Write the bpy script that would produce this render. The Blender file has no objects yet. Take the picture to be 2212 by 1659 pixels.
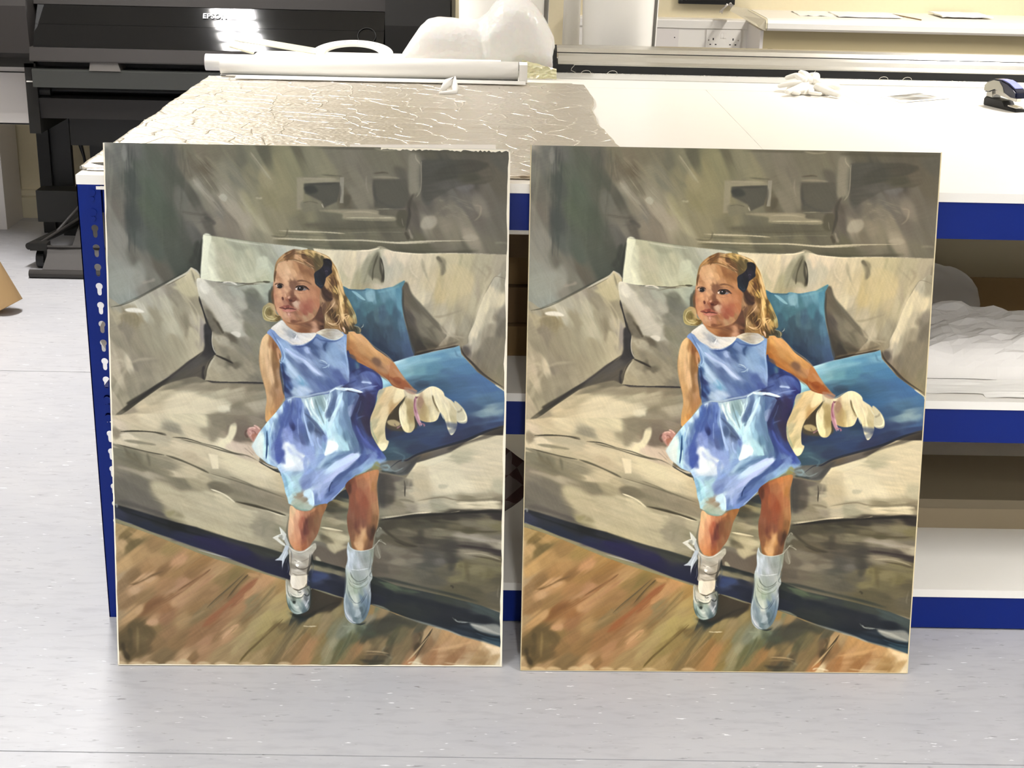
import bpy, bmesh, math, random
import numpy as np
from mathutils import Vector, Matrix, noise
C = bpy.context.scene
col = C.collection
random.seed(5)
# ---------------------------------------------------------------- camera
cam_d = bpy.data.cameras.new('camera'); cam = bpy.data.objects.new('camera', cam_d); col.objects.link(cam)
FPX, PITCH, YAW, ROLL, CH = 3140.686, 0.3372372, -0.0176411, 0.0241732, 1.48305
fwd = Vector((-math.sin(YAW) * math.cos(PITCH), math.cos(YAW) * math.cos(PITCH), -math.sin(PITCH)))
rt = Vector((math.cos(YAW), math.sin(YAW), 0)); up = rt.cross(fwd)
rr = rt * math.cos(ROLL) + up * math.sin(ROLL); uu = -rt * math.sin(ROLL) + up * math.cos(ROLL)
cam.matrix_world = Matrix(((rr.x, uu.x, -fwd.x, 0), (rr.y, uu.y, -fwd.y, 0), (rr.z, uu.z, -fwd.z, CH), (0, 0, 0, 1)))
cam_d.sensor_fit = 'HORIZONTAL'; cam_d.sensor_width = 36.0; cam_d.lens = FPX / 2212 * 36.0
cam_d.clip_start = .05; cam_d.clip_end = 60
C.camera = cam
# ---------------------------------------------------------------- world, exposure, room light
w = bpy.data.worlds.new('world'); C.world = w; w.use_nodes = True
w.node_tree.nodes['Background'].inputs[0].default_value = (1, .97, .92, 1)
w.node_tree.nodes['Background'].inputs[1].default_value = 0.3
C.view_settings.view_transform = 'Standard'; C.view_settings.look = 'None'; C.view_settings.gamma = 1
C.view_settings.use_curve_mapping = False
C.view_settings.exposure = .45
C.cycles.max_bounces = 8; C.cycles.diffuse_bounces = 4; C.cycles.glossy_bounces = 4; C.cycles.transmission_bounces = 6
C.cycles.sample_clamp_indirect = 6; C.cycles.use_denoising = True
LIGHTS = [(-1.28, 4.55, 112, (1, .98, .96)), (1.95, 4.5, 112, (1, .97, .93)), (-1.28, 1.1, 62, (.95, .98, 1)), (1.95, 1.1, 85, (1, .98, .95)), (.3, -1.3, 225, (1, .99, .97))]  # entries nearer the camera are unseen, added to light the canvases
for i, (x, y, p, c) in enumerate(LIGHTS):
    L = bpy.data.lights.new('tube_light', 'AREA'); L.shape = 'RECTANGLE'; L.size = .18; L.size_y = 1.14; L.energy = p; L.color = c
    o = bpy.data.objects.new('tube_light', L); col.objects.link(o); o.location = (x, y, 2.655)
# ---------------------------------------------------------------- helpers
def mat(name, c, rough=.5, metal=0, spec=.5, **k):
    m = bpy.data.materials.new(name); m.use_nodes = True; b = m.node_tree.nodes['Principled BSDF']
    b.inputs['Base Color'].default_value = (*[x if isinstance(x, float) else x for x in lin(c)], 1)
    b.inputs['Roughness'].default_value = rough; b.inputs['Metallic'].default_value = metal; b.inputs['Specular IOR Level'].default_value = spec
    for a, v in k.items(): b.inputs[a.replace('_', ' ')].default_value = v
    return m
def lin(h):
    if isinstance(h, str):
        v = [int(h[i:i + 2], 16) / 255 for i in (0, 2, 4)]
        return tuple(((q + .055) / 1.055) ** 2.4 if q > .04 else q / 12.92 for q in v)
    return h
def N(m, t, **k):
    n = m.node_tree.nodes.new(t)
    for a, v in k.items(): setattr(n, a, v)
    return n
def bump(m, scale=(1, 1, 1), sc=60, strength=.2, dist=.002, detail=4, kind='ShaderNodeTexNoise', vary=0, coord='Object'):
    nt = m.node_tree; tc = N(m, 'ShaderNodeTexCoord'); mp = N(m, 'ShaderNodeMapping'); mp.inputs['Scale'].default_value = scale
    nz = N(m, kind); nz.inputs['Scale'].default_value = sc
    if kind == 'ShaderNodeTexNoise': nz.inputs['Detail'].default_value = detail
    b = N(m, 'ShaderNodeBump'); b.inputs['Strength'].default_value = strength; b.inputs['Distance'].default_value = dist
    nt.links.new(tc.outputs[coord], mp.inputs[0]); nt.links.new(mp.outputs[0], nz.inputs['Vector']); nt.links.new(nz.outputs[0], b.inputs['Height'])
    bs = nt.nodes['Principled BSDF']; nt.links.new(b.outputs[0], bs.inputs['Normal'])
    if vary:
        base = bs.inputs['Base Color'].default_value[:3]
        mx = N(m, 'ShaderNodeMix', data_type='RGBA'); mx.inputs[6].default_value = (*[q * (1 - vary) for q in base], 1); mx.inputs[7].default_value = (*[min(q * (1 + vary), 1) for q in base], 1)
        nt.links.new(nz.outputs[0], mx.inputs[0]); nt.links.new(mx.outputs[2], bs.inputs['Base Color'])
    return m
def obj(name, bm, m, parent=None, smooth=False, bevel=0):
    if bevel:
        bmesh.ops.bevel(bm, geom=[e for e in bm.edges if len(e.link_faces) == 2 and e.calc_face_angle(0) > .6], offset=bevel, segments=2, affect='EDGES', clamp_overlap=True)
    me = bpy.data.meshes.new(name); bmesh.ops.recalc_face_normals(bm, faces=bm.faces); bm.to_mesh(me); bm.free()
    o = bpy.data.objects.new(name, me); col.objects.link(o)
    for q in (m if isinstance(m, (list, tuple)) else [m]): me.materials.append(q)
    if smooth: me.polygons.foreach_set('use_smooth', [True] * len(me.polygons))
    if parent:
        o.parent = parent; o.matrix_parent_inverse = parent.matrix_world.inverted() if False else Matrix.Translation(-Vector(parent.location))
    return o
def tag(o, label, cat, group=None):
    o['label'] = label; o['category'] = cat
    if group: o['group'] = group
    return o
def thing(name, label, cat, loc, group=None):
    o = bpy.data.objects.new(name, None); col.objects.link(o); o.location = loc; o.empty_display_size = .05
    return tag(o, label, cat, group)
def struct(name, bm, m, parent=None, **k):
    o = obj(name, bm, m, parent, **k)
    if not parent: o['kind'] = 'structure'
    return o
def box(x0, x1, y0, y1, z0, z1, bm=None):
    bm = bm or bmesh.new()
    v = [bm.verts.new(p) for p in ((x0, y0, z0), (x1, y0, z0), (x1, y1, z0), (x0, y1, z0), (x0, y0, z1), (x1, y0, z1), (x1, y1, z1), (x0, y1, z1))]
    for f in ((0, 3, 2, 1), (4, 5, 6, 7), (0, 1, 5, 4), (1, 2, 6, 5), (2, 3, 7, 6), (3, 0, 4, 7)): bm.faces.new([v[i] for i in f])
    return bm
def prism(pts, axis, a, b, bm=None):
    """closed outline (2-D) pushed along an axis: 'x' uses (y,z), 'y' uses (x,z), 'z' uses (x,y)"""
    bm = bm or bmesh.new()
    f = {'x': lambda p, t: (t, p[0], p[1]), 'y': lambda p, t: (p[0], t, p[1]), 'z': lambda p, t: (p[0], p[1], t)}[axis]
    A = [bm.verts.new(f(p, a)) for p in pts]; B = [bm.verts.new(f(p, b)) for p in pts]; n = len(pts)
    bm.faces.new(A[::-1]); bm.faces.new(B)
    for i in range(n): bm.faces.new((A[i], A[(i + 1) % n], B[(i + 1) % n], B[i]))
    return bm
def tube(path, r, seg=10, bm=None, cap=True):
    bm = bm or bmesh.new(); path = [Vector(p) for p in path]; rings = []; n0 = None
    rs = r if isinstance(r, (list, tuple)) else [r] * len(path)
    for i, p in enumerate(path):
        t = (path[min(i + 1, len(path) - 1)] - path[max(i - 1, 0)]).normalized()
        if n0 is None: n0 = t.orthogonal().normalized()
        n0 = (n0 - t * n0.dot(t)).normalized(); b = t.cross(n0)
        rings.append([bm.verts.new(p + (n0 * math.cos(2 * math.pi * k / seg) + b * math.sin(2 * math.pi * k / seg)) * rs[i]) for k in range(seg)])
    for a, b in zip(rings, rings[1:]):
        for k in range(seg): bm.faces.new((a[k], a[(k + 1) % seg], b[(k + 1) % seg], b[k]))
    if cap: bm.faces.new(rings[0][::-1]); bm.faces.new(rings[-1])
    return bm
def pipe(path, r, ri, seg=32):
    """open-ended hollow tube along a straight line"""
    a, b = Vector(path[0]), Vector(path[1]); t = (b - a).normalized(); n = t.orthogonal().normalized(); c = t.cross(n); bm = bmesh.new(); R = []
    for p, q in ((a, r), (b, r), (b, ri), (a, ri)): R.append([bm.verts.new(p + (n * math.cos(2 * math.pi * k / seg) + c * math.sin(2 * math.pi * k / seg)) * q) for k in range(seg)])
    for i in range(4):
        A, B = R[i], R[(i + 1) % 4]
        for k in range(seg): bm.faces.new((A[k], A[(k + 1) % seg], B[(k + 1) % seg], B[k]))
    return bm
def grid(nx, ny, f, thick=0):
    """surface f(s,t); with thick it gets an underside along -z and an edge"""
    bm = bmesh.new(); T = [[bm.verts.new(f(i / nx, j / ny)) for i in range(nx + 1)] for j in range(ny + 1)]
    for j in range(ny):
        for i in range(nx): bm.faces.new((T[j][i], T[j][i + 1], T[j + 1][i + 1], T[j + 1][i]))
    if thick:
        geo = bmesh.ops.duplicate(bm, geom=bm.faces[:])
        lo = [g for g in geo['geom'] if isinstance(g, bmesh.types.BMVert)]
        for v in lo: v.co.z -= thick
        m = geo['vert_map']; bmesh.ops.reverse_faces(bm, faces=[g for g in geo['geom'] if isinstance(g, bmesh.types.BMFace)])
        rim = [T[0][i] for i in range(nx + 1)] + [T[j][nx] for j in range(1, ny + 1)] + [T[ny][i] for i in range(nx - 1, -1, -1)] + [T[j][0] for j in range(ny - 1, 0, -1)]
        for a, b in zip(rim, rim[1:] + rim[:1]): bm.faces.new((b, a, m[a], m[b]))
    return bm
def fbm(x, y, z=0, s=1): return noise.noise((x * s, y * s, z)) + .5 * noise.noise((x * s * 2.1, y * s * 2.1, z + 7)) + .25 * noise.noise((x * s * 4.3, y * s * 4.3, z + 13))
# ---------------------------------------------------------------- materials
M_wall = bump(mat('cream_paint', 'e9dcb8', .6), sc=90, strength=.12, dist=.001, vary=.03)
M_ceil = mat('ceiling_white', 'ece8de', .8)
M_skirt = mat('gloss_cream', 'e3d9ba', .35)
M_white = bump(mat('white_laminate', 'f3efe6', .32), sc=14, strength=.02, vary=.015)
M_edge = mat('laminate_edge', 'd8d2c6', .5)
M_blue = bump(mat('blue_enamel', '04206f', .4, spec=.22), sc=220, strength=.05, dist=.0005)
M_dark = mat('dark_grey_plastic', '1f1e1c', .5, spec=.3); M_grey = bump(mat('mid_grey_plastic', '322f2d', .5, spec=.3), sc=400, strength=.1, dist=.0005)
M_black = mat('black_plastic', '0b0b0b', .5); M_gloss = mat('smoked_cover', '070708', .06, spec=.5)
M_alu = bump(mat('brushed_aluminium', 'd8d6d0', .26, 1), scale=(1, 60, 60), sc=6, strength=.08, dist=.0005)
M_paper = bump(mat('white_paper', 'f6f3ec', .6), sc=8, strength=.05, dist=.002, vary=.01)
M_kraft = bump(mat('kraft_card', 'd8b27c', .7), sc=30, scale=(1, 1, .1), strength=.08, vary=.08); M_brown = bump(mat('brown_card', '7a6039', .8), sc=12, strength=.1, vary=.1)
M_white_pl = mat('white_plastic', 'eeeae2', .35); M_grime = mat('offwhite_metal', 'e4ded8', .45)
M_hole = mat('dark_slot', '120f0c', .8); M_tan = mat('beige_panel', 'b3a580', .7)
M_steel = mat('steel', 'b5b2aa', .25, 1)
# floor: pale marbled sheet vinyl, short flecks running across the room
M_floor = mat('flecked_vinyl', 'c9c8cb', .42)
nt = M_floor.node_tree; bs = nt.nodes['Principled BSDF']; tc = N(M_floor, 'ShaderNodeTexCoord')
def fleck(sc, scale, lo, hi, seed):
    mp = N(M_floor, 'ShaderNodeMapping'); mp.inputs['Scale'].default_value = scale; mp.inputs['Location'].default_value = (seed, seed * 2, seed)
    nz = N(M_floor, 'ShaderNodeTexNoise'); nz.inputs['Scale'].default_value = sc; nz.inputs['Detail'].default_value = 3; nz.inputs['Roughness'].default_value = .55
    cr = N(M_floor, 'ShaderNodeMapRange'); cr.inputs[1].default_value = lo - .012; cr.inputs[2].default_value = hi
    nt.links.new(tc.outputs['Object'], mp.inputs[0]); nt.links.new(mp.outputs[0], nz.inputs['Vector']); nt.links.new(nz.outputs[0], cr.inputs[0]); return cr.outputs[0]
prev = None
def mixin(fac, c, prev, amt):
    mm = N(M_floor, 'ShaderNodeMath', operation='MULTIPLY'); mm.inputs[1].default_value = amt; nt.links.new(fac, mm.inputs[0])
    mx = N(M_floor, 'ShaderNodeMix', data_type='RGBA'); mx.inputs[7].default_value = (*lin(c), 1)
    if prev is None: mx.inputs[6].default_value = (*lin('b2b2b6'), 1)
    else: nt.links.new(prev, mx.inputs[6])
    nt.links.new(mm.outputs[0], mx.inputs[0]); return mx.outputs[2]
prev = mixin(fleck(3, (1, 2, 1), .3, .7, 1), 'bbbabc', None, 1)
prev = mixin(fleck(14, (1, 4, 1), .5, .75, 3), 'a3a2a6', prev, .6)
prev = mixin(fleck(24, (1, 4.5, 1), .66, .72, 5), '7c7a7c', prev, .75)
prev = mixin(fleck(30, (1, 4, 1), .71, .75, 9), '6c6864', prev, .8)
prev = mixin(fleck(26, (1, 4.5, 1), .69, .73, 12), 'f4f4f6', prev, .9)
nt.links.new(prev, bs.inputs['Base Color'])
# ---------------------------------------------------------------- the room
fl = struct('floor', box(-3.5, 4, -3, 6.4, -.12, -.004), mat('floor_screed', '6a6763', .8))
for a, b in ((-3, .2185), (.2215, 2.2175), (2.2205, 4.2655), (4.2685, 6.2655), (6.2685, 6.4)):
    obj('vinyl_sheet', box(-3.5, 4, a, b, -.004, 0), M_floor, fl)
struct('wall_back', box(-3.5, 4, 6.35, 6.45, 0, 2.7), M_wall)
M_wall2 = mat('pale_grey_paint', 'dcdfe2', .7)
struct('wall_left', box(-3.6, -3.5, -3, 6.35, 0, 2.7), M_wall2)
struct('wall_right', box(4, 4.1, -3, 6.35, 0, 2.7), M_wall2)
struct('wall_front', box(-3.5, 4, -3.1, -3, 0, 2.7), M_wall2)
struct('ceiling', box(-3.5, 4, -3, 6.35, 2.7, 2.8), M_ceil)
struct('baseboard_back', prism([(6.35, 0), (6.33, 0), (6.33, .09), (6.336, .094), (6.331, .1), (6.331, .112), (6.338, .122), (6.35, .126)], 'x', -3.5, 4), M_skirt)
# ceiling luminaires with louvre blades (rear pair seen as reflections, the rest unseen and added to light the canvases)
M_louvre = mat('louvre_metal', '4c4c5c', .35, .3)
for i, (x, y, p, c) in enumerate(LIGHTS):
    t = thing('ceiling_light', ['narrow louvred ceiling light above the printer', 'narrow louvred ceiling light above the stapler end of the bench', 'added unseen louvred ceiling light over the floor left of the camera', 'added unseen louvred ceiling light over the floor right of the camera', 'added unseen louvred ceiling light behind the camera'][i], 'ceiling light', (x, y, 2.7), 'louvred ceiling lights')
    bm = box(x - .105, x + .105, y - .61, y + .61, 2.68, 2.7)
    for s in (-1, 1): box(x + s * .105 - .006, x + s * .105 + .006, y - .61, y + .61, 2.6, 2.68, bm); box(x - .105, x + .105, y + s * .605 - .006, y + s * .605 + .006, 2.6, 2.68, bm)
    obj('housing', bm, M_white_pl, t)
    bm = bmesh.new()
    for k in range(1, 6):
        yy = y - .6 + k * .2; prism([(yy - .022, 2.585), (yy + .022, 2.585), (yy + .004, 2.648), (yy - .004, 2.648)], 'x', x - .1, x + .1, bm)
    prism([(x - .008, 2.585), (x + .008, 2.585), (x + .002, 2.645), (x - .002, 2.645)], 'y', y - .6, y + .6, bm)
    obj('louvre', bm, M_louvre, t)
# ---------------------------------------------------------------- workbench
ZT, YF, XL = .932, 2.7124, -.781
wb = thing('workbench', 'long white topped workbench with blue steel slotted posts and beams', 'workbench', (.8, 3.4, 0))
obj('worktop_board', box(XL, .5872, YF, 4.056, ZT - .018, ZT), [M_white], wb, bevel=.0012)
obj('worktop_board', box(.5884, 2.5, YF, 4.056, ZT - .018, ZT), M_white, wb, bevel=.0012)
obj('worktop_board', box(-.75, 2.5, 4.058, 4.75, ZT - .018, ZT), M_white, wb, bevel=.0012)
obj('measuring_strip', box(.16, 2.5, 4.22, 4.345, ZT, ZT + .0025), mat('pale_grey_strip', 'cbc9c2', .45), wb)
def beam(x0, x1, y, z0, z1): return prism([(y, z0), (y + .032, z0), (y + .032, z1 - .014), (y + .018, z1 - .014), (y + .018, z1), (y, z1)], 'x', x0, x1)
for z0, z1 in ((.842, .914), (.424, .4955), (.004, .077)):
    obj('beam', beam(-.733, 2.5, YF + .003, z0, z1), M_blue, wb, bevel=.0015)
    obj('beam', beam(-.733, 2.5, 4.02, z0, z1), M_blue, wb)
    obj('side_beam', box(-.77, -.74, YF + .04, 4.02, z0 + .01, z1), M_blue, wb)
obj('shelf_board', box(-.735, 2.5, YF, 4.05, .4955, .5125), M_white, wb, bevel=.001)
obj('shelf_board', box(-.735, 2.5, YF, 4.05, .077, .0945), M_white, wb, bevel=.001)
def post(x0, x1, y0, side, z1=.914):
    """L-shaped upright with a row of keyholes punched through the front flange"""
    bm = bmesh.new(); zc = .03; cells = []
    z = .06; edges = []
    def loop(pts):
        v = [bm.verts.new((p[0], y0, p[1])) for p in pts]; return [bm.edges.new((v[i], v[(i + 1) % len(v)])) for i in range(len(v))]
    edges += loop([(x0, 0), (x1, 0), (x1, z1), (x0, z1)]); xc = x0 + .029 if side > 0 else x1 - .029
    while z < z1 - .09:
        pts = [(xc + .0068 * math.sin(math.radians(a)), z + .008 + .0068 * math.cos(math.radians(a))) for a in range(-140, 141, 20)]
        pts += [(xc + .0042, z - .006), (xc + .003, z - .0095), (xc, z - .0108), (xc - .003, z - .0095), (xc - .0042, z - .006)]
        edges += loop(pts); z += .0381
    bmesh.ops.triangle_fill(bm, use_beauty=True, use_dissolve=False, edges=edges)
    r = bmesh.ops.extrude_face_region(bm, geom=bm.faces[:]); vs = [g for g in r['geom'] if isinstance(g, bmesh.types.BMVert)]
    bmesh.ops.translate(bm, vec=(0, .002, 0), verts=vs)
    xs = x0 if side > 0 else x1
    box(min(xs, xs + side * .002), max(xs, xs + side * .002), y0, y0 + .045, 0, z1, bm)
    return bm
obj('post', post(XL, XL + .045, YF, 1), M_blue, wb); obj('post', post(2.455, 2.5, YF, -1), M_blue, wb)
for x in (XL + .001, 2.455): obj('post', prism([(x, 4.0), (x + .044, 4.0), (x + .044, 4.045), (x, 4.045)], 'z', 0, .914), M_blue, wb)
for z, e in ((.895, -.002), (.857, -.002), (.478, -.001), (.44, -.001), (.06, -.001)): # closed keyholes with the beam hooks pressed in
    bm = tube([(XL + .028, YF + e, z + .004), (XL + .028, YF + .001, z + .004)], .0075, 14); obj('hook', bm, M_blue, wb)
    obj('hook', tube([(XL + .0285, YF + e, z - .008), (XL + .0285, YF + .001, z - .008)], .0045, 12), M_blue, wb)
obj('post_cap', box(XL + .037, XL + .06, YF - .001, YF + .004, .905, .911), M_white_pl, wb)
# ---------------------------------------------------------------- foil bubble mat on the bench
M_foil = mat('foil', 'dfd8cc', .33, .9)
nt = M_foil.node_tree; tc = N(M_foil, 'ShaderNodeTexCoord'); b = nt.nodes['Principled BSDF']
n1 = N(M_foil, 'ShaderNodeTexNoise'); n1.inputs['Scale'].default_value = 38; n1.inputs['Detail'].default_value = 6; n1.inputs['Roughness'].default_value = .65
v1 = N(M_foil, 'ShaderNodeTexVoronoi'); v1.inputs['Scale'].default_value = 14; v1.feature = 'DISTANCE_TO_EDGE'
v2 = N(M_foil, 'ShaderNodeTexVoronoi'); v2.inputs['Scale'].default_value = 95; v2.feature = 'SMOOTH_F1'
mr = N(M_foil, 'ShaderNodeMapRange'); mr.inputs[1].default_value = 0; mr.inputs[2].default_value = .035; mr.inputs[3].default_value = 1; mr.inputs[4].default_value = 0
wv = N(M_foil, 'ShaderNodeTexNoise'); wv.inputs['Scale'].default_value = 5
mx = N(M_foil, 'ShaderNodeMixRGB'); mx.inputs[0].default_value = .12
nt.links.new(tc.outputs['Object'], wv.inputs['Vector']); nt.links.new(tc.outputs['Object'], mx.inputs[1]); nt.links.new(wv.outputs['Color'], mx.inputs[2])
nt.links.new(mx.outputs[0], v1.inputs['Vector']); nt.links.new(tc.outputs['Object'], n1.inputs['Vector']); nt.links.new(tc.outputs['Object'], v2.inputs['Vector'])
nt.links.new(v1.outputs[0], mr.inputs[0])
a1 = N(M_foil, 'ShaderNodeMath', operation='MULTIPLY_ADD'); a1.inputs[1].default_value = 1.3; nt.links.new(n1.outputs[0], a1.inputs[0]); nt.links.new(mr.outputs[0], a1.inputs[2])
a2 = N(M_foil, 'ShaderNodeMath', operation='MULTIPLY_ADD'); a2.inputs[1].default_value = 1.0; nt.links.new(v2.outputs[0], a2.inputs[0]); nt.links.new(a1.outputs[0], a2.inputs[2])
bp = N(M_foil, 'ShaderNodeBump'); bp.inputs['Strength'].default_value = .9; bp.inputs['Distance'].default_value = .0022; nt.links.new(a2.outputs[0], bp.inputs['Height']); nt.links.new(bp.outputs[0], b.inputs['Normal'])
def matf(s, t):
    x0 = XL - .004 + .006 * fbm(t * 9, 3); x1 = .268 - .024 * t + .008 * fbm(t * 7, 9) + .01 * math.sin(t * 9); y = YF + .045 + (4.075 - YF - .045) * t
    if t > .985: x1 -= .03
    x = x0 + (x1 - x0) * s; y += .006 * fbm(s * 8, 1) * (1 if t < .5 else .6)
    z = ZT + .0075 + .0012 * fbm(x * 9, y * 9) + .0022 * math.exp(-((x - .0 + .14 * (y - 3.2)) / .012) ** 2) + .0016 * math.exp(-((y - 3.55 + .1 * x) / .008) ** 2) + .0016 * math.exp(-((y - 3.3) / .006) ** 2)
    return (x, y, z)
o = obj('insulation_mat', grid(150, 170, matf, .0052), M_foil, smooth=True)
tag(o, 'crinkled silver foil bubble insulation mat spread over the left of the worktop', 'mat')
o = obj('foil_edge', grid(40, 3, lambda s, t: (-.77 + 1.03 * s, YF + .038 + .012 * t + .003 * fbm(s * 20, 2), ZT + .002 + .003 * t + .0022 * abs(fbm(s * 30, 4)))), M_foil, o)
# scrap of twisted foam on the mat
bm = tube([(-.135, 3.84, ZT + .012), (-.12, 3.86, ZT + .03), (-.105, 3.9, ZT + .035), (-.1, 3.85, ZT + .022), (-.098, 3.82, ZT + .012), (-.14, 3.81, ZT + .011)], [.006, .012, .01, .009, .008, .003], 8)
tag(obj('foam_scrap', bm, M_paper, smooth=True), 'small curled scrap of white foam lying on the silver mat', 'scrap')
# ---------------------------------------------------------------- rolls of paper along the back of the mat
def roll(x0, x1, y, z, r, label, ri=.5, m=None, rz=0):
    t = thing('paper_roll', label, 'paper roll', ((x0 + x1) / 2, y, z - r), None)
    sp = []
    bm = pipe(((x0, y, z), (x1, y, z)), r, r * ri, 40); obj('sheet', bm, m or M_paper, t, smooth=False)
    return t
def spiral_roll(x0, x1, y, z, r, tail, label):
    """a rolled sheet whose free edge lies out flat towards the front"""
    t = thing('paper_roll', label, 'paper roll', ((x0 + x1) / 2, y, z - r))
    pts = [];
    for k in range(0, 60):
        a = -math.pi / 2 + k * .24; rr_ = r * (1 - .0055 * k); pts.append((y + rr_ * math.cos(-a + math.pi) * 1, z + rr_ * math.sin(a)))
    pts = [(y - tail, z - r + .001), (y - tail * .5, z - r + .004), (y - tail * .2, z - r + .001)] + pts
    bm = bmesh.new(); A = [[bm.verts.new((x0 + (.05 if i < 2 else .0), p[0], p[1])) for i, p in enumerate(pts)], [bm.verts.new((x1 + (.02 if i < 2 else 0), p[0], p[1])) for i, p in enumerate(pts)]]
    for i in range(len(pts) - 1): bm.faces.new((A[0][i], A[1][i], A[1][i + 1], A[0][i + 1]))
    o = obj('sheet', bm, M_paper, t, smooth=True); md = o.modifiers.new('thickness', 'SOLIDIFY'); md.thickness = .0012
    return t
Zm = ZT + .0095
spiral_roll(-.752, .068, 4.085, Zm + .028, .0265, .085, 'thick white paper roll in front, on the back edge of the silver mat')
roll(-.808, .02, 4.16, Zm + .024, .023, 'thinner white paper roll behind, its left end sticking out past the others')
roll(-.785, -.3, 4.206, Zm + .019, .018, 'short white paper roll at the back of the three rolls')
t = thing('roll_end_block', 'small square white foam block at the right end of the paper rolls', 'foam block', (.085, 4.08, Zm))
obj('block', box(.071, .093, 4.05, 4.12, Zm, Zm + .048), M_paper, t, bevel=.001)
# acrylic ruler and offcut lying across the rolls
M_acr = mat('clear_acrylic', 'f3f0dc', .1, Transmission_Weight=.5, IOR=1.45)
bm = box(-.12, .12, -.014, .014, -.0015, .0015); bmesh.ops.transform(bm, verts=bm.verts, matrix=Matrix.Translation((-.63, 4.3, 1.002)) @ Matrix.Rotation(.13, 4, 'Y') @ Matrix.Rotation(-.1, 4, 'Z') @ Matrix.Rotation(.5, 4, 'X'))
tag(obj('ruler', bm, M_acr, bevel=.0004), 'clear yellowish acrylic ruler sloping across the back of the paper rolls', 'ruler')
bm = box(-.036, .036, -.012, .012, -.003, .003); bmesh.ops.transform(bm, verts=bm.verts, matrix=Matrix.Translation((-.725, 4.28, .992)) @ Matrix.Rotation(.25, 4, 'Y') @ Matrix.Rotation(.4, 4, 'X'))
tag(obj('acrylic_offcut', bm, M_acr, bevel=.0004), 'short clear plastic offcut under the left end of the ruler', 'offcut')
# white ring standing tilted behind the rolls
t = thing('tape_ring', 'wide white ring with small black marks leaning behind the paper rolls', 'ring', (-.423, 4.38, Zm))
RX = Matrix.Translation((-.423, 4.43, .963)) @ Matrix.Rotation(math.radians(12.5), 4, 'X')
bm = pipe(((0, 0, -.004), (0, 0, .004)), .122, .083, 64); bmesh.ops.transform(bm, verts=bm.verts, matrix=RX); obj('band', bm, M_white_pl, t)
bm = bmesh.new()
for k in range(9):
    a = math.radians(128 - k * 10.5); c, s = math.cos(a), math.sin(a)
    q = box(-.0022, .0022, -.0008, .0008, .0041, .0046); bmesh.ops.transform(q, verts=q.verts, matrix=RX @ Matrix.Translation((c * .106, s * .106, 0)) @ Matrix.Rotation(a - 1.2 + k * .3, 4, 'Z')); me = bpy.data.meshes.new('t'); q.to_mesh(me); q.free(); bm.from_mesh(me); bpy.data.meshes.remove(me)
obj('scale_mark', bm, M_hole, t)
# bubble wrap bundle
M_wrap = bump(mat('bubble_wrap', 'fbf9f4', .25, Transmission_Weight=.25, Subsurface_Weight=.2), sc=70, strength=.35, dist=.003, kind='ShaderNodeTexVoronoi')
prof = [(-.27, .955), (-.262, .985), (-.24, 1.02), (-.215, 1.06), (-.19, 1.082), (-.16, 1.089), (-.12, 1.087), (-.08, 1.082), (-.045, 1.085), (-.02, 1.10), (0, 1.13), (.025, 1.148), (.06, 1.155), (.09, 1.146), (.122, 1.122), (.15, 1.085), (.17, 1.05), (.174, 1.02), (.165, .99)]
def wrap(s, t):
    k = s * (len(prof) - 1); i = min(int(k), len(prof) - 2); f = k - i; x = prof[i][0] * (1 - f) + prof[i + 1][0] * f; h = prof[i][1] * (1 - f) + prof[i + 1][1] * f
    a = t * 2 * math.pi; zb = ZT + .012; hc = (h - zb) / 2; ry = min(hc, .085) * (.9 if x < -.03 else 1.1)
    n = 1 + (.035 if x < -.03 else .11) * fbm(math.cos(a) * 1.6 + x * 9, math.sin(a) * 1.6, x * 8) + (0 if x < -.03 else .05 * abs(fbm(x * 22, a * 3, 4)))
    top = 1 if math.sin(a) > .8 else n
    return (x + .008 * fbm(a, x * 9, 3), 4.33 + ry * math.cos(a) * n, zb + hc + hc * math.sin(a) * (n if math.sin(a) < .6 else 1 + (n - 1) * .3))
bm = grid(70, 44, wrap); bmesh.ops.remove_doubles(bm, verts=bm.verts, dist=.0008)
bmesh.ops.holes_fill(bm, edges=bm.edges, sides=60)
tag(obj('bubble_wrap', bm, M_wrap, smooth=True), 'big crumpled bundle of translucent white bubble wrap beside the black cutter end', 'bubble wrap')
bm = bmesh.new()
for k in range(9):
    x = .085 + k * .008; p = [Vector((x, 4.25, ZT + .002)), Vector((x + .012, 4.245, ZT + .002)), Vector((x + .01 + .01 * (k % 3), 4.28, ZT + .05 + .01 * (k % 4)))]
    f = bm.faces.new([bm.verts.new(q) for q in p])
o = obj('plastic_bag_corner', grid(12, 8, lambda s, t: (.08 + .1 * s, 4.195 + .02 * t + .006 * fbm(s * 6, t * 6), ZT + .002 + .05 * t * (1 - .5 * s) + .006 * abs(fbm(s * 9, t * 5, 2)))), mat('yellowed_polythene', 'ded8a8', .3, Transmission_Weight=.4))
bm.free(); tag(o, 'yellowish polythene flap below the bubble wrap bundle', 'plastic')
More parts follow.
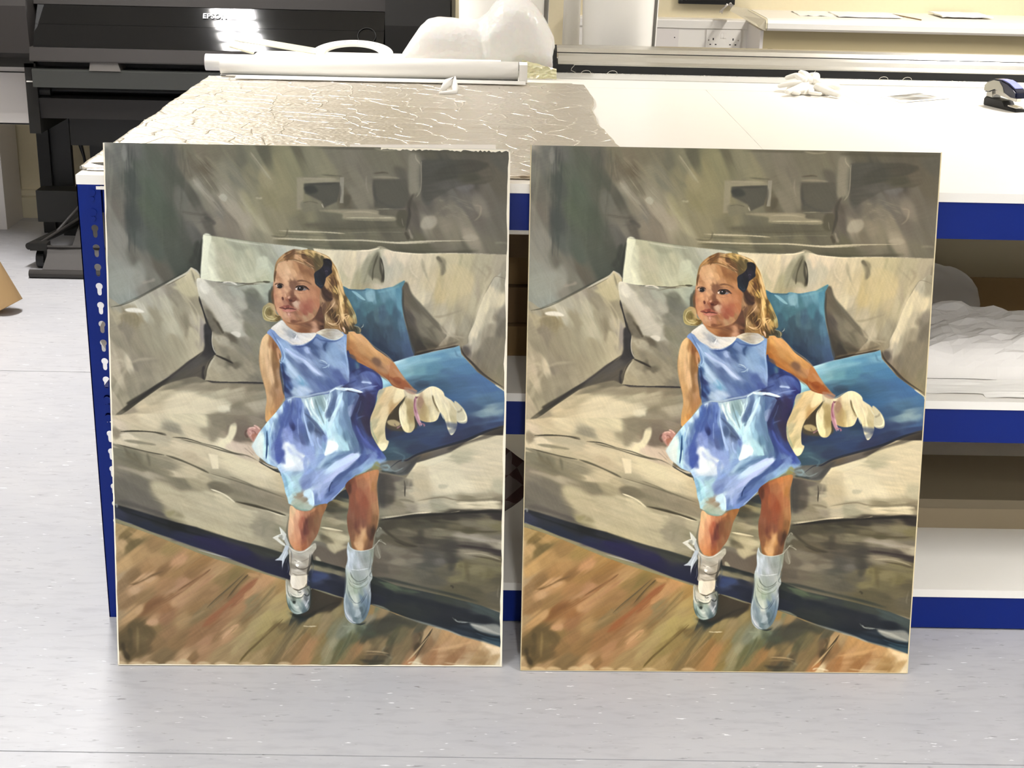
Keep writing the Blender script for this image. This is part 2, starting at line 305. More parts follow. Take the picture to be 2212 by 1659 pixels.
# ---------------------------------------------------------------- long rail cutter
t = thing('rail_cutter', 'long aluminium rail cutter with black base and black end bracket', 'cutter', (1.2, 4.36, ZT))
obj('base', prism([(4.35, ZT + .0025), (4.50, ZT + .0025), (4.50, ZT + .026), (4.352, ZT + .0255)], 'x', .167, 2.45), M_black, t, bevel=.001)
obj('end_bracket', prism([(4.345, ZT + .002), (4.52, ZT + .002), (4.52, .99), (4.46, 1.0), (4.40, 1.009), (4.365, .995), (4.348, .955)], 'x', .163, .186), M_black, t, bevel=.002)
obj('clamp_bar', prism([(4.353, .958), (4.358, .9585), (4.372, .966), (4.38, .979), (4.392, .986), (4.398, .986), (4.398, .958)], 'x', .19, 2.45), M_alu, t)
obj('top_rail', prism([(4.394, .986), (4.398, .9915), (4.402, .9905), (4.406, .994), (4.412, .993), (4.416, .998), (4.430, 1.004), (4.445, 1.0055), (4.46, 1.004), (4.47, .998), (4.47, .986)], 'x', .187, 2.45), M_alu, t)
obj('blade_strip', box(.236, 2.45, 4.3495, 4.3535, .9565, .9595), M_steel, t)
obj('groove', box(.187, 2.45, 4.3935, 4.3945, .9865, .9885), M_black, t)
# frayed threads along the cutter
M_thread = mat('pale_thread', 'e8e2d6', .8)
rnd = random.Random(3)
for k, (x, y, zt_, kind) in enumerate(((.236, 4.346, .975, 'hanging over the left end'), (.272, 4.33, .94, 'curled into a loop near the left end'), (.35, 4.335, .94, 'lying flat right of the loop'), (.95, 4.346, .975, 'hanging over the rail above the glove'), (1.15, 4.335, .94, 'lying left of the photo print'), (1.22, 4.335, .94, 'lying behind the photo print'))):
    if zt_ > .95: pts = [(x + .002, 4.352, .955), (x - .006, 4.345, .948), (x - .008, 4.342, .942), (x + .004, 4.34, .937), (x + .005, 4.33, ZT + .004)]
    else: pts = [(x + .014 * math.cos(a) * (1 + .05 * a), y - .004 * a, ZT + .004 + .009 * max(0, math.sin(a))) for a in [q * .55 for q in range(0, 11)]]
    tag(obj('thread', tube(pts, .0006, 5), M_thread), 'fine pale loose thread %s' % kind, 'thread', 'loose threads by the cutter')
bm = bmesh.new()
for k in range(260):
    x = .2 + rnd.random() ** 1.3 * 2; y = 4.34 - rnd.random() * .012; s = .0006 + .0012 * rnd.random(); box(x, x + s * 2, y, y + s, ZT + .0026, ZT + .0026 + s, bm)
o = obj('fluff', bm, M_thread); o['kind'] = 'stuff'; tag(o, 'white fluff and crumbs along the foot of the cutter', 'debris')
# ---------------------------------------------------------------- crumpled gloves
M_glove = bump(mat('cotton_glove', 'f2eee4', .85), sc=300, strength=.25, dist=.001)
def skinmesh(name, chains, parent, m=M_glove):
    me = bpy.data.meshes.new(name); vs = []; es = []; rs = []
    for ch in chains:
        s = len(vs)
        for i, (p, r) in enumerate(ch):
            vs.append(p); rs.append(r)
            if i: es.append((len(vs) - 2, len(vs) - 1))
    me.from_pydata(vs, es, []); o = bpy.data.objects.new(name, me); col.objects.link(o); me.materials.append(m)
    md = o.modifiers.new('skin', 'SKIN'); md.use_smooth_shade = True
    for i, r in enumerate(rs): me.skin_vertices[0].data[i].radius = (r, r * .8)
    for ch_start in [0] + [sum(len(c) for c in chains[:k + 1]) for k in range(len(chains) - 1)]: me.skin_vertices[0].data[ch_start].use_root = True
    sd = o.modifiers.new('sub', 'SUBSURF'); sd.levels = sd.render_levels = 2
    if parent: o.parent = parent; o.matrix_parent_inverse = Matrix.Translation(-Vector(parent.location))
    return o
gx, gy, gz = .86, 4.03, ZT
t = thing('cotton_glove', 'crumpled pair of thin white cotton gloves lying on the worktop before the cutter', 'glove', (gx, gy, gz))
fing = [((0, 0, .02), (-.03, -.03, .016), (-.07, -.075, .01), .011), ((0, .01, .024), (-.035, .01, .024), (-.075, .03, .012), .010), ((.0, .0, .028), (-.02, .045, .042), (-.05, .06, .03), .010), ((.01, 0, .028), (.005, .05, .045), (-.01, .07, .048), .010),
        ((.02, 0, .028), (.035, .04, .044), (.02, .07, .04), .010), ((.02, -.01, .022), (.05, -.05, .012), (.075, -.09, .007), .012), ((.03, 0, .02), (.07, .02, .02), (.10, .01, .012), .013), ((.01, -.02, .012), (0, -.06, .008), (.03, -.07, .007), .007), ((-.01, -.02, .012), (-.05, -.06, .008), (-.03, -.075, .008), .008), ((.03, .01, .02), (.075, .055, .022), (.1, .04, .014), .011)]
o = obj('palm', grid(24, 18, lambda s, u: (gx - .045 + .105 * s + .008 * fbm(s * 4, u * 4, 1), gy - .035 + .085 * u + .008 * fbm(s * 4, u * 4, 8), gz + .002 + .036 * (min(1, 4 * min(s, 1 - s, u, 1 - u)) ** .7) * (.55 + .6 * abs(fbm(s * 3.5, u * 3.5, 5))))), M_glove, t, smooth=True)
for k, (a, b_, c_, r) in enumerate(fing):
    ch = [((gx + p[0], gy + p[1], gz + p[2] + .002), r * q) for p, q in ((a, 1.5), (b_, 1.05), (c_, .8))]
    skinmesh('finger' if r < .012 else 'palm', [ch], t)
# loose papers and photo print
def sheet(name, pts, z, m, label, cat, th=.0004, curl=0):
    bm = prism([(p[0], p[1]) for p in pts], 'z', z, z + th); return tag(obj(name, bm, m), label, cat)
sheet('paper_sheet', [(.967, 3.838), (1.103, 3.891), (1.07, 4.032), (.961, 4.045)], ZT + .0003, M_paper, 'thin white paper offcut flat on the worktop right of the gloves', 'paper')
M_print = mat('photo_print', 'dcd6cc', .3); nt = M_print.node_tree; nz = N(M_print, 'ShaderNodeTexNoise'); nz.inputs['Scale'].default_value = 18; mp = N(M_print, 'ShaderNodeMapping'); mp.inputs['Scale'].default_value = (.8, 3, 1); tc = N(M_print, 'ShaderNodeTexCoord'); cr = N(M_print, 'ShaderNodeValToRGB')
cr.color_ramp.elements[0].position = .47; cr.color_ramp.elements[0].color = (.03, .028, .025, 1); cr.color_ramp.elements[1].position = .6; cr.color_ramp.elements[1].color = (.6, .58, .55, 1)
nt.links.new(tc.outputs['Object'], mp.inputs[0]); nt.links.new(mp.outputs[0], nz.inputs['Vector']); nt.links.new(nz.outputs[0], cr.inputs[0]); nt.links.new(cr.outputs[0], nt.nodes['Principled BSDF'].inputs['Base Color'])
t = thing('photo_print', 'small black and white photo print lying between the gloves and the stapler', 'photo', (1.15, 3.98, ZT))
obj('sheet', prism([(1.085, 3.885), (1.246, 3.985), (1.195, 4.1), (1.05, 3.99)], 'z', ZT + .0012, ZT + .0018), M_paper, t)
obj('picture', prism([(1.1, 3.915), (1.225, 3.99), (1.187, 4.08), (1.075, 3.995)], 'z', ZT + .0018, ZT + .0021), M_print, t)
# ---------------------------------------------------------------- stapler
t = thing('stapler', 'black and blue stapler standing at the right end of the worktop', 'stapler', (1.345, 3.83, ZT)); t.rotation_euler = (0, 0, 0)
M_blpl = mat('dark_blue_plastic', '10142c', .15); M_bltop = mat('periwinkle_insert', '8f96d8', .15)
SX = Matrix.Translation((1.34, 3.835, ZT)) @ Matrix.Rotation(math.radians(-72), 4, 'Z')
def sp(name, bm, m, bevel=0, smooth=False): bmesh.ops.transform(bm, verts=bm.verts, matrix=SX); return obj(name, bm, m, t, bevel=bevel, smooth=smooth)
SC = 1.0
sp('base', prism([(-.062, 0), (.075, 0), (.075, .007), (.03, .010), (.018, .022), (-.055, .024), (-.062, .018)], 'y', -.017, .017), M_dark, .002)
sp('anvil', prism([(.035, .0105), (.068, .009), (.068, .0115), (.035, .0135)], 'y', -.012, .012), M_steel)
sp('magazine', prism([(-.05, .036), (.06, .024), (.064, .036), (-.05, .05)], 'y', -.008, .008), M_steel, .001)
sp('pivot_plate', prism([(-.058, .012), (-.03, .012), (-.036, .046), (-.056, .046)], 'y', -.0135, .0135), M_steel)
top = [(-.066, .034), (-.066, .052), (-.055, .064), (-.03, .0725), (0, .0735), (.03, .068), (.055, .058), (.068, .05), (.07, .034), (.045, .034), (.01, .044), (-.02, .046), (-.045, .036)]
sp('cap', prism(top, 'y', -.017, .017), M_blpl, .003)
sp('side_plate', prism([(-.063, .038), (-.063, .052), (-.052, .061), (-.028, .069), (-.005, .069), (.012, .056), (.02, .042), (-.02, .0475), (-.045, .038)], 'y', -.0185, -.0165), mat('grey_plate', 'a8a596', .4))
sp('top_insert', prism([(-.015, .0738), (.01, .0742), (.035, .0685), (.056, .0595), (.056, .058), (.03, .067), (0, .0725), (-.015, .0728)], 'y', -.0125, .0125), M_bltop)
sp('rivet', tube([(.066, 0, .0105), (.066, 0, .0125)], .0035, 12), M_white_pl)
# pliers-like clip at the front left corner
bm = tube([(-.772, 2.793, ZT + .006), (-.755, 2.782, ZT + .007), (-.735, 2.77, ZT + .008), (-.70, 2.752, ZT + .008)], [.002, .004, .0065, .006], 8)
tag(obj('metal_clip', bm, M_steel, smooth=True), 'small tapered grey metal tool at the front left corner of the worktop', 'tool')
# ---------------------------------------------------------------- upright rolls behind the cutter
for x, r, z1, lab in ((.243, .027, 1.5, 'slim white paper roll standing upright behind the left end of the cutter'),):
    tt = thing('standing_roll', lab, 'paper roll', (x, 4.72, ZT)); obj('sheet', pipe(((x, 4.72, ZT + .0005), (x + .004, 4.72, z1)), r, r - .004, 32), M_paper, tt, smooth=True)
def cone_sheet(x0, x1, y, z0, z1, dx, lab, amp):
    tt = thing('standing_roll', lab, 'paper roll', ((x0 + x1) / 2, y, z0)); xc, r = (x0 + x1) / 2, (x1 - x0) / 2
    def f(s, t):
        a = s * 2 * math.pi * 1.15; q = r * (1 - .12 * s) * (1 + dx * t) ; return (xc + q * math.cos(a) * (1 + amp * .1 * math.sin(3 * a)), y + q * .55 * math.sin(a), z0 + (z1 - z0) * t)
    o = obj('sheet', grid(56, 10, f), M_paper, tt, smooth=True); md = o.modifiers.new('t', 'SOLIDIFY'); md.thickness = .001; return tt
cone_sheet(.274, .50, 4.62, ZT + .0005, 1.55, .12, 'wide loosely rolled white paper standing upright behind the cutter', 1)
cone_sheet(-.115, .165, 4.62, ZT + .0005, 1.5, .05, 'wide white paper roll standing upright behind the bubble wrap', .4)
# ---------------------------------------------------------------- oil painting (pigment only), worked out as layered brush shapes
SS = 2.0                      # samples per unit of the painting's own drawing grid
OX, OY, PW, PH = 205, 290, 915, 1165
_rng = np.random.RandomState(7)
_lat = _rng.rand(512, 512).astype(np.float32)
def lat(a, b, seed=0):
    a = a + seed * 17.31; b = b + seed * 9.77
    i = np.floor(a).astype(int); j = np.floor(b).astype(int)
    fa = (a - i).astype(np.float32); fb = (b - j).astype(np.float32)
    fa = fa * fa * (3 - 2 * fa); fb = fb * fb * (3 - 2 * fb)
    i0 = i & 511; i1 = (i + 1) & 511; j0 = j & 511; j1 = (j + 1) & 511
    return ((_lat[j0, i0] * (1 - fa) + _lat[j0, i1] * fa) * (1 - fb) + (_lat[j1, i0] * (1 - fa) + _lat[j1, i1] * fa) * fb) - .5
def streak(X, Y, ang, ln, wd, seed=0):
    c, s = math.cos(math.radians(ang)), math.sin(math.radians(ang))
    return lat((X * c + Y * s) / ln, (-X * s + Y * c) / wd, seed)
IMG = np.zeros((int(PH * SS), int(PW * SS), 3), np.float32) + np.array([.5, .47, .39], np.float32)
TF = [1.0, 0.0, 0.0]
def frame(ox, oy, sc): TF[:] = [sc, ox, oy]
def pts_of(s):
    v = [[float(q) for q in p.split(',')[:2]] for p in s.split()]
    a = np.array(v); return np.stack([(a[:, 0] / TF[0] + TF[1] - OX) * SS, (a[:, 1] / TF[0] + TF[2] - OY) * SS], 1)
def hexc(h): return np.array([int(h[i:i + 2], 16) / 255 for i in (0, 2, 4)], np.float32)
def crom(p, closed, n=5):
    m = len(p)
    if m < 3: return p
    out = []
    for i in range(m if closed else m - 1):
        if closed: a, b, c, d = p[(i - 1) % m], p[i], p[(i + 1) % m], p[(i + 2) % m]
        else: a, b, c, d = p[max(i - 1, 0)], p[i], p[i + 1], p[min(i + 2, m - 1)]
        for k in range(n):
            t = k / n
            out.append(.5 * (2 * b + (c - a) * t + (2 * a - 5 * b + 4 * c - d) * t * t + (3 * b - a - 3 * c + d) * t ** 3))
    if not closed: out.append(p[-1])
    return np.array(out)
def boxblur(m, r):
    if r < 1: return m
    for ax in (0, 1):
        n = m.shape[ax]
        c = np.cumsum(m, axis=ax); z = np.zeros_like(np.take(c, [0], ax)); c = np.concatenate([z, c], ax)
        hi = np.minimum(np.arange(n) + r + 1, n); lo = np.maximum(np.arange(n) - r, 0)
        m = (np.take(c, hi, ax) - np.take(c, lo, ax)) / (2 * r + 1)
    return m
def mask(p, blur):
    pad = int(blur * 2.2) + 3
    H, W = IMG.shape[:2]
    x0 = max(int(p[:, 0].min()) - pad, 0); x1 = min(int(p[:, 0].max()) + pad + 1, W)
    y0 = max(int(p[:, 1].min()) - pad, 0); y1 = min(int(p[:, 1].max()) + pad + 1, H)
    if x1 <= x0 + 1 or y1 <= y0 + 1: return None
    w, h = x1 - x0, y1 - y0
    acc = np.zeros((h, w + 2), np.float32)
    q = p - [x0, y0]; r = np.roll(q, -1, 0)
    for (ax, ay), (bx, by) in zip(q, r):
        if ay == by: continue
        sgn = 1 if by > ay else -1
        lo, hi = (ay, by) if by > ay else (by, ay)
        ys = np.arange(max(int(math.ceil(lo - .5)), 0), min(int(math.ceil(hi - .5)), h))
        if not len(ys): continue
        xs = np.clip(ax + (ys + .5 - ay) * (bx - ax) / (by - ay), 0, w)
        xi = xs.astype(int); f = xs - xi
        np.add.at(acc, (ys, xi), sgn * (1 - f)); np.add.at(acc, (ys, xi + 1), sgn * f)
    m = np.clip(np.abs(np.cumsum(acc, 1)[:, :w]), 0, 1)
    br = int(round(blur * .45))
    if br: m = boxblur(boxblur(m, br), br)
    return m, x0, y0, x1, y1
def comp(mk, col, alpha=1.0, dry=0, ang=0, seed=0):
    m, x0, y0, x1, y1 = mk
    a = m * alpha
    if dry:
        Y, X = np.mgrid[y0:y1, x0:x1].astype(np.float32)
        a = a * np.clip(1 + dry * (2.6 * streak(X, Y, ang, 60, 3, seed) - .25), 0, 1)
    sub = IMG[y0:y1, x0:x1]
    sub += (col - sub) * a[..., None]
def P(s, c, blur=1.5, alpha=1.0, sm=1, dry=0, ang=0):
    p = pts_of(s)
    if sm: p = crom(p, True)
    mk = mask(p, blur * SS)
    if mk: comp(mk, hexc(c), alpha, dry, ang, len(s))
def S(s, w, c, blur=1.0, alpha=1.0, taper=1, dry=0):
    """a brush stroke along a line, w wide (in the units of the frame)"""
    p = crom(pts_of(s), False, 6); w = w / TF[0] * SS
    d = np.gradient(p, axis=0); d /= np.linalg.norm(d, axis=1)[:, None] + 1e-6
    n = np.stack([-d[:, 1], d[:, 0]], 1); t = np.linspace(0, 1, len(p))
    k = np.minimum(1, np.minimum(t, 1 - t) * 5 + .12) if taper else np.ones(len(p))
    k = k * (1 + .25 * np.sin(t * 9 + len(s)))
    o = n * (w / 2 * k)[:, None]
    mk = mask(np.concatenate([p + o, (p - o)[::-1]]), blur * SS)
    if mk: comp(mk, hexc(c), alpha, dry, math.degrees(math.atan2(*(p[-1] - p[0])[::-1])), len(s))
def M(s, cols, blur=1.5, ang=0, amp=4.5, ln=40, wd=5, sm=1, soft=5, alpha=1.0, pw=2.3, tx=.42):
    """a shape filled from colour notes x,y,rrggbb worked together with a brush at angle ang"""
    p = pts_of(s)
    if sm: p = crom(p, True)
    mk = mask(p, blur * SS)
    if not mk: return
    m, x0, y0, x1, y1 = mk
    q = pts_of(cols); cc = np.array([hexc(t.split(',')[2]) for t in cols.split()])
    st = 3
    Y, X = np.mgrid[y0:y1 + st:st, x0:x1 + st:st].astype(np.float32)
    n1 = streak(X, Y, ang, ln * SS, wd * SS, len(cols)); n2 = streak(X, Y, ang, ln * SS * .6, wd * SS * 2.5, len(cols) + 5)
    a = math.radians(ang); D = amp * SS * 2
    Xw = X + (n1 * math.cos(a + 1.2) + n2 * math.cos(a)) * D; Yw = Y + (n1 * math.sin(a + 1.2) + n2 * math.sin(a)) * D
    ca_, sa_ = math.cos(a), math.sin(a)
    num = np.zeros(X.shape + (3,), np.float32); den = np.zeros(X.shape, np.float32)
    for (px, py), c in zip(q, cc):
        dx, dy = Xw - px, Yw - py; w = 1e4 / (.4 * (dx * ca_ + dy * sa_) ** 2 + 1.9 * (dy * ca_ - dx * sa_) ** 2 + (soft * SS) ** 2) ** pw
        num += w[..., None] * c; den += w
    f = num / den[..., None]
    n3 = streak(X, Y, ang + 6, ln * SS * .8, wd * SS * .5, len(cols) + 11)
    f *= (1 + (n1 * .13 + n3 * .09) * tx)[..., None]
    # bilinear up
    yi = np.arange(y1 - y0) / st; xi = np.arange(x1 - x0) / st
    ya = yi.astype(int); xa = xi.astype(int); fy = (yi - ya)[:, None, None]; fx = (xi - xa)[None, :, None]
    yb = np.minimum(ya + 1, f.shape[0] - 1); xb = np.minimum(xa + 1, f.shape[1] - 1)
    F = (f[ya][:, xa] * (1 - fx) + f[ya][:, xb] * fx) * (1 - fy) + (f[yb][:, xa] * (1 - fx) + f[yb][:, xb] * fx) * fy
    comp(mk, F.astype(np.float32), alpha)
# ---- wall behind the sofa
frame(215, 295, 4.609)
M('-40,-40 2100,-40 4200,-40 4200,1500 2100,1500 1000,1700 -40,1700', '60,60,9b988c 60,300,77786d 100,150,6c6d66 150,500,6b6a60 60,700,7d7b70 200,700,716d62 250,200,6e7069 330,150,676862 400,300,5b6256 330,450,525850 330,800,4c514c 500,500,566051 600,300,5b6053 700,150,636258 780,400,585b4e 650,800,515a4b 500,700,56604f 700,1000,545a4e 550,1100,565e53 400,1000,5b615a 800,1200,4f554a 350,1200,6c6b60 200,1000,85847a 120,1100,8b8a7f 200,1300,8f9187 300,1350,8f9087 450,1250,77756a 150,1450,90958b 400,1400,878478 600,1300,625f52 250,1550,90958c 550,1420,77766a 60,1300,8d8f84 850,600,6b6b60 950,600,5c5c50 900,350,77715f 1000,200,7e7763 1050,300,675f4b 1100,450,8a8672 1000,480,8f8c7c 1100,650,85806f 950,750,706d61 1000,850,7b776b 1100,850,605d52 1200,750,7e7a6e 1300,600,9a9682 1350,700,a19985 1450,800,a29a84 1300,850,857d6c 1200,900,87806f 1500,700,989373 1600,900,a19b7f 1250,350,888570 1350,400,7f7d6b 1500,350,878368 1400,200,6f6e5c 1550,250,7d7b64 1650,400,97906f 1700,600,8c8664 1800,300,8f8a68 1900,200,8a8767 1800,500,918b69 1750,800,8d876a 1900,700,8a8465 2000,900,7f7a62 1150,150,79745f 1650,150,666551 1950,120,6d6a54 900,150,77735f 1300,100,77735f 960,1000,62625a 930,1150,4f5348 960,1250,484c42 1000,1200,45493f 1600,980,8a866f 2128,200,86836a 2328,150,7d7966 2228,300,8a866b 2528,200,7f7a69 2728,200,76725f 2928,200,77735f 3028,250,77725f 2578,400,827d6a 2528,550,807b69 2628,300,7a7564 2588,650,827c69 2478,450,77725f 2448,640,68634f 3158,300,847f6c 3148,450,7e7a69 3128,550,6f6b5b 3278,200,605d4c 3528,200,625f4f 3728,200,5e5a4b 3978,200,605d50 3278,400,53534a 3478,350,4c4b40 3678,400,545046 3928,400,66604f 3378,520,5f5d54 3628,480,6a665f 3528,600,6c695f 3278,600,5f5d54 3378,700,756f60 3528,720,7c7666 3678,650,716c60 3778,700,857d6e 3878,600,6d6759 3978,800,6d685a 3878,900,706b5d 3258,850,9a9380 3228,750,6c665a 3128,800,645e52 3428,850,8a826e 3628,850,857e6b 3528,950,847d68 3328,950,77705d 3678,980,9a917c 3778,800,70695c 4008,1000,6f6a5a 3128,700,5b564a 2228,600,7c7862 2028,870,77735a 2328,870,696755 2628,870,666352 2828,900,625e4e 2128,960,8b866a 2428,960,75715a 2728,960,77735c 2978,970,6b6754 2028,1060,7c7a62 2428,1060,6f6d57 2828,1080,716d58 3228,1090,6a6751 3628,1090,6f6b58 3928,1090,77725f', ang=62, amp=6, ln=60, wd=9, soft=10, tx=.22)
# curtain verticals, light slanting across the wall
for x, c, a in ((110,'8a877b',.35),(230,'7b786c',.35),(300,'4a4e49',.5),(345,'454a46',.45),(620,'5d6656',.3),(730,'4c5346',.3),(830,'4f5347',.3),(450,'646b5e',.3)):
    S('%d,60 %d,400 %d,760 %d,1150' % (x, x + 8, x - 4, x + 14), 46, c, 4, a, dry=.8)
S('255,70 258,160 262,240', 44, '8d8d86', 3, .55)
S('300,1380 302,1480 306,1600', 8, 'a3a69d', 1.5, .6)
P('110,1330 330,1290 400,1220 470,1340 420,1470 200,1560 110,1500', '989b90', 9, .6)
for s, w, c, a in (('880,140 960,300 1080,420 1200,560', 60, '6b6452', .5),('960,170 1100,330 1290,520 1480,700', 70, '8b8571', .5),('930,400 1010,500 1130,640 1250,780', 46, '97927f', .6),
        ('1180,560 1260,640 1360,760 1480,900', 90, 'a39b87', .6),('1200,250 1380,380 1560,560 1720,800', 60, '8f8a72', .4),('1500,150 1600,300 1700,420', 26, 'a19c84', .4),('1300,170 1450,340 1600,470', 40, '77745f', .4),
        ('1400,600 1500,740 1660,950', 60, 'a49d80', .5),('1150,600 1280,760 1400,900', 40, '777062', .35),('880,200 900,330 930,420', 50, '5f5b4c', .4)):
    S(s, w, c, 4, a, dry=.9)
P('1195,590 1240,560 1280,600 1250,640', 'b1ae9b', 2, .6)
S('1560,600 1600,608 1625,600', 18, 'b5af94', 2, .5)
S('820,740 950,760 1090,770', 20, '55554a', 3, .5, dry=.7); S('820,850 950,850 1100,830', 24, '595850', 3, .4, dry=.7)
S('1050,790 1130,830 1150,870', 36, '54524a', 3, .6)
S('30,80 45,500 60,900 75,1500', 20, 'a5a296', 2, .5)
# picture frames, mantelpiece
frame(655, 295, 4.609)
P('-30,400 370,430 370,455 10,462 0,720 -60,720 -60,400', '97917a', 3, .7, sm=0)
P('10,465 365,450 370,520 340,640 210,700 180,640 90,590 20,560', '57564a', 3, .95, sm=0)
P('10,500 100,480 150,540 60,560', '42443a', 5, .8)
P('-10,640 180,640 200,700 60,740 0,740', '7c7862', 4, .8)
S('0,650 80,640 160,660', 8, '5f5b46', 1.5, .5); S('185,660 200,690 205,700', 9, 'b3ae9d', 1, .7); S('180,640 205,655 212,690', 6, '4a4a3e', 1, .7)
P('368,400 408,400 404,655 366,655', '8f8b7b', 1.5, .9, sm=0)
S('0,410 150,412 365,420', 14, 'a39c85', 2, .6); S('180,375 300,385 390,390', 12, '5c5846', 2, .6)
P('410,580 470,580 460,660 410,690', '5e5947', 5, .8)
P('690,420 1020,420 1060,600 1020,690 900,715 710,700 700,560', '5b594c', 4, .95, sm=0)
P('900,300 1020,330 1030,500 960,440', '605d50', 8, .8)
S('690,365 800,355 850,365', 12, '534e3e', 2, .7); S('690,400 830,400 960,412', 20, '8f8874', 2, .7)
S('630,380 628,480 650,560', 10, '979080', 2, .5)
for i in range(16):
    x = 700 + i * 20
    S('%d,%d %d,%d' % (x, 450 + (i % 3) * 20, x + 150, 640 + (i * 37) % 60), 4, '827d6c' if i % 2 else '47463b', .7, .5)
for i in range(9): S('%d,470 %d,590' % (150 + i * 22, 235 + i * 20), 3, '77735f', .7, .5)
P('1050,200 1110,170 1150,230 1175,300 1160,500 1120,560 1060,560 1050,450', '8a8573', 4, .75)
S('1115,175 1120,220 1160,270 1172,310', 10, 'a29c88', 1.5, .7)
S('1168,300 1175,420 1165,500 1125,600', 10, '97917e', 1.5, .6)
S('1100,560 1060,640 1050,720 1060,800', 30, '4c473c', 3, .7)
P('1190,240 1600,290 1830,300 1850,420 1600,400 1400,470 1250,620 1180,600', '4f4e44', 12, .7)
P('1500,460 1600,430 1700,480 1640,530 1520,520', '6f6c66', 6, .7)
P('1200,800 1300,780 1330,840 1290,900 1200,910 1165,880', 'a39c88', 5, .8)
for s in ('1340,640 1500,600 1700,740','1380,700 1520,680 1650,820','1500,640 1660,640 1760,740','1300,780 1420,700 1540,760','1400,800 1500,780 1640,900'): S(s, 26, '958d7b', 4, .35, dry=.9)
S('1690,680 1760,690 1750,780 1700,830', 14, 'a0977f', 2, .5)
P('160,725 700,720 760,770 910,790 900,830 560,815 400,810 380,760', '958e75', 3, .85)
S('420,800 600,800 780,800 915,800', 8, 'b9b194', 1.2, .8); S('400,815 650,825 900,832', 5, 'a8a085', 1, .7); S('400,745 600,740 740,760', 12, 'aba288', 2, .7)
S('720,715 860,712 1020,715', 7, '8f8a76', 1.2, .8)
P('100,840 900,840 960,930 500,940 100,930', '66634f', 8, .6)
P('940,740 1030,730 1060,850 1000,900 930,860', '55523f', 5, .7)
S('980,800 990,860 1000,880', 6, '8a8474', 1, .6)
S('1015,940 1040,990 1060,1000', 36, '524b3b', 2, .8); S('1050,910 1070,970 1090,1010', 22, '938a79', 2, .7)
S('-240,925 0,935 200,940 420,955', 14, 'b5ad91', 1.3, .9); S('400,950 700,940 1010,942', 7, '8a846c', 1.2, .6)
S('-320,975 -180,985 -150,905', 10, '6a654e', 2, .8)
S('-300,1000 -160,1005 0,1012 300,1020 600,1022 900,1045 1080,1040 1300,1030 1700,1025', 16, 'b9b196', 1.3, .92)
S('-300,1025 0,1030 250,1035', 9, '6a654d', 1.5, .6)
S('860,1040 1000,1052 1300,1045', 8, 'cfc5ab', 1, .6)
P('1580,1000 1640,960 1740,990 1690,1030', 'a69c86', 5, .7)
S('0,1060 200,1090 500,1100', 16, '605f4a', 3, .5); S('900,1110 1150,1135 1400,1145 1750,1125', 26, '5b5843', 4, .6); S('1370,1148 1450,1140', 12, '453b32', 1.5, .8)
S('1900,1050 1960,1045 2030,1052', 14, '99937e', 3, .5)
S('100,112 500,118 900,125', 14, '5a5846', 3, .7); S('1050,140 1400,150 2040,160', 22, '55513f', 4, .6); S('700,118 820,135 930,128', 14, 'a39d86', 2, .6)
# ---- cushion at the back left
frame(215, 295, 4.609)
M('1040,965 1240,990 1500,1030 1750,1060 1960,1080 2074,1100 2074,1460 1740,1450 1400,1440 1010,1420 1015,1200', '1080,1100,ced0b6 1060,1300,d8d9c0 1200,1050,b3b398 1250,1200,bdbaa0 1400,1100,aaac94 1500,1200,b2b399 1300,1350,b6b498 1450,1370,bdbea3 1640,1250,bcc0a8 1600,1100,a2a48f 1800,1100,b2b3a2 1650,1380,b4b699 1750,1200,a7a894 1900,1100,bbb9a5', 1.5, 60, 4, 20, 5, sm=0)
P('1040,970 1120,980 1095,1110 1080,1250 1078,1380 1015,1375 1022,1200', 'd8dac2', 2, .85)
S('1240,1010 1420,1040 1640,1070', 12, 'c6c6b2', 1.5, .6); S('1040,965 1300,1000 1640,1050', 6, '7c7c68', 1.2, .6)
P('1580,1200 1680,1190 1660,1300 1600,1380 1560,1360', 'c3c8b0', 3, .6); P('1250,1020 1400,1060 1500,1090 1380,1120', '9b9d87', 5, .6); P('1400,1380 1560,1390 1700,1360 1600,1300 1500,1350', 'c1c3a7', 4, .5)
S('1010,1100 1000,1250 1005,1370', 22, '4a4d42', 3, .7)
# ---- back cushions
frame(655, 295, 4.609)
M('100,1100 300,1120 500,1125 650,1118 765,1080 800,1100 900,1130 1150,1155 1500,1150 1800,1160 2035,1165 2035,2300 1000,2300 400,1800 300,1500', '350,1150,d0c6a8 500,1200,d6caa9 450,1300,d3c6a6 600,1150,cfc4a8 400,1400,bdb492 550,1450,a8a383 620,1300,9f9a80 740,1150,c2bb9f 850,1180,d3c6ab 1000,1180,d5c8ac 1150,1200,cfc3a4 1250,1200,cabf9f 1450,1200,c3b894 1600,1250,b9b08c 1800,1200,b2aa8c 1950,1220,aca38a 1990,1350,a39b85 850,1350,b9b5a0 950,1350,bfb9a0 1000,1400,c7bd9f 1100,1400,cabe9f 1250,1450,c9bc98 1400,1450,bfb188 1600,1500,c4b68d 1800,1500,b9af8f 1200,1600,cbc1a2 1700,1620,b9b090 1082,1485,c3b89c 1232,1610,c6bc9f 1358,1523,c4b487 1508,1485,c4b68a 1608,1610,b9ad8b 1733,1548,b0a58a 1545,1735,aba285 1358,1798,b4ab90 1458,1923,b7ae95 1608,1885,a39c84 1670,1986,8f8872 1232,1710,a8a088 1358,1960,9a917c 1458,2036,857d68 1545,2024,8f8770', 1.5, 100, 5, 30, 6, sm=0)
P('580,1450 590,1300 640,1200 720,1120 760,1110 790,1250 800,1400 790,1460 700,1440', 'a3a086', 5, .7)
P('645,1330 690,1200 745,1130 770,1200 795,1330 790,1440 740,1400 680,1390', '77745f', 5, .85)
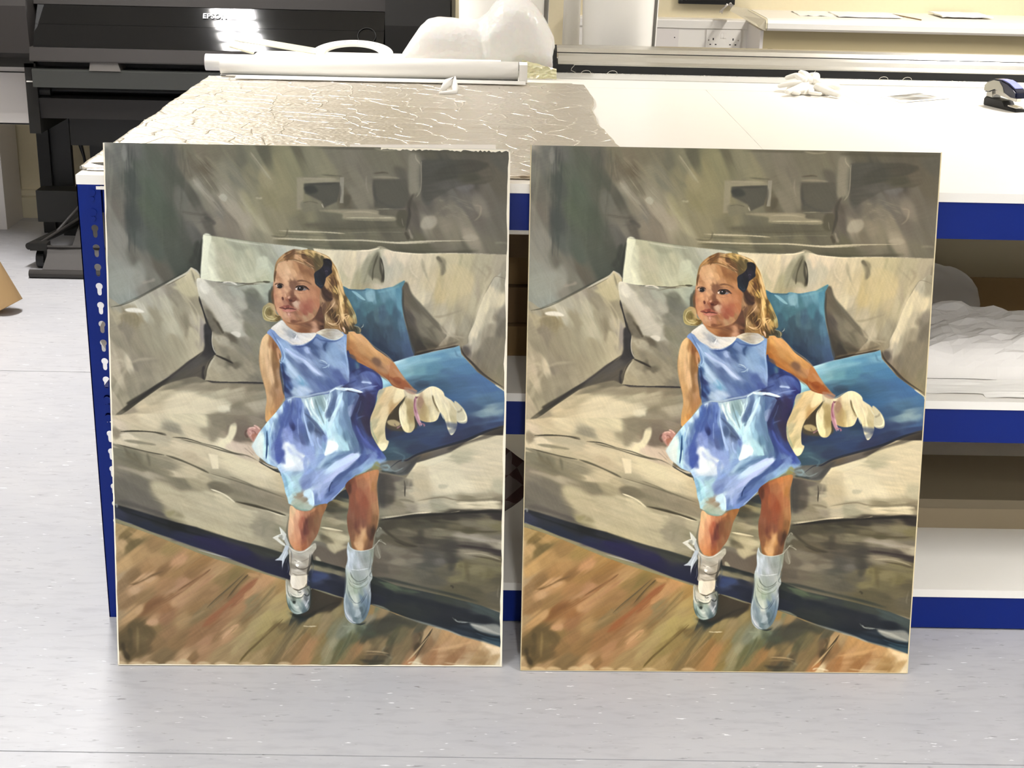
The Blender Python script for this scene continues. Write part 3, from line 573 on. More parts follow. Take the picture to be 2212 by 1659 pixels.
S('765,1180 775,1290 790,1370 785,1440', 26, '4d4a3b', 2, .85); P('780,1180 830,1200 850,1330 800,1350', 'b1ad99', 6, .8)
S('200,1110 450,1122 690,1115 765,1083 880,1130', 10, 'ddd2b4', 1.2, .7)
P('1320,1190 1370,1185 1420,1230 1400,1340 1370,1370 1360,1280', '8f886e', 5, .8); S('1325,1190 1345,1200 1380,1240', 26, '6b6551', 2, .8)
S('1050,1230 1080,1350 1150,1420', 40, 'b5ab90', 7, .5); S('1180,1200 1210,1320 1250,1420', 30, 'b3a98c', 6, .5)
P('1420,1300 1620,1300 1700,1450 1600,1560 1420,1480', 'c9ba90', 12, .5); S('1700,1270 1800,1360 1830,1400', 10, '968d76', 3, .4)
S('2020,1230 2015,1330 1985,1390', 14, '77705d', 2, .6)
frame(760, 590, 3.686)
P('400,100 440,60 480,150 560,240 640,330 740,440 750,490 700,530 560,620 490,640 460,480 410,300', '6f6a5a', 3, .95)
M('400,100 440,70 470,150 540,250 640,350 740,440 750,480 650,600 500,640 450,450 410,300', '430,150,6a6556 480,250,6b6656 520,330,777160 560,430,77715f 640,450,6f6a57 700,470,8a826d 500,500,4f4b40 540,550,3c3a32 620,560,5a5545 460,350,55514a 600,380,857e6a', 2.5, 50, 4, 30, 5)
S('450,420 480,540 500,620', 40, '45433d', 5, .7); S('500,620 600,600 760,560 850,530', 16, '6b6453', 3, .7); S('560,540 640,560 700,570', 22, '4c483b', 4, .6)
S('690,380 760,470 900,500', 14, 'c3b99f', 3, .5); S('720,450 800,490 860,520', 10, 'aaa28a', 2, .6); S('640,330 720,330 880,280', 14, '948c73', 3, .5)
# right sofa arm
M('1110,50 1150,15 1245,40 1240,905 1140,860 1000,770 930,680 890,620 880,570 925,540 930,480 975,380 1010,270 1060,150', '1150,60,b4ae98 1200,60,99937d 1100,150,d4c9a8 1180,200,cfc4a3 1060,250,d5cba9 1020,350,d3c9aa 1100,350,b9b096 1180,330,8d8676 1200,400,77705f 1100,430,99917b 980,450,cfc5a8 1000,520,a8a18b 1100,550,857d69 950,560,aba490 1180,600,857d68 920,620,7a7468 1000,680,7c7564 1100,700,857d68 1180,800,857e65 1050,780,7a735f', 1.5, 100, 5, 25, 6)
S('1245,45 1150,14 1110,55 1060,150', 6, '857d6a', 1, .6); S('870,565 880,620 960,700 1040,790 1220,900', 12, '4c473e', 1.5, .8); P('880,580 920,570 940,620 900,650', '57534d', 4, .7)
# ---- blue cushions
M('-100,110 0,122 80,130 120,108 200,118 300,100 345,92 418,48 412,80 400,110 400,200 410,310 440,430 470,520 495,645 340,700 150,560 -80,440', '50,150,5d8fa0 150,180,77a5b3 30,200,4f7c87 150,250,4c7a86 250,150,5f8f9f 300,130,689bac 200,200,4e7d8a 300,250,47788a 370,150,5690a5 390,250,5a90a3 100,300,46727f 50,330,3f6270 150,350,3a5866 200,340,4c6c78 250,320,44657a 280,380,4a6a7a 350,330,3f6377 400,400,4f748a 100,450,34495a 200,450,34495b 300,450,3c5366 370,500,3b566c 430,500,476480 250,550,2f4257 350,580,3a516a 450,580,3f5878 350,640,2f4159 480,620,3f587a 0,300,44707d 20,400,3c5a68', 1.2, 80, 5, 15, 5)
P('0,130 40,140 110,200 70,190', '8db9c4', 1.5, .8); P('110,150 180,120 180,200 140,210', '86b0bd', 3, .7); S('-60,115 60,125 120,120', 12, '3f6d83', 1.5, .8); P('330,95 418,48 400,90 340,110', '5f9096', 2, .8)
S('398,100 402,220 415,310', 12, '3c6577', 2, .6); S('440,440 470,530 488,630', 10, '5d7f98', 2, .5)
M('190,760 340,690 500,645 700,600 820,575 858,562 872,630 1000,770 1140,870 1232,940 1228,1192 1100,1250 900,1320 700,1370 500,1430 430,1470 300,1500 200,1450 150,1200 180,900', '240,820,9cc8d2 400,720,85b4c3 370,690,a7c8cf 500,680,6ea3b8 600,680,6199b0 450,770,7aaab5 550,760,649bab 700,650,5a93b3 820,600,679bb5 650,750,5088a3 800,700,4f86ac 850,620,6f9fb8 750,780,4a7a9a 600,830,4a7890 500,850,4f7186 550,870,3f5a70 700,880,3f6684 900,750,477ba5 850,850,3f6a92 1000,830,426f9f 900,950,3f6b95 1100,900,4471a2 1000,950,456f9a 1180,950,4a7298 1050,1000,4a7090 950,1050,3f5f82 1100,1080,7c98a3 1050,1120,6a8798 1180,1080,587793 1170,1150,46638a 1000,1150,3b4f72 900,1180,36476a 1150,1190,35466a 950,1230,2e3b5c 700,1180,33485f 700,1240,3c5270 600,1200,3a4d6a 550,1250,33466a 650,1300,2f436a 450,1280,314565 400,1350,33465f 500,1380,2f3d5a 350,1250,33415a 300,1220,3c3f52 800,1290,313a5a 300,1420,3a5566 330,1380,45616f 400,1430,3c5464', 1.2, -8, 5, 40, 6, sm=0)
S('345,690 500,645 700,602 850,565', 8, '8ab0c0', 1, .6); P('1060,1080 1200,1060 1190,1120 1080,1130', '7f99a3', 6, .5); S('1140,870 1220,925 1225,950', 10, 'cfd0bf', 1.5, .8)
S('820,590 840,640 870,650', 10, '46708c', 2, .5)
M('1232,1195 1228,1305 1080,1300 900,1365 700,1440 540,1500 430,1590 300,1570 230,1530 260,1480 430,1465 560,1420 800,1350 1050,1250', '1150,1220,4a453c 1180,1270,3c362f 1000,1270,4f4a42 850,1330,5c564e 700,1390,6b655c 550,1420,6a6150 480,1460,524f4a 400,1520,5f605c 330,1550,6a6f6c', 2, -20, 3, 30, 4)
S('300,1540 380,1480 450,1470 560,1410 900,1310 1100,1240', 10, '2b3140', 1.5, .7); S('280,1500 340,1560 420,1530', 8, '83908f', 1.2, .6); S('430,1580 520,1500 560,1480', 20, '57534c', 3, .7)
# ---- left sofa arm
frame(230, 560, 4.608)
M('-30,450 160,440 290,385 430,310 590,230 700,170 820,100 845,68 880,85 935,150 950,300 975,450 990,600 990,800 970,890 800,1010 560,1200 340,1350 210,1430 100,1520 -30,1600', '100,450,9b9784 250,400,b5b2a0 400,340,aaa796 330,470,b9b6a3 500,300,a5a08f 560,250,9d9787 650,280,96907e 700,350,948e78 780,250,b4ac8c 830,180,c0b898 800,320,b0a789 870,420,99927a 500,400,aaa692 600,450,b1ad97 600,600,aea990 650,650,b4af97 500,550,9b957d 700,500,a19b83 300,550,948a6c 200,560,8f866c 100,550,a79e83 80,650,99917a 200,700,8a826f 150,850,918a74 300,800,948c75 400,700,9a937b 500,800,9a947c 700,800,a29b81 850,700,b2aa8f 900,600,b2aa92 800,600,948d76 960,700,948d82 950,850,a39b85 850,850,aea68b 700,900,a39c82 550,950,999179 400,1000,908873 300,1050,8b8371 150,950,a89e86 220,1010,c1b79d 100,1050,b6aa92 120,1150,b3a88e 200,1150,948c75 350,1150,9a927b 500,1100,99917a 650,1050,9d957c 250,1300,8d8670 130,1300,938c74 100,1400,aca188 200,1380,9d957c 400,1250,8c8570', 1.5, 60, 6, 25, 6, soft=5)
P('190,480 260,465 330,475 380,505 340,515 220,505', 'd9d6c8', 2, .9); S('160,445 260,395 300,385', 18, 'c6c3b4', 2, .6)
S('40,455 170,435 330,370 560,245', 8, '7d7b6b', 2, .5); S('590,235 700,178 800,125 845,72', 16, 'b4b1a0', 1.3, .9); S('600,250 700,195 800,140', 8, '76715f', 1.3, .7)
S('845,68 900,100 940,150', 14, 'b9b5a4', 1.3, .9); S('850,90 870,150 890,220', 14, '77725f', 2, .6); S('900,180 890,220 905,260', 10, 'a8a494', 1.5, .6)
P('660,260 760,230 840,170 860,230 900,330 850,360 790,340 720,300', 'bcb491', 4, .7); S('580,255 680,290 770,360 840,440 900,540', 26, '8f8872', 5, .5)
S('780,340 860,430 920,540 925,700 915,860', 12, 'bdb498', 2, .6); S('940,560 960,700 945,850', 26, '918a83', 3, .6); S('800,560 810,650 800,780', 26, '8d856e', 6, .5)
S('80,560 170,520 300,510 420,540', 10, 'b3a88a', 3, .5)
for x in (150, 190, 235, 280, 310): S('%d,530 %d,600 %d,660' % (x, x + 8, x - 4), 12, '857b5f', 3, .5)
S('60,970 150,990 240,1010 340,980 520,970', 18, 'bab095', 4, .7); S('240,1030 380,990 540,980', 40, '8a8370', 8, .5); S('180,1120 130,1240 90,1340', 24, 'b3a98f', 5, .5)
S('560,1195 700,1110 900,960', 14, '8c8792', 3, .5)
# deep crease
M('975,640 1040,650 1060,720 1050,800 1095,930 1060,955 1000,1040 985,1180 900,1150 700,1190 560,1240 330,1400 210,1490 100,1555 100,1520 210,1430 220,1395 560,1195 800,1010 970,890', '1020,750,3f3d3b 1020,900,403d39 900,1000,57534c 700,1130,5b5649 500,1250,4d483a 300,1400,514c3b 230,1430,4f4a3a 950,1080,5a5448 120,1530,77705c', 3, -35, 3, 30, 5)
S('925,360 950,440 990,560 1020,660', 18, '4a463e', 1.5, .9); S('200,1440 330,1350 560,1215 700,1140', 20, '47423a', 3, .6)
# ---- grey pillow
M('905,180 1000,190 1150,215 1300,222 1450,240 1640,215 1750,200 1850,300 1850,1000 1560,1210 1060,1205 985,1185 1000,1080 1070,945 1095,920 1055,800 1055,700 1010,600 950,430 925,350', '950,230,d5d2c0 1000,290,cfccba 1050,350,bcb9a6 1100,250,a8a594 1200,300,a09f91 1300,300,a4a698 1400,260,a3a796 1450,350,77796a 1500,260,aab09c 1600,300,95998a 1250,400,a6a495 1350,450,a9a799 1150,450,b9b5a5 1200,550,bcb8a8 1280,600,b5b1a1 1320,700,aaa797 1100,550,a8a08c 1050,550,8a8472 1080,620,77705f 1120,690,6f6a5a 1050,650,5c5749 1400,500,7f7f71 1500,450,7a7a6c 1600,550,7d7c6c 1450,700,85836f 1550,700,8a8774 1500,900,8c8771 1400,850,858070 1300,850,8a8571 1200,800,a09a86 1120,750,aba48e 1150,700,8f8973 1230,740,6f6958 1120,880,928b74 1250,950,8c8570 1100,960,928b75 1100,1050,a29a82 1050,1120,a0977d 1250,1000,6a6452 1300,1100,9a927b 1450,1100,968e77 1500,1000,8a836d 1200,1150,9c947c 1500,1170,7f7866', 1.5, 45, 5, 15, 6)
P('925,210 960,215 1050,280 1180,460 1280,560 1340,640 1330,730 1260,720 1160,700 1100,560 1000,430 940,320', 'bfbbab', 6, .75); P('930,215 980,220 1030,290 1000,330 940,290', 'dedbcb', 4, .8)
P('1380,310 1440,270 1520,300 1500,400 1420,480 1400,420', '717365', 7, .7); P('1500,230 1640,240 1640,300 1560,320 1500,290', 'aeb4a0', 6, .6); P('1300,360 1400,420 1400,480 1330,470', 'adab9c', 4, .6)
P('990,480 1050,510 1100,600 1150,700 1100,715 1050,670 1020,600', '736d5d', 4, .85); S('1060,560 1120,640 1160,700', 18, '57523f', 3, .6)
S('1160,215 1240,212 1310,240', 14, 'd3d0c2', 1.5, .9); S('1100,215 1180,235 1300,250', 8, '83806f', 2, .5); S('1290,225 1400,240 1470,235', 8, '9a9b89', 1.5, .5)
P('1240,715 1290,700 1340,720 1320,760', 'cfcbbd', 2.5, .8); S('1170,710 1240,735 1310,790', 18, '6a6453', 4, .7); S('1060,705 1110,740 1130,800', 14, '857e6a', 4, .5)
S('1060,700 1052,800 1068,870 1095,920', 9, 'c9c4b2', 1.2, .9); S('1050,690 1045,800 1060,890 1095,935', 12, '2f2d2b', 1.5, .8)
S('1085,930 1160,965 1215,985 1265,1018', 15, '4a4538', 1.8, .95); S('1075,945 1030,1000 1000,1080 985,1180', 12, '4c473b', 1.5, .9); S('1085,955 1050,1000 1015,1090', 10, 'b5ae98', 1.8, .8); S('975,1040 960,1110 975,1180', 22, '3b3731', 2, .8)
S('990,1195 1100,1204 1350,1208 1570,1215', 18, '423d38', 1.6, .95, taper=0); P('1130,840 1190,860 1210,920 1150,930', '7c7564', 8, .6)
S('1280,262 1500,215 1590,212 1640,210', 9, '77735c', 1.4, .8); P('1560,205 1600,200 1635,210 1600,222', '57553f', 1.3, .8); S('1470,240 1500,225 1650,235', 12, 'b9bda8', 2, .6)
# ---- seat
M('-30,1620 100,1555 210,1490 330,1400 560,1240 700,1190 900,1150 985,1185 1060,1212 1570,1222 1850,1200 1850,1900 -30,1900', '800,1160,77705c 900,1160,7a735f 700,1230,8a826b 900,1250,9a9179 1100,1250,948b73 1300,1240,8a816a 1500,1260,857c66 600,1330,b4a98b 750,1380,ccc0a0 950,1400,cfc6a7 1100,1320,b1a98e 1300,1320,a89f86 1500,1350,948c74 1450,1450,a89f88 1300,1450,8d856d 1150,1450,c3bca1 1200,1500,aca58c 1100,1550,948c74 1050,1620,8f8770 1300,1600,857b69 1450,1600,857a6b 400,1450,c3b594 300,1530,bcae8e 150,1600,b5a586 500,1550,cfc2a1 700,1500,d4c8a7 900,1550,cfc4a4 800,1620,d3c9a9 450,1400,b5a98b 250,1500,9d927a', 1.5, -15, 6, 30, 6, sm=0, soft=5)
P('640,1330 760,1280 900,1300 1000,1380 1120,1400 1220,1460 1150,1500 1000,1560 700,1560 560,1480', 'd3c8a8', 12, .6); S('700,1260 860,1230 960,1250 1040,1270', 26, '8f8770', 7, .6); P('370,1580 600,1560 700,1620 500,1660 380,1640', 'd6cba9', 6, .6)
P('1060,1560 1150,1500 1330,1440 1480,1500 1520,1580 1400,1660 1050,1660', '8d8570', 9, .75)
P('1110,1440 1200,1440 1230,1470 1170,1510 1120,1490', 'cfc9af', 4, .7)
# ---- front of the sofa
frame(230, 880, 4.365)
M('-20,60 300,40 900,40 1400,60 1500,100 1480,300 1440,490 1540,545 1700,600 1900,640 1900,900 1720,1010 1650,1360 1250,1250 850,1110 650,1070 400,990 60,895 -20,870', '200,60,c0b293 400,100,cdc1a1 700,80,cfc5a4 900,100,cdc4a3 80,150,c8baa0 100,210,9d927b 300,170,c1b596 620,190,9b957f 800,200,cbbf9f 1050,130,8a826b 1150,100,8f866f 1000,220,a0977d 1120,330,d8ceae 1250,180,7c7160 1300,100,857a67 1230,270,827563 1400,100,8f8573 1320,200,7b6a5d 1200,330,c6b49c 1300,370,c6b69f 900,290,c9bd9e 600,240,bcb092 200,270,cdc2a6 500,300,bab094 700,350,cabd9f 900,420,c9bd9d 1150,470,cfc4a2 1300,550,d3c9a7 1500,600,cfc4a5 1630,700,c0b697 1400,690,c6bb9b 600,400,bcb092 400,350,b4aa8d 100,290,c3b89c 800,430,bcae90 130,400,817d68 250,450,7a755f 400,480,8a846c 550,520,8f8870 300,550,7c765f 650,600,bcb092 800,600,c0b494 900,650,b3a889 1050,650,a8a085 1200,750,8b836c 1020,720,7d7660 1350,750,908871 1500,850,8a816a 1650,900,938a72 1250,820,8d866d 1450,800,948b74 700,690,857e66 850,700,a39a7c 130,600,817a69 250,650,77715f 200,750,6c6759 350,700,7c7663 400,620,a09780 100,850,5c5a4f 300,850,6a6559 450,900,77715f 250,900,6a665b 400,950,5c584f 500,1000,5d594c 500,750,aaa283 600,850,b1a789 700,900,b5ab8c 600,980,8f8869 900,800,b6ad8f 1000,900,bab193 800,1000,b3aa8c 1100,850,c3ba9a 1150,1000,bab192 1300,1000,b9b092 1000,1100,aea587 1300,1150,aea689 1500,1000,a79f85 1550,1100,8f8a71 1450,1130,97917a 1650,1050,aca388 1400,1250,a59d82 1600,1250,99937b 1650,1350,8a846d', 2, 17, 6, 40, 5, sm=0, soft=5)
P('960,60 1100,30 1160,110 1100,180 1030,290 980,300 960,180', '8b836d', 8, .6); P('1210,130 1330,110 1330,260 1260,320 1200,290', '7d7161', 7, .7)
P('1170,150 1225,130 1220,230 1140,350 1080,370 1060,320 1140,250', 'dad2b0', 3, .9); P('560,160 680,150 680,210 590,230', '938d78', 9, .5)
P('60,160 110,190 120,260 70,280', '948a73', 5, .7)
S('130,208 300,205 450,215 540,230 570,248', 13, '6b6553', 1.6, .9); P('200,215 560,230 600,300 300,270', 'aaa28a', 6, .6); S('120,240 200,235 260,265', 24, 'd3c8ae', 3, .8); S('160,292 300,310 470,335', 26, '8d876f', 2.5, .85)
S('620,262 750,272 900,318 1060,358 1200,408 1330,436 1440,490', 9, '6d6854', 1.4, .9); S('1440,490 1540,548 1640,595', 9, '4f4d46', 1.2, .9); S('1460,500 1550,540 1620,555', 12, 'cfcabb', 1.3, .8)
S('640,290 800,310 960,350', 26, 'a29981', 6, .5)
S('90,325 390,400 550,430', 6, '6d6850', 1.2, .9); S('550,428 700,478 850,540 970,600', 12, '77715a', 2, .9); S('970,585 1250,670 1450,745 1690,830', 9, '8b836c', 2, .8); S('1160,630 1300,680 1450,760', 6, '6f6954', 1.2, .6)
P('960,415 1050,430 1060,560 1000,560', 'dcd1b1', 2, .85, sm=0); P('1100,450 1300,480 1420,560 1400,640 1200,560', 'd3c9a6', 8, .5)
for s in ('160,350 220,440 300,500','250,400 290,470 330,520','380,410 400,480 410,540'): S(s, 22, '6a6550', 3, .6)
S('90,540 250,580 430,660', 30, 'a79e88', 5, .6); S('300,520 500,600 720,690', 36, '7a745d', 5, .6); S('440,640 560,680 720,700', 16, '8a8269', 3, .7)
P('80,620 350,650 450,850 540,1000 400,1000 70,880', '716c60', 12, .55); S('170,620 210,690 240,760', 10, '857f70', 3, .5)
P('400,700 560,700 700,800 680,950 600,1000 500,850', 'b3a98a', 10, .6); P('560,970 650,960 600,1010', '8a845f', 4, .7)
P('960,690 1100,690 1200,780 1100,790 980,740', '77705a', 5, .7); P('1200,700 1390,760 1390,850 1230,820', '8f8770', 5, .5)
S('980,752 1100,800 1215,885', 11, 'cdc5a8', 1.5, .85); S('1215,868 1400,910 1550,950 1695,1000', 20, '5f5943', 2, .9); S('1240,930 1400,965 1420,975', 14, 'c9c0a0', 3, .7); S('1480,935 1600,985 1700,1010', 9, 'cfc8aa', 1.3, .85)
P('1440,1000 1580,1000 1560,1200 1400,1180', '98917a', 8, .6); S('1490,1080 1480,1160 1460,1210', 14, '857f6a', 4, .5)
S('80,870 250,910 400,950 560,1010', 30, '55514b', 5, .6)
# lower right part of the sofa
frame(790, 960, 4.88)
M('140,280 280,300 430,330 540,170 620,150 900,60 1050,-40 1200,-120 1520,-120 1500,1760 1300,1710 900,1610 500,1510 60,1430 100,1000 150,700', '700,250,d3c9ab 900,200,cfc6a8 1100,200,cfc4a6 1300,150,d0c4a4 1400,250,ccc0a0 1250,400,cfc3a2 1050,420,d5cbac 850,420,cfc6a9 760,300,d3caaa 600,220,cfc5a4 600,400,bcb08f 500,300,b4ab8f 480,450,b3ab91 540,500,b9ae91 420,400,807a69 360,400,8d8772 350,500,8a836f 230,400,5c564b 180,330,4f4a42 200,550,57513f 300,330,6b655a 1000,120,b4ae92 1400,420,b7b093 350,600,857d66 450,580,a39b82 600,600,b2aa92 750,580,a8a38b 900,580,b5ad92 750,620,9b9880 1100,570,8c846a 1300,560,a59c80 1430,570,8a8068 1100,620,cabfa0 1300,620,cabf9f 600,650,b3aa91 500,650,938b78 350,680,8a826c 250,650,857d68 250,720,8a836c 300,780,4c4735 500,760,44402f 700,750,413d2d 900,740,3f3a2e 1100,720,443f34 1400,715,3c352d 400,830,57523d 650,830,524e3e 800,830,544f3c 1100,800,77705a 1300,800,7c755a 1400,840,77704f 950,850,68624a 1100,890,5c563f 1300,900,77705a 1200,960,8d8674 1000,930,857e6b 1400,960,77705f 1350,1010,8a826f 1430,1040,a39b85 800,920,77715a 650,900,6a6450 450,900,77705a 330,900,6a6450 250,850,4c4635 250,950,5c5643 400,1000,5f5845 580,980,4c4739 800,1000,4f4b3e 600,1060,5a5446 900,1050,4a463c 1100,1050,5c564a 1300,1090,4d453c 1430,1130,453e38 1100,1130,857d68 1250,1150,7f7760 1400,1180,6a6248 1300,1200,756e50 300,1100,77705f 200,1150,6a6354 450,1150,6b6454 350,1200,857d6a 500,1200,777160 700,1150,57544a 800,1200,66635a 650,1250,56554a 900,1200,4d4a40 300,1300,6a6353 450,1350,6a6553 200,1300,5f594c 600,1350,625f50 750,1400,5a5749 850,1350,5f5b49 950,1250,79724f 950,1400,77704f 1050,1250,6a6344 1150,1300,7d7554 1100,1400,6b6548 1300,1350,6f6846 1400,1400,5d5740 1300,1500,6a6349 1000,1500,5c573f 1150,1530,5a553f 1420,1550,5f5a48 1430,1300,77704f', 2, 6, 5, 35, 5, sm=0, soft=5)
P('520,240 640,210 680,300 690,560 520,570', 'c0b495', 5, .55); P('700,290 1000,280 1040,440 800,520 710,500', 'd8cfb0', 9, .5); P('570,170 720,130 900,70 880,110 700,200', 'cfc8ac', 3, .7)
S('410,350 420,430 415,520', 12, '5f594c', 1.5, .9); S('470,330 450,450 440,570', 12, 'a49b87', 3, .6); P('140,310 290,330 310,560 200,650 140,600', '544e45', 8, .7); P('780,400 870,405 850,440 780,440', 'aaa68d', 3, .5)
S('540,575 750,530 930,520', 12, '9c957c', 3, .6); S('940,575 1150,560 1430,545', 12, '857c62', 2, .7); S('980,610 1200,600 1440,590', 22, 'd6cbab', 3, .7); S('1390,580 1440,570 1450,620', 10, '6f6753', 2, .7)
S('150,750 350,728 550,700 700,690', 8, 'cabfa2', 1.3, .8); S('810,710 930,695 1000,680', 7, 'c9c0a2', 1.2, .7); S('160,775 400,745 700,722 1000,705 1250,690 1470,695', 26, '3b362c', 3, .85); P('150,790 400,760 600,880 560,960 300,900 180,880', '4b4636', 14, .6)
S('900,850 1100,890 1300,905 1440,900', 18, '615b42', 4, .6); S('950,930 1150,960 1300,990', 30, '938c7a', 5, .5); S('300,990 420,1040 560,1055', 10, '47402f', 2, .8); S('560,1055 800,1080 960,1040', 22, '47433a', 5, .6); S('960,1050 1200,1070 1450,1120', 26, '524a42', 4, .8)
S('1070,1130 1250,1130 1440,1180', 16, '948c76', 3, .6); S('1100,1150 1300,1180 1440,1218', 9, '4b432e', 1.8, .8); S('1380,1040 1450,1035', 14, 'bdb49c', 2, .7)
P('560,890 620,880 610,1000 560,1000', '454034', 6, .5); P('860,1000 960,1020 950,1250 880,1300 840,1150', '47443b', 9, .5); S('900,1470 930,1480 925,1500', 16, '3f3b29', 1.8, .8)
S('1420,1460 1400,1560 1410,1600', 10, '857d68', 2, .5)
# between and beside the legs
frame(540, 940, 6.9125)
M('1180,960 1280,880 1460,780 1520,1000 1480,1700 1440,1900 960,1900 940,1600 1050,1300 1120,1100', '1300,900,3d3f3a 1380,850,35373a 1300,960,7c7458 1400,1000,8a8060 1250,1000,544f3c 1200,1100,4c4a3c 1350,1080,68624c 1300,1170,77705a 1400,1130,77725a 1150,1150,7f785f 1200,1210,9a9072 1350,1270,a39a7c 1100,1200,8f8769 1100,1300,8a8264 1400,1350,857d62 1200,1450,a79d7c 1350,1500,b8ae8d 1100,1500,6a634c 1200,1550,857c61 1300,1600,aba17f 1000,1500,a29a7f 1050,1600,777060 1400,1620,847a63 1050,1700,776d58 1180,1780,5f574b 1300,1850,6a6255', 1.5, 12, 3, 25, 5)
S('1190,950 1300,945 1480,1020', 14, '8a815f', 1.5, .7); S('1060,1345 1200,1370 1400,1405', 22, 'cfc5a3', 1.6, .9); S('1080,1320 1250,1350 1440,1385', 10, '77705a', 1.5, .7); S('1150,1200 1300,1240 1440,1290', 22, 'a89e7f', 3, .6)
P('1160,1060 1250,1030 1470,1080 1440,1120 1300,1140 1170,1140', '524e3d', 7, .7); S('1110,1090 1130,1075 1140,1070', 10, 'c6c6c0', 1.2, .7); S('1145,1215 1160,1210', 14, 'cfc39d', 1, .7)
P('1180,1420 1400,1450 1440,1560 1330,1640 1250,1560', 'b9af8d', 5, .6); S('1060,1460 1150,1530 1260,1580', 30, '6f684f', 4, .7)
frame(580, 1120, 6.636)
P('680,380 780,370 960,480 1060,420 1150,380 1160,680 700,590 640,480', '6a6153', 6, .9); P('860,330 1150,380 1000,440 960,480 880,420', 'b3a989', 5, .8)
P('680,520 720,530 760,590 690,570', 'aaa58c', 2, .8)
# ---- dark blue band with its trim
frame(230, 880, 4.365)
M('-20,880 60,893 200,930 400,990 650,1065 850,1115 1000,1170 1250,1240 1450,1290 1650,1350 1850,1400 1850,1650 1700,1600 1500,1540 1200,1425 1000,1352 800,1290 620,1222 400,1150 250,1090 70,1030 -20,1010', '100,970,35394a 150,930,25262a 300,1020,2a2e36 500,1080,25282b 650,1100,1a1c1c 500,1150,232a3c 700,1200,252b45 850,1150,2b2d30 900,1230,25264a 1100,1300,221f47 1300,1380,201d40 1600,1500,23253f 1200,1275,3b3c42 1450,1330,3b3d38 1600,1370,3f423a 1650,1450,26283c 400,1110,252c3c', 1.8, 18, 2.5, 40, 4, sm=0)
S('850,1130 1100,1210 1400,1300 1650,1380', 26, '37392f', 3, .6); P('850,1190 1050,1230 1350,1330 1300,1400 1000,1310 860,1250', '231f4b', 6, .7); S('60,905 90,900 95,930', 16, 'a3a6a5', 2, .6); S('70,1020 150,1060 250,1085', 8, '6a7184', 1.5, .6)
S('70,1045 250,1108 450,1185 650,1262 800,1322 1000,1392 1200,1462 1400,1525 1700,1625', 24, '85805f', 1.8, .95, taper=0); S('850,1325 1000,1365 1190,1415', 7, 'a4a6a6', 1.1, .8); S('130,1085 250,1140 400,1190 560,1255 750,1330', 15, '4f4629', 2, .85); S('760,1335 900,1380 1000,1410', 12, '6d6642', 2, .7)
S('1200,1480 1330,1530 1420,1555', 9, '57492a', 1.5, .7)
frame(580, 1120, 6.636)
M('600,440 650,570 1120,700 1130,1130 1040,1100 620,980 560,960 560,700', '640,500,4a463f 700,600,2f342f 800,625,2d322f 1000,675,2b2f2c 850,710,6e6b57 1000,760,77725d 700,680,857f66 700,780,2f3a5a 800,800,34405f 950,800,262b3a 700,880,333d55 900,900,1f2436 800,960,222840 1000,1000,222838 620,800,2a3142', 1.5, 15, 1.5, 25, 4, sm=0)
S('680,690 850,730 1060,790', 26, '78745e', 1.8, .85); S('690,590 850,630 1110,700', 24, '2a2e2a', 2, .9); P('640,760 860,790 760,860 640,890', '3a4a74', 5, .7)
# right of the legs
frame(655, 1250, 4.916)
M('700,-60 1000,55 1250,110 1500,165 1700,215 1900,268 2170,370 2170,730 1900,645 1700,592 1550,532 1380,482 1200,432 1010,372 920,330 700,260 690,100', '800,20,333a33 950,70,4d5845 1100,110,3f463d 1300,150,363c3a 1500,195,3a4038 1700,240,3c423c 1900,330,424c4a 2050,370,454f4c 900,130,20262c 1100,180,22272e 1300,280,24292f 1200,300,2c3231 1500,300,22262d 1700,350,232830 1900,400,20262f 1600,450,20242b 1700,520,2f3a45 1900,560,22303a 2050,620,2a404a 2080,690,3c525a 750,200,222834 760,80,22282c 1000,320,2b302e', 1.6, 14, 2.5, 50, 4, sm=0)
S('800,10 950,60 1060,110', 18, '5b684f', 2.5, .7); S('1740,230 1950,320 2110,400', 24, '4a5653', 3, .6); P('1780,455 1900,470 2060,468 2125,520 2120,590 1980,570 1850,530', '8f918a', 4, .85); S('1590,392 1640,435 1700,440 1800,455', 11, '7e847e', 1.5, .7); S('1820,520 1950,590 2120,610', 12, '13181f', 2, .7); S('1900,610 2020,660 2120,700', 16, '4a6068', 3, .7)
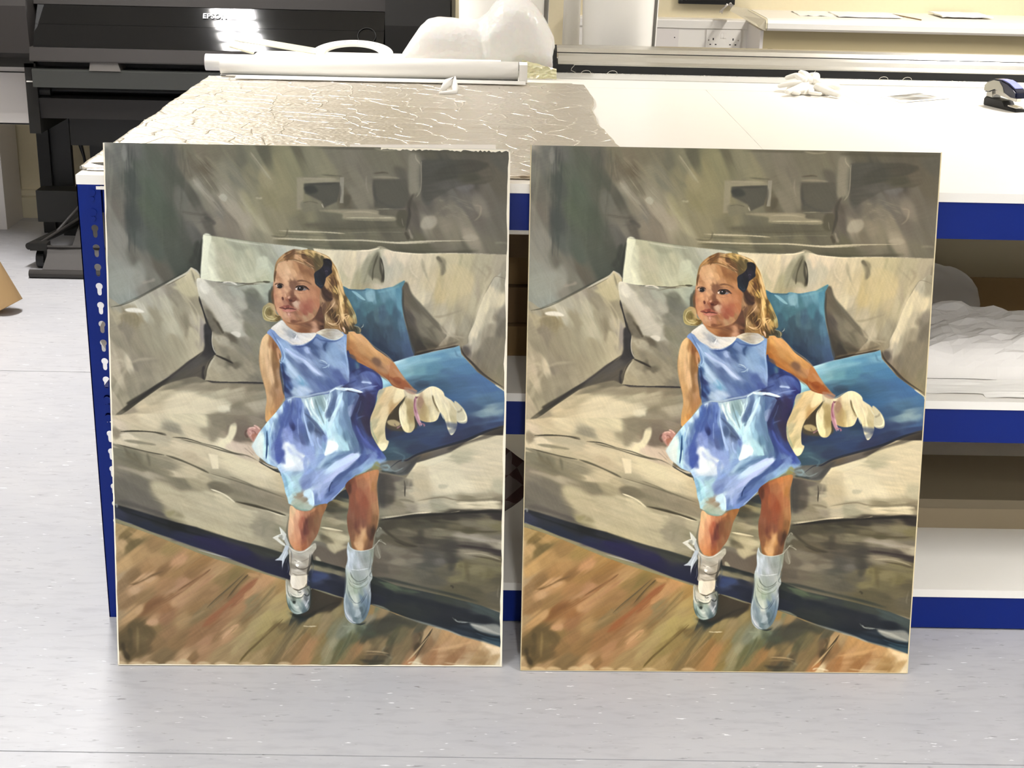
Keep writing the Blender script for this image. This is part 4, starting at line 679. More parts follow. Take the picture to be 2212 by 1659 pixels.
# ---- wooden floor
frame(235, 1100, 4.74)
M('-30,130 60,120 250,175 450,245 700,345 900,425 1100,495 1350,570 1830,720 2000,900 2040,1100 2300,1180 2500,1100 2600,960 2699,963 2887,1029 3148,1127 3321,1176 3630,1282 4083,1420 4150,1440 4150,1650 -30,1650', '100,200,a28a5b 150,250,806c40 250,330,7c6a40 100,350,b7996a 300,250,a98b59 450,330,94774a 600,400,99804d 300,450,ab8a58 150,550,b79663 500,500,a88555 720,510,b58b5f 850,450,a2814f 900,550,977443 250,680,8b6e45 400,600,a07d4e 550,620,8c6b40 250,800,b39067 370,690,b8946a 450,700,b08a5b 700,620,9a7848 850,650,8f6d41 600,750,a17b4f 750,750,a8805a 480,950,876139 350,880,93754a 200,930,90724a 150,750,927650 100,900,987a52 250,1050,b18f60 400,1000,886238 600,850,a68259 700,930,b08a60 850,800,ab885c 1000,700,a98256 1100,640,b08f60 1150,700,917748 1050,800,9d7b4f 1000,850,96754a 900,1000,937346 900,1060,887249 750,1120,a48557 600,1000,956c42 550,1100,97704a 430,1150,ac875c 250,1200,6c5a35 200,1300,625332 350,1250,6f5e38 300,1300,857047 450,1230,8c7246 150,1400,544629 200,1480,5c4d2e 380,1400,6f5b38 500,1350,8a6e45 600,1250,94734a 700,1350,8d6f45 550,1500,806a45 750,1530,b9976c 300,1550,a3875f 120,1530,a38b66 900,1250,957047 1000,1350,a67e57 950,1430,a9835a 1100,1300,947249 1100,1200,97724b 850,1500,8f7047 1050,1150,946b42 1200,1050,99714a 1300,950,94653f 1400,850,9d6f47 1250,880,8a6c44 1200,950,97764c 1500,800,ad895c 1600,720,b48c5d 1300,750,8a7043 1250,680,857241 1350,1000,a07a4f 1450,950,8c7a53 1300,1200,a88b5c 1200,1270,b38c62 1400,1130,8d7449 1500,1000,8b7750 1600,950,9c8657 1650,850,a58a58 1700,1000,a4905f 1750,900,aa945f 1750,800,a08350 1500,1150,a59361 1650,1080,a8965f 1750,1120,a5955f 1400,1300,a28e5f 1300,1400,a38c60 1200,1450,9d8459 1600,1200,a2915a 1700,1180,7c6a3e 1650,1300,8c7a4a 1550,1380,91804f 1800,1300,8d7849 1700,1400,8d7549 1850,1350,8b7747 1900,1400,94783f 1900,1480,9a7c4b 1800,1500,907144 1500,1500,a28a5c 1950,1250,86754a 1850,1180,746a45 2000,1200,7c7350 1960,1150,8b8462 60,300,b39a70 60,700,a8906c 60,1100,a08862 60,1500,b09a74', 1.6, -38, 5, 45, 5, sm=0, soft=5)
frame(655, 1250, 4.916)
M('-60,240 100,90 400,185 560,235 700,262 920,330 1010,372 1200,435 1380,485 1550,535 1700,595 1900,650 2170,735 2170,960 -420,960 -330,820 -200,600', '50,450,8c7c53 150,400,8d7f56 250,400,90805a 350,330,8c8058 0,550,7c6c44 100,550,8c7848 200,500,918058 50,700,a07c4f 130,680,9b7c50 60,800,a37d4f 20,620,8c6f41 200,650,8a7849 250,750,908560 320,680,8f8b6c 380,700,6a6a45 350,800,706a45 450,650,6a6a4a 300,560,7c795a 420,560,7a7d67 520,520,8f9580 480,600,6b7158 550,620,5e5f42 250,850,8d8560 150,850,8a7848 450,850,8a7249 550,700,8c7147 600,750,957549 650,620,54523a 750,570,4a4b38 600,560,5a6252 700,520,4c5346 800,620,7a6c49 750,650,6a5f40 900,550,5d5740 850,480,47463a 950,450,4a4739 700,700,8f7850 850,700,87744f 700,820,6a5a3c 850,800,5c5138 750,880,4f4a38 900,860,6f664c 950,620,5e5a40 1050,580,6c6445 1150,550,7a6a48 1100,700,7d6c48 1000,750,7c6a48 1000,850,85724e 1230,600,6d5b40 1180,450,54503a 1250,520,585440 1300,600,a38a63 1230,700,54452c 1250,750,7c6240 1350,650,91714a 1400,580,a38a63 1500,620,ae8a5a 1650,680,b48f5f 1500,750,b38e63 1800,680,b28f62 1950,700,c0a276 2080,740,d3bc96 1400,800,a3784c 1600,820,9d7549 1700,760,a57d52 1900,780,ab8a5a 2050,820,b89c6e 1900,870,9e7f50 1300,850,a07a50 1150,850,b07f50 1150,800,8f744f 1200,890,c3b08c 1700,890,b79a72 2100,900,d3c4a3 600,870,77663f 750,320,90794c 850,350,857350 800,280,6c7056 720,400,86806a 100,150,3c3626 250,200,42392a 350,230,453c2b 200,290,3f3a28 100,330,39382a 30,370,2e3530 300,290,4a412c', 1.6, -55, 4, 40, 5, sm=0, soft=5)
P('80,110 250,150 400,200 400,260 300,310 150,360 20,410 -20,330 60,240', '3f382a', 5, .8); S('110,92 250,135 405,190', 14, '77765f', 1.5, .85)
S('720,252 850,290 930,330', 16, '7a7d6a', 1.8, .9); S('1010,372 1200,432 1380,482 1550,532 1700,592 1900,645 2120,722', 16, '6f7570', 1.8, .9); S('1400,500 1550,540 1700,600', 10, '9a9a8c', 1.5, .7)
P('640,560 760,480 900,400 1050,400 1240,460 1150,480 1000,500 850,600 700,620', '4a493a', 9, .75); S('560,480 620,470 680,440', 16, '3c4238', 3, .7)
S('0,490 60,495 150,492', 10, 'c0b492', 1.2, .9); S('415,490 500,495 640,490', 10, 'a3a48a', 2, .7); P('420,480 560,470 640,500 560,560 480,540', '7f8770', 6, .6)
S('560,520 500,620 430,740 340,880', 60, '73734f', 5, .5, dry=.7); S('520,540 480,640 380,820', 20, '5a5f42', 2, .6); S('340,640 280,760 230,880', 34, '9a9470', 4, .6, dry=.6); S('180,640 90,780 30,880', 40, 'a9824f', 4, .5, dry=.6)
S('1240,520 1280,560 1240,660', 20, '5a5238', 3, .7); S('1380,510 1320,600 1260,700 1180,790 1110,870', 12, 'b39a70', 2, .8); S('1390,515 1330,620 1270,710 1200,840', 10, '4c4028', 1.5, .7)
S('700,760 850,770 920,790', 14, 'a08a62', 3, .6); S('870,790 920,800 900,830', 20, '4a4230', 3, .7); S('620,870 750,880 870,875', 30, '4d4936', 5, .7); S('890,700 850,760 920,820 960,840', 14, '8a8468', 3, .6); S('900,580 960,640 930,760', 30, '565037', 5, .6)
S('1120,890 1180,875 1300,905', 14, 'd3c6a6', 2, .8); S('1330,740 1500,730 1700,690 1850,640', 22, 'c09a6a', 4, .6, dry=.5); S('1300,850 1500,840 1800,830', 26, '9c7347', 5, .5, dry=.5); S('1500,880 1700,900 1950,905', 10, 'cdb891', 2, .7); P('1900,650 2000,680 2120,730 2120,790 2000,760', 'd6c09a', 5, .6)
frame(235, 1100, 4.74)
for s, w, c, a in (('1040,600 900,700 700,850 520,960 400,1010', 40, '8f663d', .6),('1400,640 1200,830 1020,980', 12, '6c5d38', .8),('1440,650 1340,750 1230,890', 9, '6a5532', .8),('1530,700 1350,860 1150,1030 1000,1160', 60, '98683f', .6),('1570,700 1480,800 1380,900', 50, 'b78f5f', .6),
        ('1700,770 1560,930 1400,1080 1200,1260', 20, '8b6c45', .6),('1760,800 1600,960 1500,1050', 12, '7f6a42', .6),('1330,1180 1260,1240 1180,1310', 34, 'bb9468', .7),('1000,700 850,800 660,950', 30, 'b18a5f', .6),('800,720 660,810 540,890', 20, 'b08862', .6),
        ('1010,960 950,1010 850,1120', 40, '887553', .5),('1780,1100 1600,1280 1400,1480 1340,1560', 22, '7a6836', .7),('1460,1410 1400,1480', 14, '5c4a2a', .7),('1850,1200 1700,1360 1560,1540', 40, '8a7546', .5),('2000,1210 1850,1380 1760,1560', 26, 'a08355', .5),('1900,1260 1820,1340 1780,1400', 16, '6c5c38', .6),
        ('560,600 420,680 220,760', 26, '876a42', .6),('1100,1200 950,1280 750,1420', 60, '906c44', .4),('1250,1180 1100,1340 1000,1500', 50, 'a5845a', .4)): S(s, w, c, 2.5, a, dry=.7)
P('1420,640 1480,640 1540,660 1500,680 1440,670', 'b08a5a', 2, .8); P('1740,1160 1830,1160 1860,1200 1790,1240 1740,1210', '6f5e38', 4, .7)
P('190,1180 250,1150 400,1180 480,1260 420,1330 330,1300 360,1450 300,1520 230,1500 200,1560 110,1450 130,1380 200,1300', '675633', 7, .7); P('280,1190 300,1280 290,1450 275,1400', '8f7b50', 4, .6); P('360,690 430,670 480,690 410,740 370,730', 'bd9a70', 3, .7); P('390,1130 500,1120 480,1180 400,1170', 'b5906a', 4, .7); P('700,500 780,480 770,530 700,550', 'ba9064', 4, .6); P('210,800 300,780 310,830 240,860', 'bb9a72', 5, .6)
for x, h in ((100,18),(260,14),(420,16),(640,20),(760,40),(960,16),(1150,14),(1400,12),(1800,14)): P('%d,1582 %d,%d %d,%d %d,1582' % (x - 70, x - 30, 1570 - h, x + 30, 1572 - h, x + 80), 'c3ab82', 3, .8)
S('60,150 62,600 68,1000 80,1560', 30, 'bda47c', 3, .5)
# ---- hand on the sofa (left), toy
frame(230, 880, 4.365)
P('1330,190 1350,170 1400,160 1395,145 1440,165 1460,200 1430,290 1400,310 1370,290 1330,230', 'b98f83', 2, .95); S('1330,190 1310,230 1340,270', 14, '6a4a42', 2, .7); S('1345,180 1380,170 1410,180', 14, 'd3b3a3', 1.2, .8); S('1350,200 1370,230 1350,250', 12, 'cda596', 1.2, .7); S('1370,200 1400,210 1410,240', 10, '8a5f55', 1.2, .7); S('1390,150 1420,160 1450,190', 10, 'd6b8a8', 1, .8); P('1370,240 1430,230 1420,290 1395,305', 'a8755f', 2.5, .8); S('1390,300 1405,290 1420,270', 8, 'c0563a', 1.2, .6)
P('1180,310 1330,320 1400,360 1380,420 1250,400 1120,360', 'c9b7a2', 6, .7); S('1300,360 1350,400 1390,440', 6, '8f8270', 1, .6); S('1330,340 1370,390 1400,420', 5, 'a89a88', 1, .6)
frame(760, 590, 3.686)
P('280,1000 420,960 520,1150 500,1230 380,1240 270,1200', '5a5038', 5, .9); P('300,1060 380,1020 390,1150 330,1180 290,1150', '574a30', 4, .8)
P('285,1160 340,1150 390,1180 360,1205 300,1190', 'b3a377', 2, .9); S('360,1220 400,1195 420,1210', 12, 'a57f86', 1.5, .8); S('340,1180 360,1205 390,1200', 9, '77655a', 1.5, .7)
M('195,945 240,905 330,878 400,878 440,905 425,965 370,1030 300,1110 270,1200 275,1300 298,1325 275,1385 240,1398 205,1350 150,1240 143,1150 180,1060 205,985', '300,920,d8c294 380,930,e2d1a3 250,980,cdb588 250,1080,d3bd90 200,1080,bfae85 330,1030,c4a774 180,1180,b3aa88 220,1200,cfc095 240,1350,cdc7a3 200,1290,b9ae86 260,1300,c6bb93 210,930,a5a492', 1, -60, 3, 15, 4)
P('370,920 420,900 420,960 350,1020 330,990', 'e6d7ab', 3, .7); P('300,1060 340,1030 330,1080 300,1110', 'b28f5c', 4, .6); P('240,1060 300,1050 270,1160 240,1180', 'dcc99c', 4, .6); S('150,1160 165,1240 210,1340', 12, '8a9a88', 2, .6); P('215,1350 280,1340 270,1385 240,1395', 'ded9ba', 2, .7)
M('420,905 520,945 620,888 690,898 740,960 700,1110 670,1160 600,1170 540,1150 500,1120 505,1200 480,1247 440,1252 410,1225 385,1150 380,1060 425,985', '450,930,cbbf9f 520,960,cfc5a5 600,930,dcd2b0 680,920,e2dabb 640,900,dfd8ba 420,1060,d8caa0 400,1120,dcd0a8 450,1030,b9a679 470,1100,a3905f 440,1200,d8cd9f 470,1220,b5a980 560,1040,a88f6c 600,1000,cdbf97 600,1080,c0ae80 660,1100,d9cfa8 640,1150,cfc49b 580,1150,b09c6e 690,1050,cbbf9a 540,1000,a68a70', 1, 80, 2, 12, 4)
P('440,1010 480,990 495,1050 490,1160 450,1180 440,1080', 'aa9768', 3, .6); P('560,1000 600,1050 590,1130 555,1150 550,1060', 'b09968', 3, .6); P('640,960 660,970 690,1040 700,1090 670,1060', '938456', 2, .6)
S('645,955 655,1010 690,1065', 7, '574a33', 1, .7); S('385,1070 385,1140 412,1220', 5, 'efe6c2', .9, .8); S('390,1060 420,990 440,960', 6, '857650', 1.2, .6)
S('512,965 505,1040 520,1120 548,1205', 26, 'b88c92', 1.2, .95); S('505,975 500,1040 515,1100', 8, '8a4f5c', 1, .7); S('525,1100 545,1160 560,1200', 10, 'd3aeb3', 1, .8); S('540,1180 575,1185 580,1205', 12, 'a97580', 1.2, .8); S('510,965 520,975 530,965', 12, '6a3f48', 1.2, .7)
P('530,970 560,975 575,1010 550,1060 530,1040', 'a4866c', 2, .8)
P('820,1000 890,1060 920,1125 915,1175 870,1180 830,1150 830,1080', 'bdbaa0', 1.2, 1); S('840,1090 870,1080 880,1060', 14, '857f6f', 2, .6); S('850,1160 900,1160 912,1120 880,1060', 10, 'd9d8c0', 1.2, .8)
M('640,900 700,905 740,960 800,1000 835,1050 835,1130 842,1190 825,1245 795,1272 770,1235 735,1130 700,1080 670,1020', '700,950,ded6b4 740,980,d5ccac 760,1050,d8cfac 730,1080,d9d0a8 800,1080,c0b793 810,1150,b5ac88 780,1180,cfc7a0 800,1240,dfdab9 820,1200,cdc5a0 700,1040,e0d6b0', 1, 65, 2, 12, 4)
S('740,965 790,1010 840,1080', 9, 'c9cbb8', 1, .7); S('735,1010 770,1100 790,1220', 12, 'e6dfbd', 1.5, .6); S('665,985 700,1070 740,1150', 10, 'e8e0bd', 1.2, .7)
S('420,905 480,930 520,940 600,895', 10, 'aaa391', 1.5, .6); S('195,945 225,930 250,915', 26, '9fa193', 2, .8)
# ---- left arm of the figure
frame(540, 690, 5.184)
M('215,130 270,180 310,240 345,300 350,450 345,600 380,780 385,860 300,1000 230,1110 180,1115 175,1000 190,880 175,760 140,640 110,500 105,400 120,280 150,180', '180,170,d8b888 150,300,d3b182 200,300,d6b486 130,450,c9a676 200,450,d6b285 240,250,a87f55 280,280,8a5f3c 300,250,a27850 330,370,b98a64 300,380,8f6a42 260,400,a6804f 230,550,d0ac80 170,600,c39f6f 290,500,8c6a44 320,600,ab8a6a 250,650,d3b085 200,720,bf9968 300,700,97754f 330,780,b08a65 350,850,a8805a 270,800,a37e55 220,850,c7a172 250,950,cc a46f'.replace('cc a46f', 'cca46f') + ' 200,900,bf9765 300,900,a87f56 210,1050,cfa368 260,1000,bd8d58 190,1000,c09a66', 1, 85, 3, 20, 4)
S('345,450 350,600 370,720 392,830', 20, '2c3a55', 2, .7); S('115,300 108,450 145,640 180,800', 6, '8f7450', 1, .6); S('280,300 270,450 285,560 300,700', 26, '8f6f48', 5, .5); S('240,280 235,450 245,620', 26, 'dcbb90', 5, .4)
P('300,300 340,330 340,420 315,410', 'c39873', 2, .7)
# ---- other arm
M('1085,130 1130,115 1200,120 1300,190 1400,300 1500,370 1620,470 1720,640 1780,760 1620,730 1540,650 1400,560 1250,500 1160,430 1080,350 1070,230', '1130,160,cd9f62 1200,170,d0a06a 1300,230,c99a62 1250,300,c29258 1150,280,b47f48 1120,350,a06b38 1200,380,b07a44 1300,420,a9743f 1400,330,cc9c62 1350,380,bd8c50 1450,400,c2935c 1400,440,8f6a48 1430,470,86634a 1340,480,ad7a48 1500,450,bf9058 1500,550,aa8058 1560,520,b98a60 1600,560,b18058 1560,620,a0622f 1620,620,b37a48 1650,700,9c5a30 1600,680,8f5028', 1, 42, 3, 20, 4)
S('1130,112 1230,130 1380,270 1520,370 1640,480', 9, 'cfa877', 1.2, .6); S('1080,350 1180,440 1300,510 1440,590 1560,680', 10, '8a5a30', 1.5, .6); P('1080,160 1110,150 1120,280 1085,300', '9a7040', 3, .6); P('1380,410 1450,410 1460,470 1400,480', '8a6548', 4, .6)
frame(760, 590, 3.686)
P('320,690 400,790 440,840 500,905 520,925 430,900 340,880 300,820', 'b27c4c', 1.2, .8); P('330,820 400,820 480,905 420,900 350,870', '9a5a2c', 2.5, .8); P('330,740 400,790 420,840 370,800', 'bb8f68', 3, .7); P('420,890 520,915 500,950 440,930', 'a8846f', 2, .7)
# ---- dress
frame(540, 690, 5.184)
M('1090,330 1150,420 1300,500 1410,560 1470,620 1490,740 1440,780 1400,950 1350,1100 1370,1280 1440,1400 1530,1525 1500,1560 1420,1600 1250,1660 1100,1650 1000,1000 1050,700', '1130,420,2e4178 1200,470,3a5572 1150,520,27366a 1250,520,2a3470 1200,600,3f5390 1300,600,5063a3 1400,600,4d5ea0 1440,660,485b9a 1300,670,6075ab 1350,720,5a6fae 1200,680,4a609f 1230,740,6a80b8 1400,760,39498a 1450,740,33377a 1250,850,2f2f58 1350,850,3a3460 1200,950,2f3358 1350,950,332f50 1300,1100,3a344f 1200,1100,34406a 1330,1200,3f3a55 1250,1250,3a4a85 1300,1350,42559b 1400,1380,3b4a85 1200,1350,2f4582 1250,1500,4a66a0 1350,1500,5f7ab0 1450,1450,3f55a3 1500,1500,4a66a8 1400,1600,6f8fbd 1530,1550,5f7fa0', 1, 60, 3, 20, 4)
P('1100,370 1180,400 1200,500 1130,560 1110,480', '28457c', 3, .8); P('1180,460 1210,470 1230,520 1200,540', '6a8d9a', 4, .5); S('1120,590 1200,540 1350,530 1440,600 1480,680 1480,760', 10, '28306a', 1.8, .8); S('1250,580 1340,570 1420,620', 26, '5f74b3', 4, .5)
S('1250,675 1320,680 1360,690', 22, '92a7d0', 2, .85); S('1200,780 1300,740 1440,720', 12, '8a9fd0', 1.5, .6); S('1060,620 1120,640 1230,600', 18, '5a70a5', 3, .5)
# bodice
M('195,130 240,85 300,120 400,160 600,200 740,110 900,140 1040,120 1085,140 1085,330 1110,480 1115,640 1100,690 960,775 850,830 700,870 560,870 450,870 400,870 380,700 350,540 340,450 360,380 320,280 240,170', '230,130,7d97c4 300,200,7a93bd 350,260,8fabd0 400,300,86a5cc 370,420,8fafd0 430,330,a3bcdc 480,370,9bb3d6 560,430,8aa3cf 650,480,9db3da 760,590,9fb5dc 450,420,6580ab 600,500,5c74a3 550,300,5d78ad 650,320,8ba2cd 700,280,46618f 740,350,5b76a3 800,250,7892bf 850,280,4d6b97 830,400,7c9ac4 950,350,7d9fc8 1050,300,8aa5c8 900,450,86a3cc 1000,480,84a4cf 1090,450,6f8fbe 750,450,7a96c0 700,400,7089b8 850,550,5f7bab 780,640,5672a5 650,600,5c76a6 950,600,5f7ab2 1000,600,5069a6 1060,560,7d9acb 1090,620,7088b8 900,700,4d68a3 1040,670,4a5fa0 700,700,6b86b5 800,720,556fa8 640,780,8aa6cc 700,800,6078a8 600,700,87a5cb 560,800,a3bcd8 550,660,7fa6cc 590,690,6aa0c8 480,600,a0bbd8 430,520,a3bfdc 500,680,86a5cc 400,620,3a4a7c 390,750,2e3d6e 450,730,4a6aa0 500,780,9fb6cf 380,500,44628f 400,820,5c74a0', 1, 40, 3, 15, 4)
S('245,115 300,210 345,290 375,400 360,440', 12, '5d79ab', 1.3, .7); S('300,190 350,260 400,330', 14, 'a8c0dd', 1.5, .7); S('350,400 340,450 360,470', 16, 'b5cbd8', 1.5, .7); S('380,330 395,400 370,450', 10, 'a3bfdc', 1.3, .8)
S('400,300 500,380 620,450 700,530 795,600', 30, 'aac0e2', 2.5, .8); S('480,330 600,420 720,520', 16, '7e98c6', 2, .7); S('400,450 460,520 560,620 610,690', 40, 'a8c2de', 4, .6); P('540,600 600,660 610,730 560,690', '6aa3cc', 3, .8)
P('540,720 640,730 720,790 640,810 560,830', 'adc4df', 5, .6); P('610,310 680,295 670,350 640,360', 'a3b8de', 2.5, .6); S('700,280 740,340 780,420', 24, '435f92', 4, .6); S('860,230 830,290 860,330', 22, '3f5d8c', 3, .6)
P('860,300 960,240 990,400 950,520 880,450', '84a6cf', 7, .6); S('780,430 840,450 870,480', 8, 'b5cbdc', 1.2, .9); S('770,460 840,480 875,490', 7, '4d6a98', 1.2, .7); S('810,520 860,510 890,480 880,520', 9, 'a5c0d8', 1.2, .8); S('1050,470 1090,520 1110,600', 22, '86a3d2', 3, .6); P('940,560 1000,540 1020,600 980,660 940,620', '5069a6', 4, .6)
S('1060,180 1065,300 1090,450 1110,640', 10, 'a5bcd6', 1.5, .6); S('1030,470 1060,500', 12, '46629a', 1.5, .6); S('480,260 560,285 680,250 740,180 800,210 940,225 1040,190', 12, '3a5590', 2, .75)
# sash
S('400,870 500,850 600,850 750,810 870,790 970,745 1050,710', 22, 'a3b8cc', 2, .85); S('490,855 620,858 700,840 850,810', 6, '5f7288', 1, .7); S('650,815 800,785 900,760', 10, '5a73a6', 1.5, .6)
P('900,780 960,740 1050,740 1150,745 1270,790 1240,800 1100,770 1020,790 990,760 910,830 880,840', 'bcd3e6', 1.5, .95, sm=0); S('1060,760 1160,760 1270,795', 9, 'e3eff4', 1.2, .9); S('960,745 1010,775 1050,790', 12, 'd9ecf2', 1.3, .8); S('1050,700 1100,700 1200,660', 12, '2c3f80', 2, .7)
# skirt
M('500,850 620,860 760,830 880,810 960,760 1080,780 1200,800 1230,830 1180,960 1130,1080 1150,1200 1220,1350 1240,1480 1300,1560 1300,1620 1000,1640 400,1640 300,1635 200,1592 75,1490 20,1400 100,1250 200,1120 300,1010 400,880', '450,870,b9cde0 350,960,c3d8e2 280,1050,c5dce6 440,950,4b66a8 400,1000,4a68b0 480,930,3f5898 550,920,6a88c8 500,1000,5a76b5 560,1000,4a66b0 300,1130,7595bb 250,1150,9dbcd8 200,1150,bcd9e3 350,1150,4560a5 420,1150,506cb5 380,1080,4964ac 500,1100,4f6ab3 560,1100,5b76bd 490,1180,2f3f80 440,1220,6a80c5 400,1250,7d92d0 520,1250,5a72b5 600,1050,86a5cf 650,1050,6480b0 600,1200,4d67a8 680,1180,4c6590 620,900,b0c9d8 680,920,bfd3d8 700,1000,b3cfd8 740,900,93b0b8 790,900,7f9da6 830,900,9db8be 780,1000,8fb5c8 720,1100,a8cde0 780,1150,b5dbea 880,850,a3bfd0 900,900,6a85b0 960,830,6480ab 1000,850,aacbe4 1050,850,6d8bb0 1020,900,a5c9e6 940,950,5c7ba8 900,1050,5b7a9c 960,1100,a8d3ea 1080,1000,6587ad 1100,900,4d6a9c 1150,900,56709f 1150,1000,6f86b8 1050,1150,6f93b8 1130,1200,5a7a9c 1180,1350,56789a 1080,1280,6288a5 1000,1200,8fbbd5 920,1150,b3dcec 830,1080,b8dbe8 850,1180,b3ddec 880,1250,b8dfee 750,1200,586d90 760,1260,566c93 700,1300,8fabda 640,1300,4f6a9f 580,1320,56699f 520,1320,6a80b8 460,1300,7f95d5 700,1400,86a3da 780,1350,7f9acb 750,1300,8aa3cf 840,1300,6f8ac5 830,1400,7fa6cf 900,1380,e8f6f5 960,1400,e0f1f3 1000,1330,b0d8e2 1080,1400,9cc8d8 880,1470,dff0f2 800,1480,a5c8e0 1150,1420,6a8cab 1050,1450,a5cde2 1200,1450,5a76a3 100,1400,d0dcd8 60,1420,bfc9c5 130,1300,cfe2e0 200,1250,6f9fc8 170,1400,b5dce0 190,1350,3f6a98 230,1350,8cb4d5 250,1450,a3c4de 290,1300,5f7fb8 330,1400,4a66b5 360,1500,4d60ab 300,1520,4a66b8 250,1550,a5c5de 400,1400,c5d0e0 450,1450,d8e4ee 400,1560,e0eef0 500,1560,d3e2ea 580,1500,bccbde 560,1420,93a8da 650,1500,8aa6de 700,1600,86a3dc 600,1600,c3d3de 1150,1530,b0c6ec 1050,1580,a3c0e5 1200,1560,56709f 950,1530,7fa0c4 850,1550,a0c5e0', 1, 75, 3, 20, 4, sm=0)
frame(540, 940, 6.9125)
M('400,430 560,300 1000,250 1640,240 1760,260 1860,220 2000,340 1920,390 1880,400 1720,520 1580,570 1500,640 1430,730 1330,840 1240,940 1180,970 1150,1000 1060,1000 960,1030 900,1090 780,1090 640,1020 580,990 560,900 530,820 510,700 460,540', '500,450,a8c4e2 560,560,a8cde5 500,600,8fb8d5 540,720,86b5cc 580,850,9fcad8 620,960,a5ccd4 620,700,b5dbe8 680,620,a3c8d8 700,800,a3c9d3 640,880,b3d0d0 700,870,9d9a88 760,880,a08f7c 750,950,b3bcb0 820,940,8f8878 680,960,c0c8b8 850,850,b3cce0 900,820,b5d0e6 900,950,bcdbe8 850,1000,b5c5c0 780,1040,8fa498 700,1040,8ca38f 900,1040,a8b8b5 970,900,7f98c0 1000,980,6a85b0 980,830,8aa3d0 1050,900,8299cf 1030,750,a3b8e0 1020,650,94acdc 1100,800,8ea5d6 1130,950,6f8cc5 1180,880,6a80b5 1200,800,6078b0 1180,700,8aa0d0 1100,600,94acdc 1000,550,8fa8dc 850,600,7f98c8 830,700,7289bd 900,700,86a0d0 880,500,86a5de 950,400,82a3da 820,350,8fa8da 780,450,a8bfe0 700,500,8cabc8 650,400,dfe9ee 560,400,d8e8ee 720,350,eef5f3 800,400,c5d5e5 1050,450,8aa8d0 1150,400,6d90b5 1000,330,86a8da 1200,480,b5d3f0 1300,430,b5cff0 1400,380,b8caf0 1500,330,b8caf2 1600,280,a8c0ec 1250,560,a8bae8 1400,480,9db3e0 1200,620,a3b5e3 1450,560,56709f 1350,600,4f689d 1300,700,546ea8 1400,650,5f7ab0 1550,450,4f699d 1600,380,5672a8 1500,520,6581b8 1600,520,7590b8 1700,450,86a6d0 1650,330,3f5c9c 1700,300,4a60a5 1800,350,86a5cf 1750,420,7a9dc8 1850,280,6078b5 1930,300,3f55a8 1880,350,7592b8 1230,750,47609f 1200,830,3f5a92 1300,780,5f7ab8', 1, -40, 3, 20, 4, sm=0)
frame(540, 690, 5.184)
for s, w, c, a in (('690,850 690,960 760,1080 830,1180', 26, 'cfe6ec', .8),('640,860 690,1000 780,1120', 14, '9cc0d0', .7),('730,860 760,960 800,1060 840,1160', 14, '7896a0', .7),('780,850 800,930 840,1010', 30, '86a3a8', .7),('830,840 870,960 850,1060 845,1170', 12, 'cdeaf0', .8),('900,800 890,900 860,980 850,1070', 20, 'c0dce8', .8),
        ('1040,790 1000,880 960,1000 920,1100 880,1200', 44, 'b8d9ee', .85),('1090,800 1080,900 1070,1000 1090,1150 1160,1300', 44, '6a8cb3', .6),('1000,1000 980,1120 980,1200', 26, 'a3cfe8', .6),('450,880 430,980 380,1100 350,1200 310,1330 280,1450', 26, '4763ab', .6),('480,880 490,980 480,1100', 24, '5672b8', .6),('560,880 550,980 560,1090', 20, '6a8ad0', .6),
        ('600,880 600,1000 620,1120 650,1240 690,1380', 14, 'a3bde5', .8),('540,1080 540,1180 550,1270', 14, '7c97d0', .7),('610,1020 700,1100 790,1200 830,1260', 30, '586f9a', .6),('660,1230 690,1330 720,1400', 20, 'a3c0ea', .7),('760,1290 770,1370 810,1430', 20, 'a3bfe8', .7),
        ('185,1210 195,1320 190,1450 180,1540', 14, '335f93', .8),('230,1140 215,1250 225,1350 215,1450', 18, 'a5cbe5', .7),('280,1200 270,1320 240,1450', 22, '7f9fd0', .6),('210,1380 200,1500 220,1600', 16, 'c8e8ea', .7),('150,1260 160,1400 155,1530', 20, 'bfe3e8', .6),
        ('390,1250 420,1350 540,1430 700,1500', 34, '889fda', .5),('940,1140 900,1210 870,1300', 30, 'c0e3f0', .6),('960,1280 1040,1360 1120,1440', 20, 'a8d2e2', .7),('1110,1390 1150,1395', 9, 'b5d3dc', .8),('860,1500 1000,1470 1160,1450', 24, '5b7fa8', .7),('820,1620 950,1520 1080,1470', 26, '6d90b5', .6)): S(s, w, c, 1.6, a, dry=.25)
P('880,1360 930,1340 990,1380 980,1430 900,1490 840,1500 850,1440', 'eef8f6', 2.5, .95); P('980,1260 1020,1300 1080,1370 1100,1430 1000,1440 1010,1370 960,1340', 'acd6e3', 4, .6); P('470,1170 510,1190 500,1225 480,1215', '2b3b78', 3, .8)
P('370,1360 450,1370 560,1440 610,1500 600,1660 380,1660 350,1560 400,1480', 'd3dfea', 5, .7); P('380,1530 470,1500 540,1520 500,1600 400,1640', 'edf6f4', 4, .8)
P('250,1370 380,1290 400,1450 390,1560 290,1600 240,1560', '4a62b3', 6, .5); P('20,1380 60,1330 110,1260 150,1250 150,1520 80,1490', 'd5e0dc', 4, .6)
P('1100,960 1170,930 1150,1040 1110,1060', '9aaace', 2.5, .6); P('1170,850 1230,830 1180,1000 1130,1080', '47537f', 4, .6); S('1230,830 1330,790 1420,780', 20, '33386f', 3, .8)
S('1200,1020 1190,1150 1260,1280 1330,1370 1420,1450', 34, '4055a5', 4, .6); S('1160,1150 1220,1280 1250,1400 1260,1540', 34, '2f4788', 4, .6); S('1300,1050 1210,1080 1200,1100', 10, '6275a5', 2, .6); S('1360,880 1300,1000 1280,1100', 24, '37305a', 4, .6)
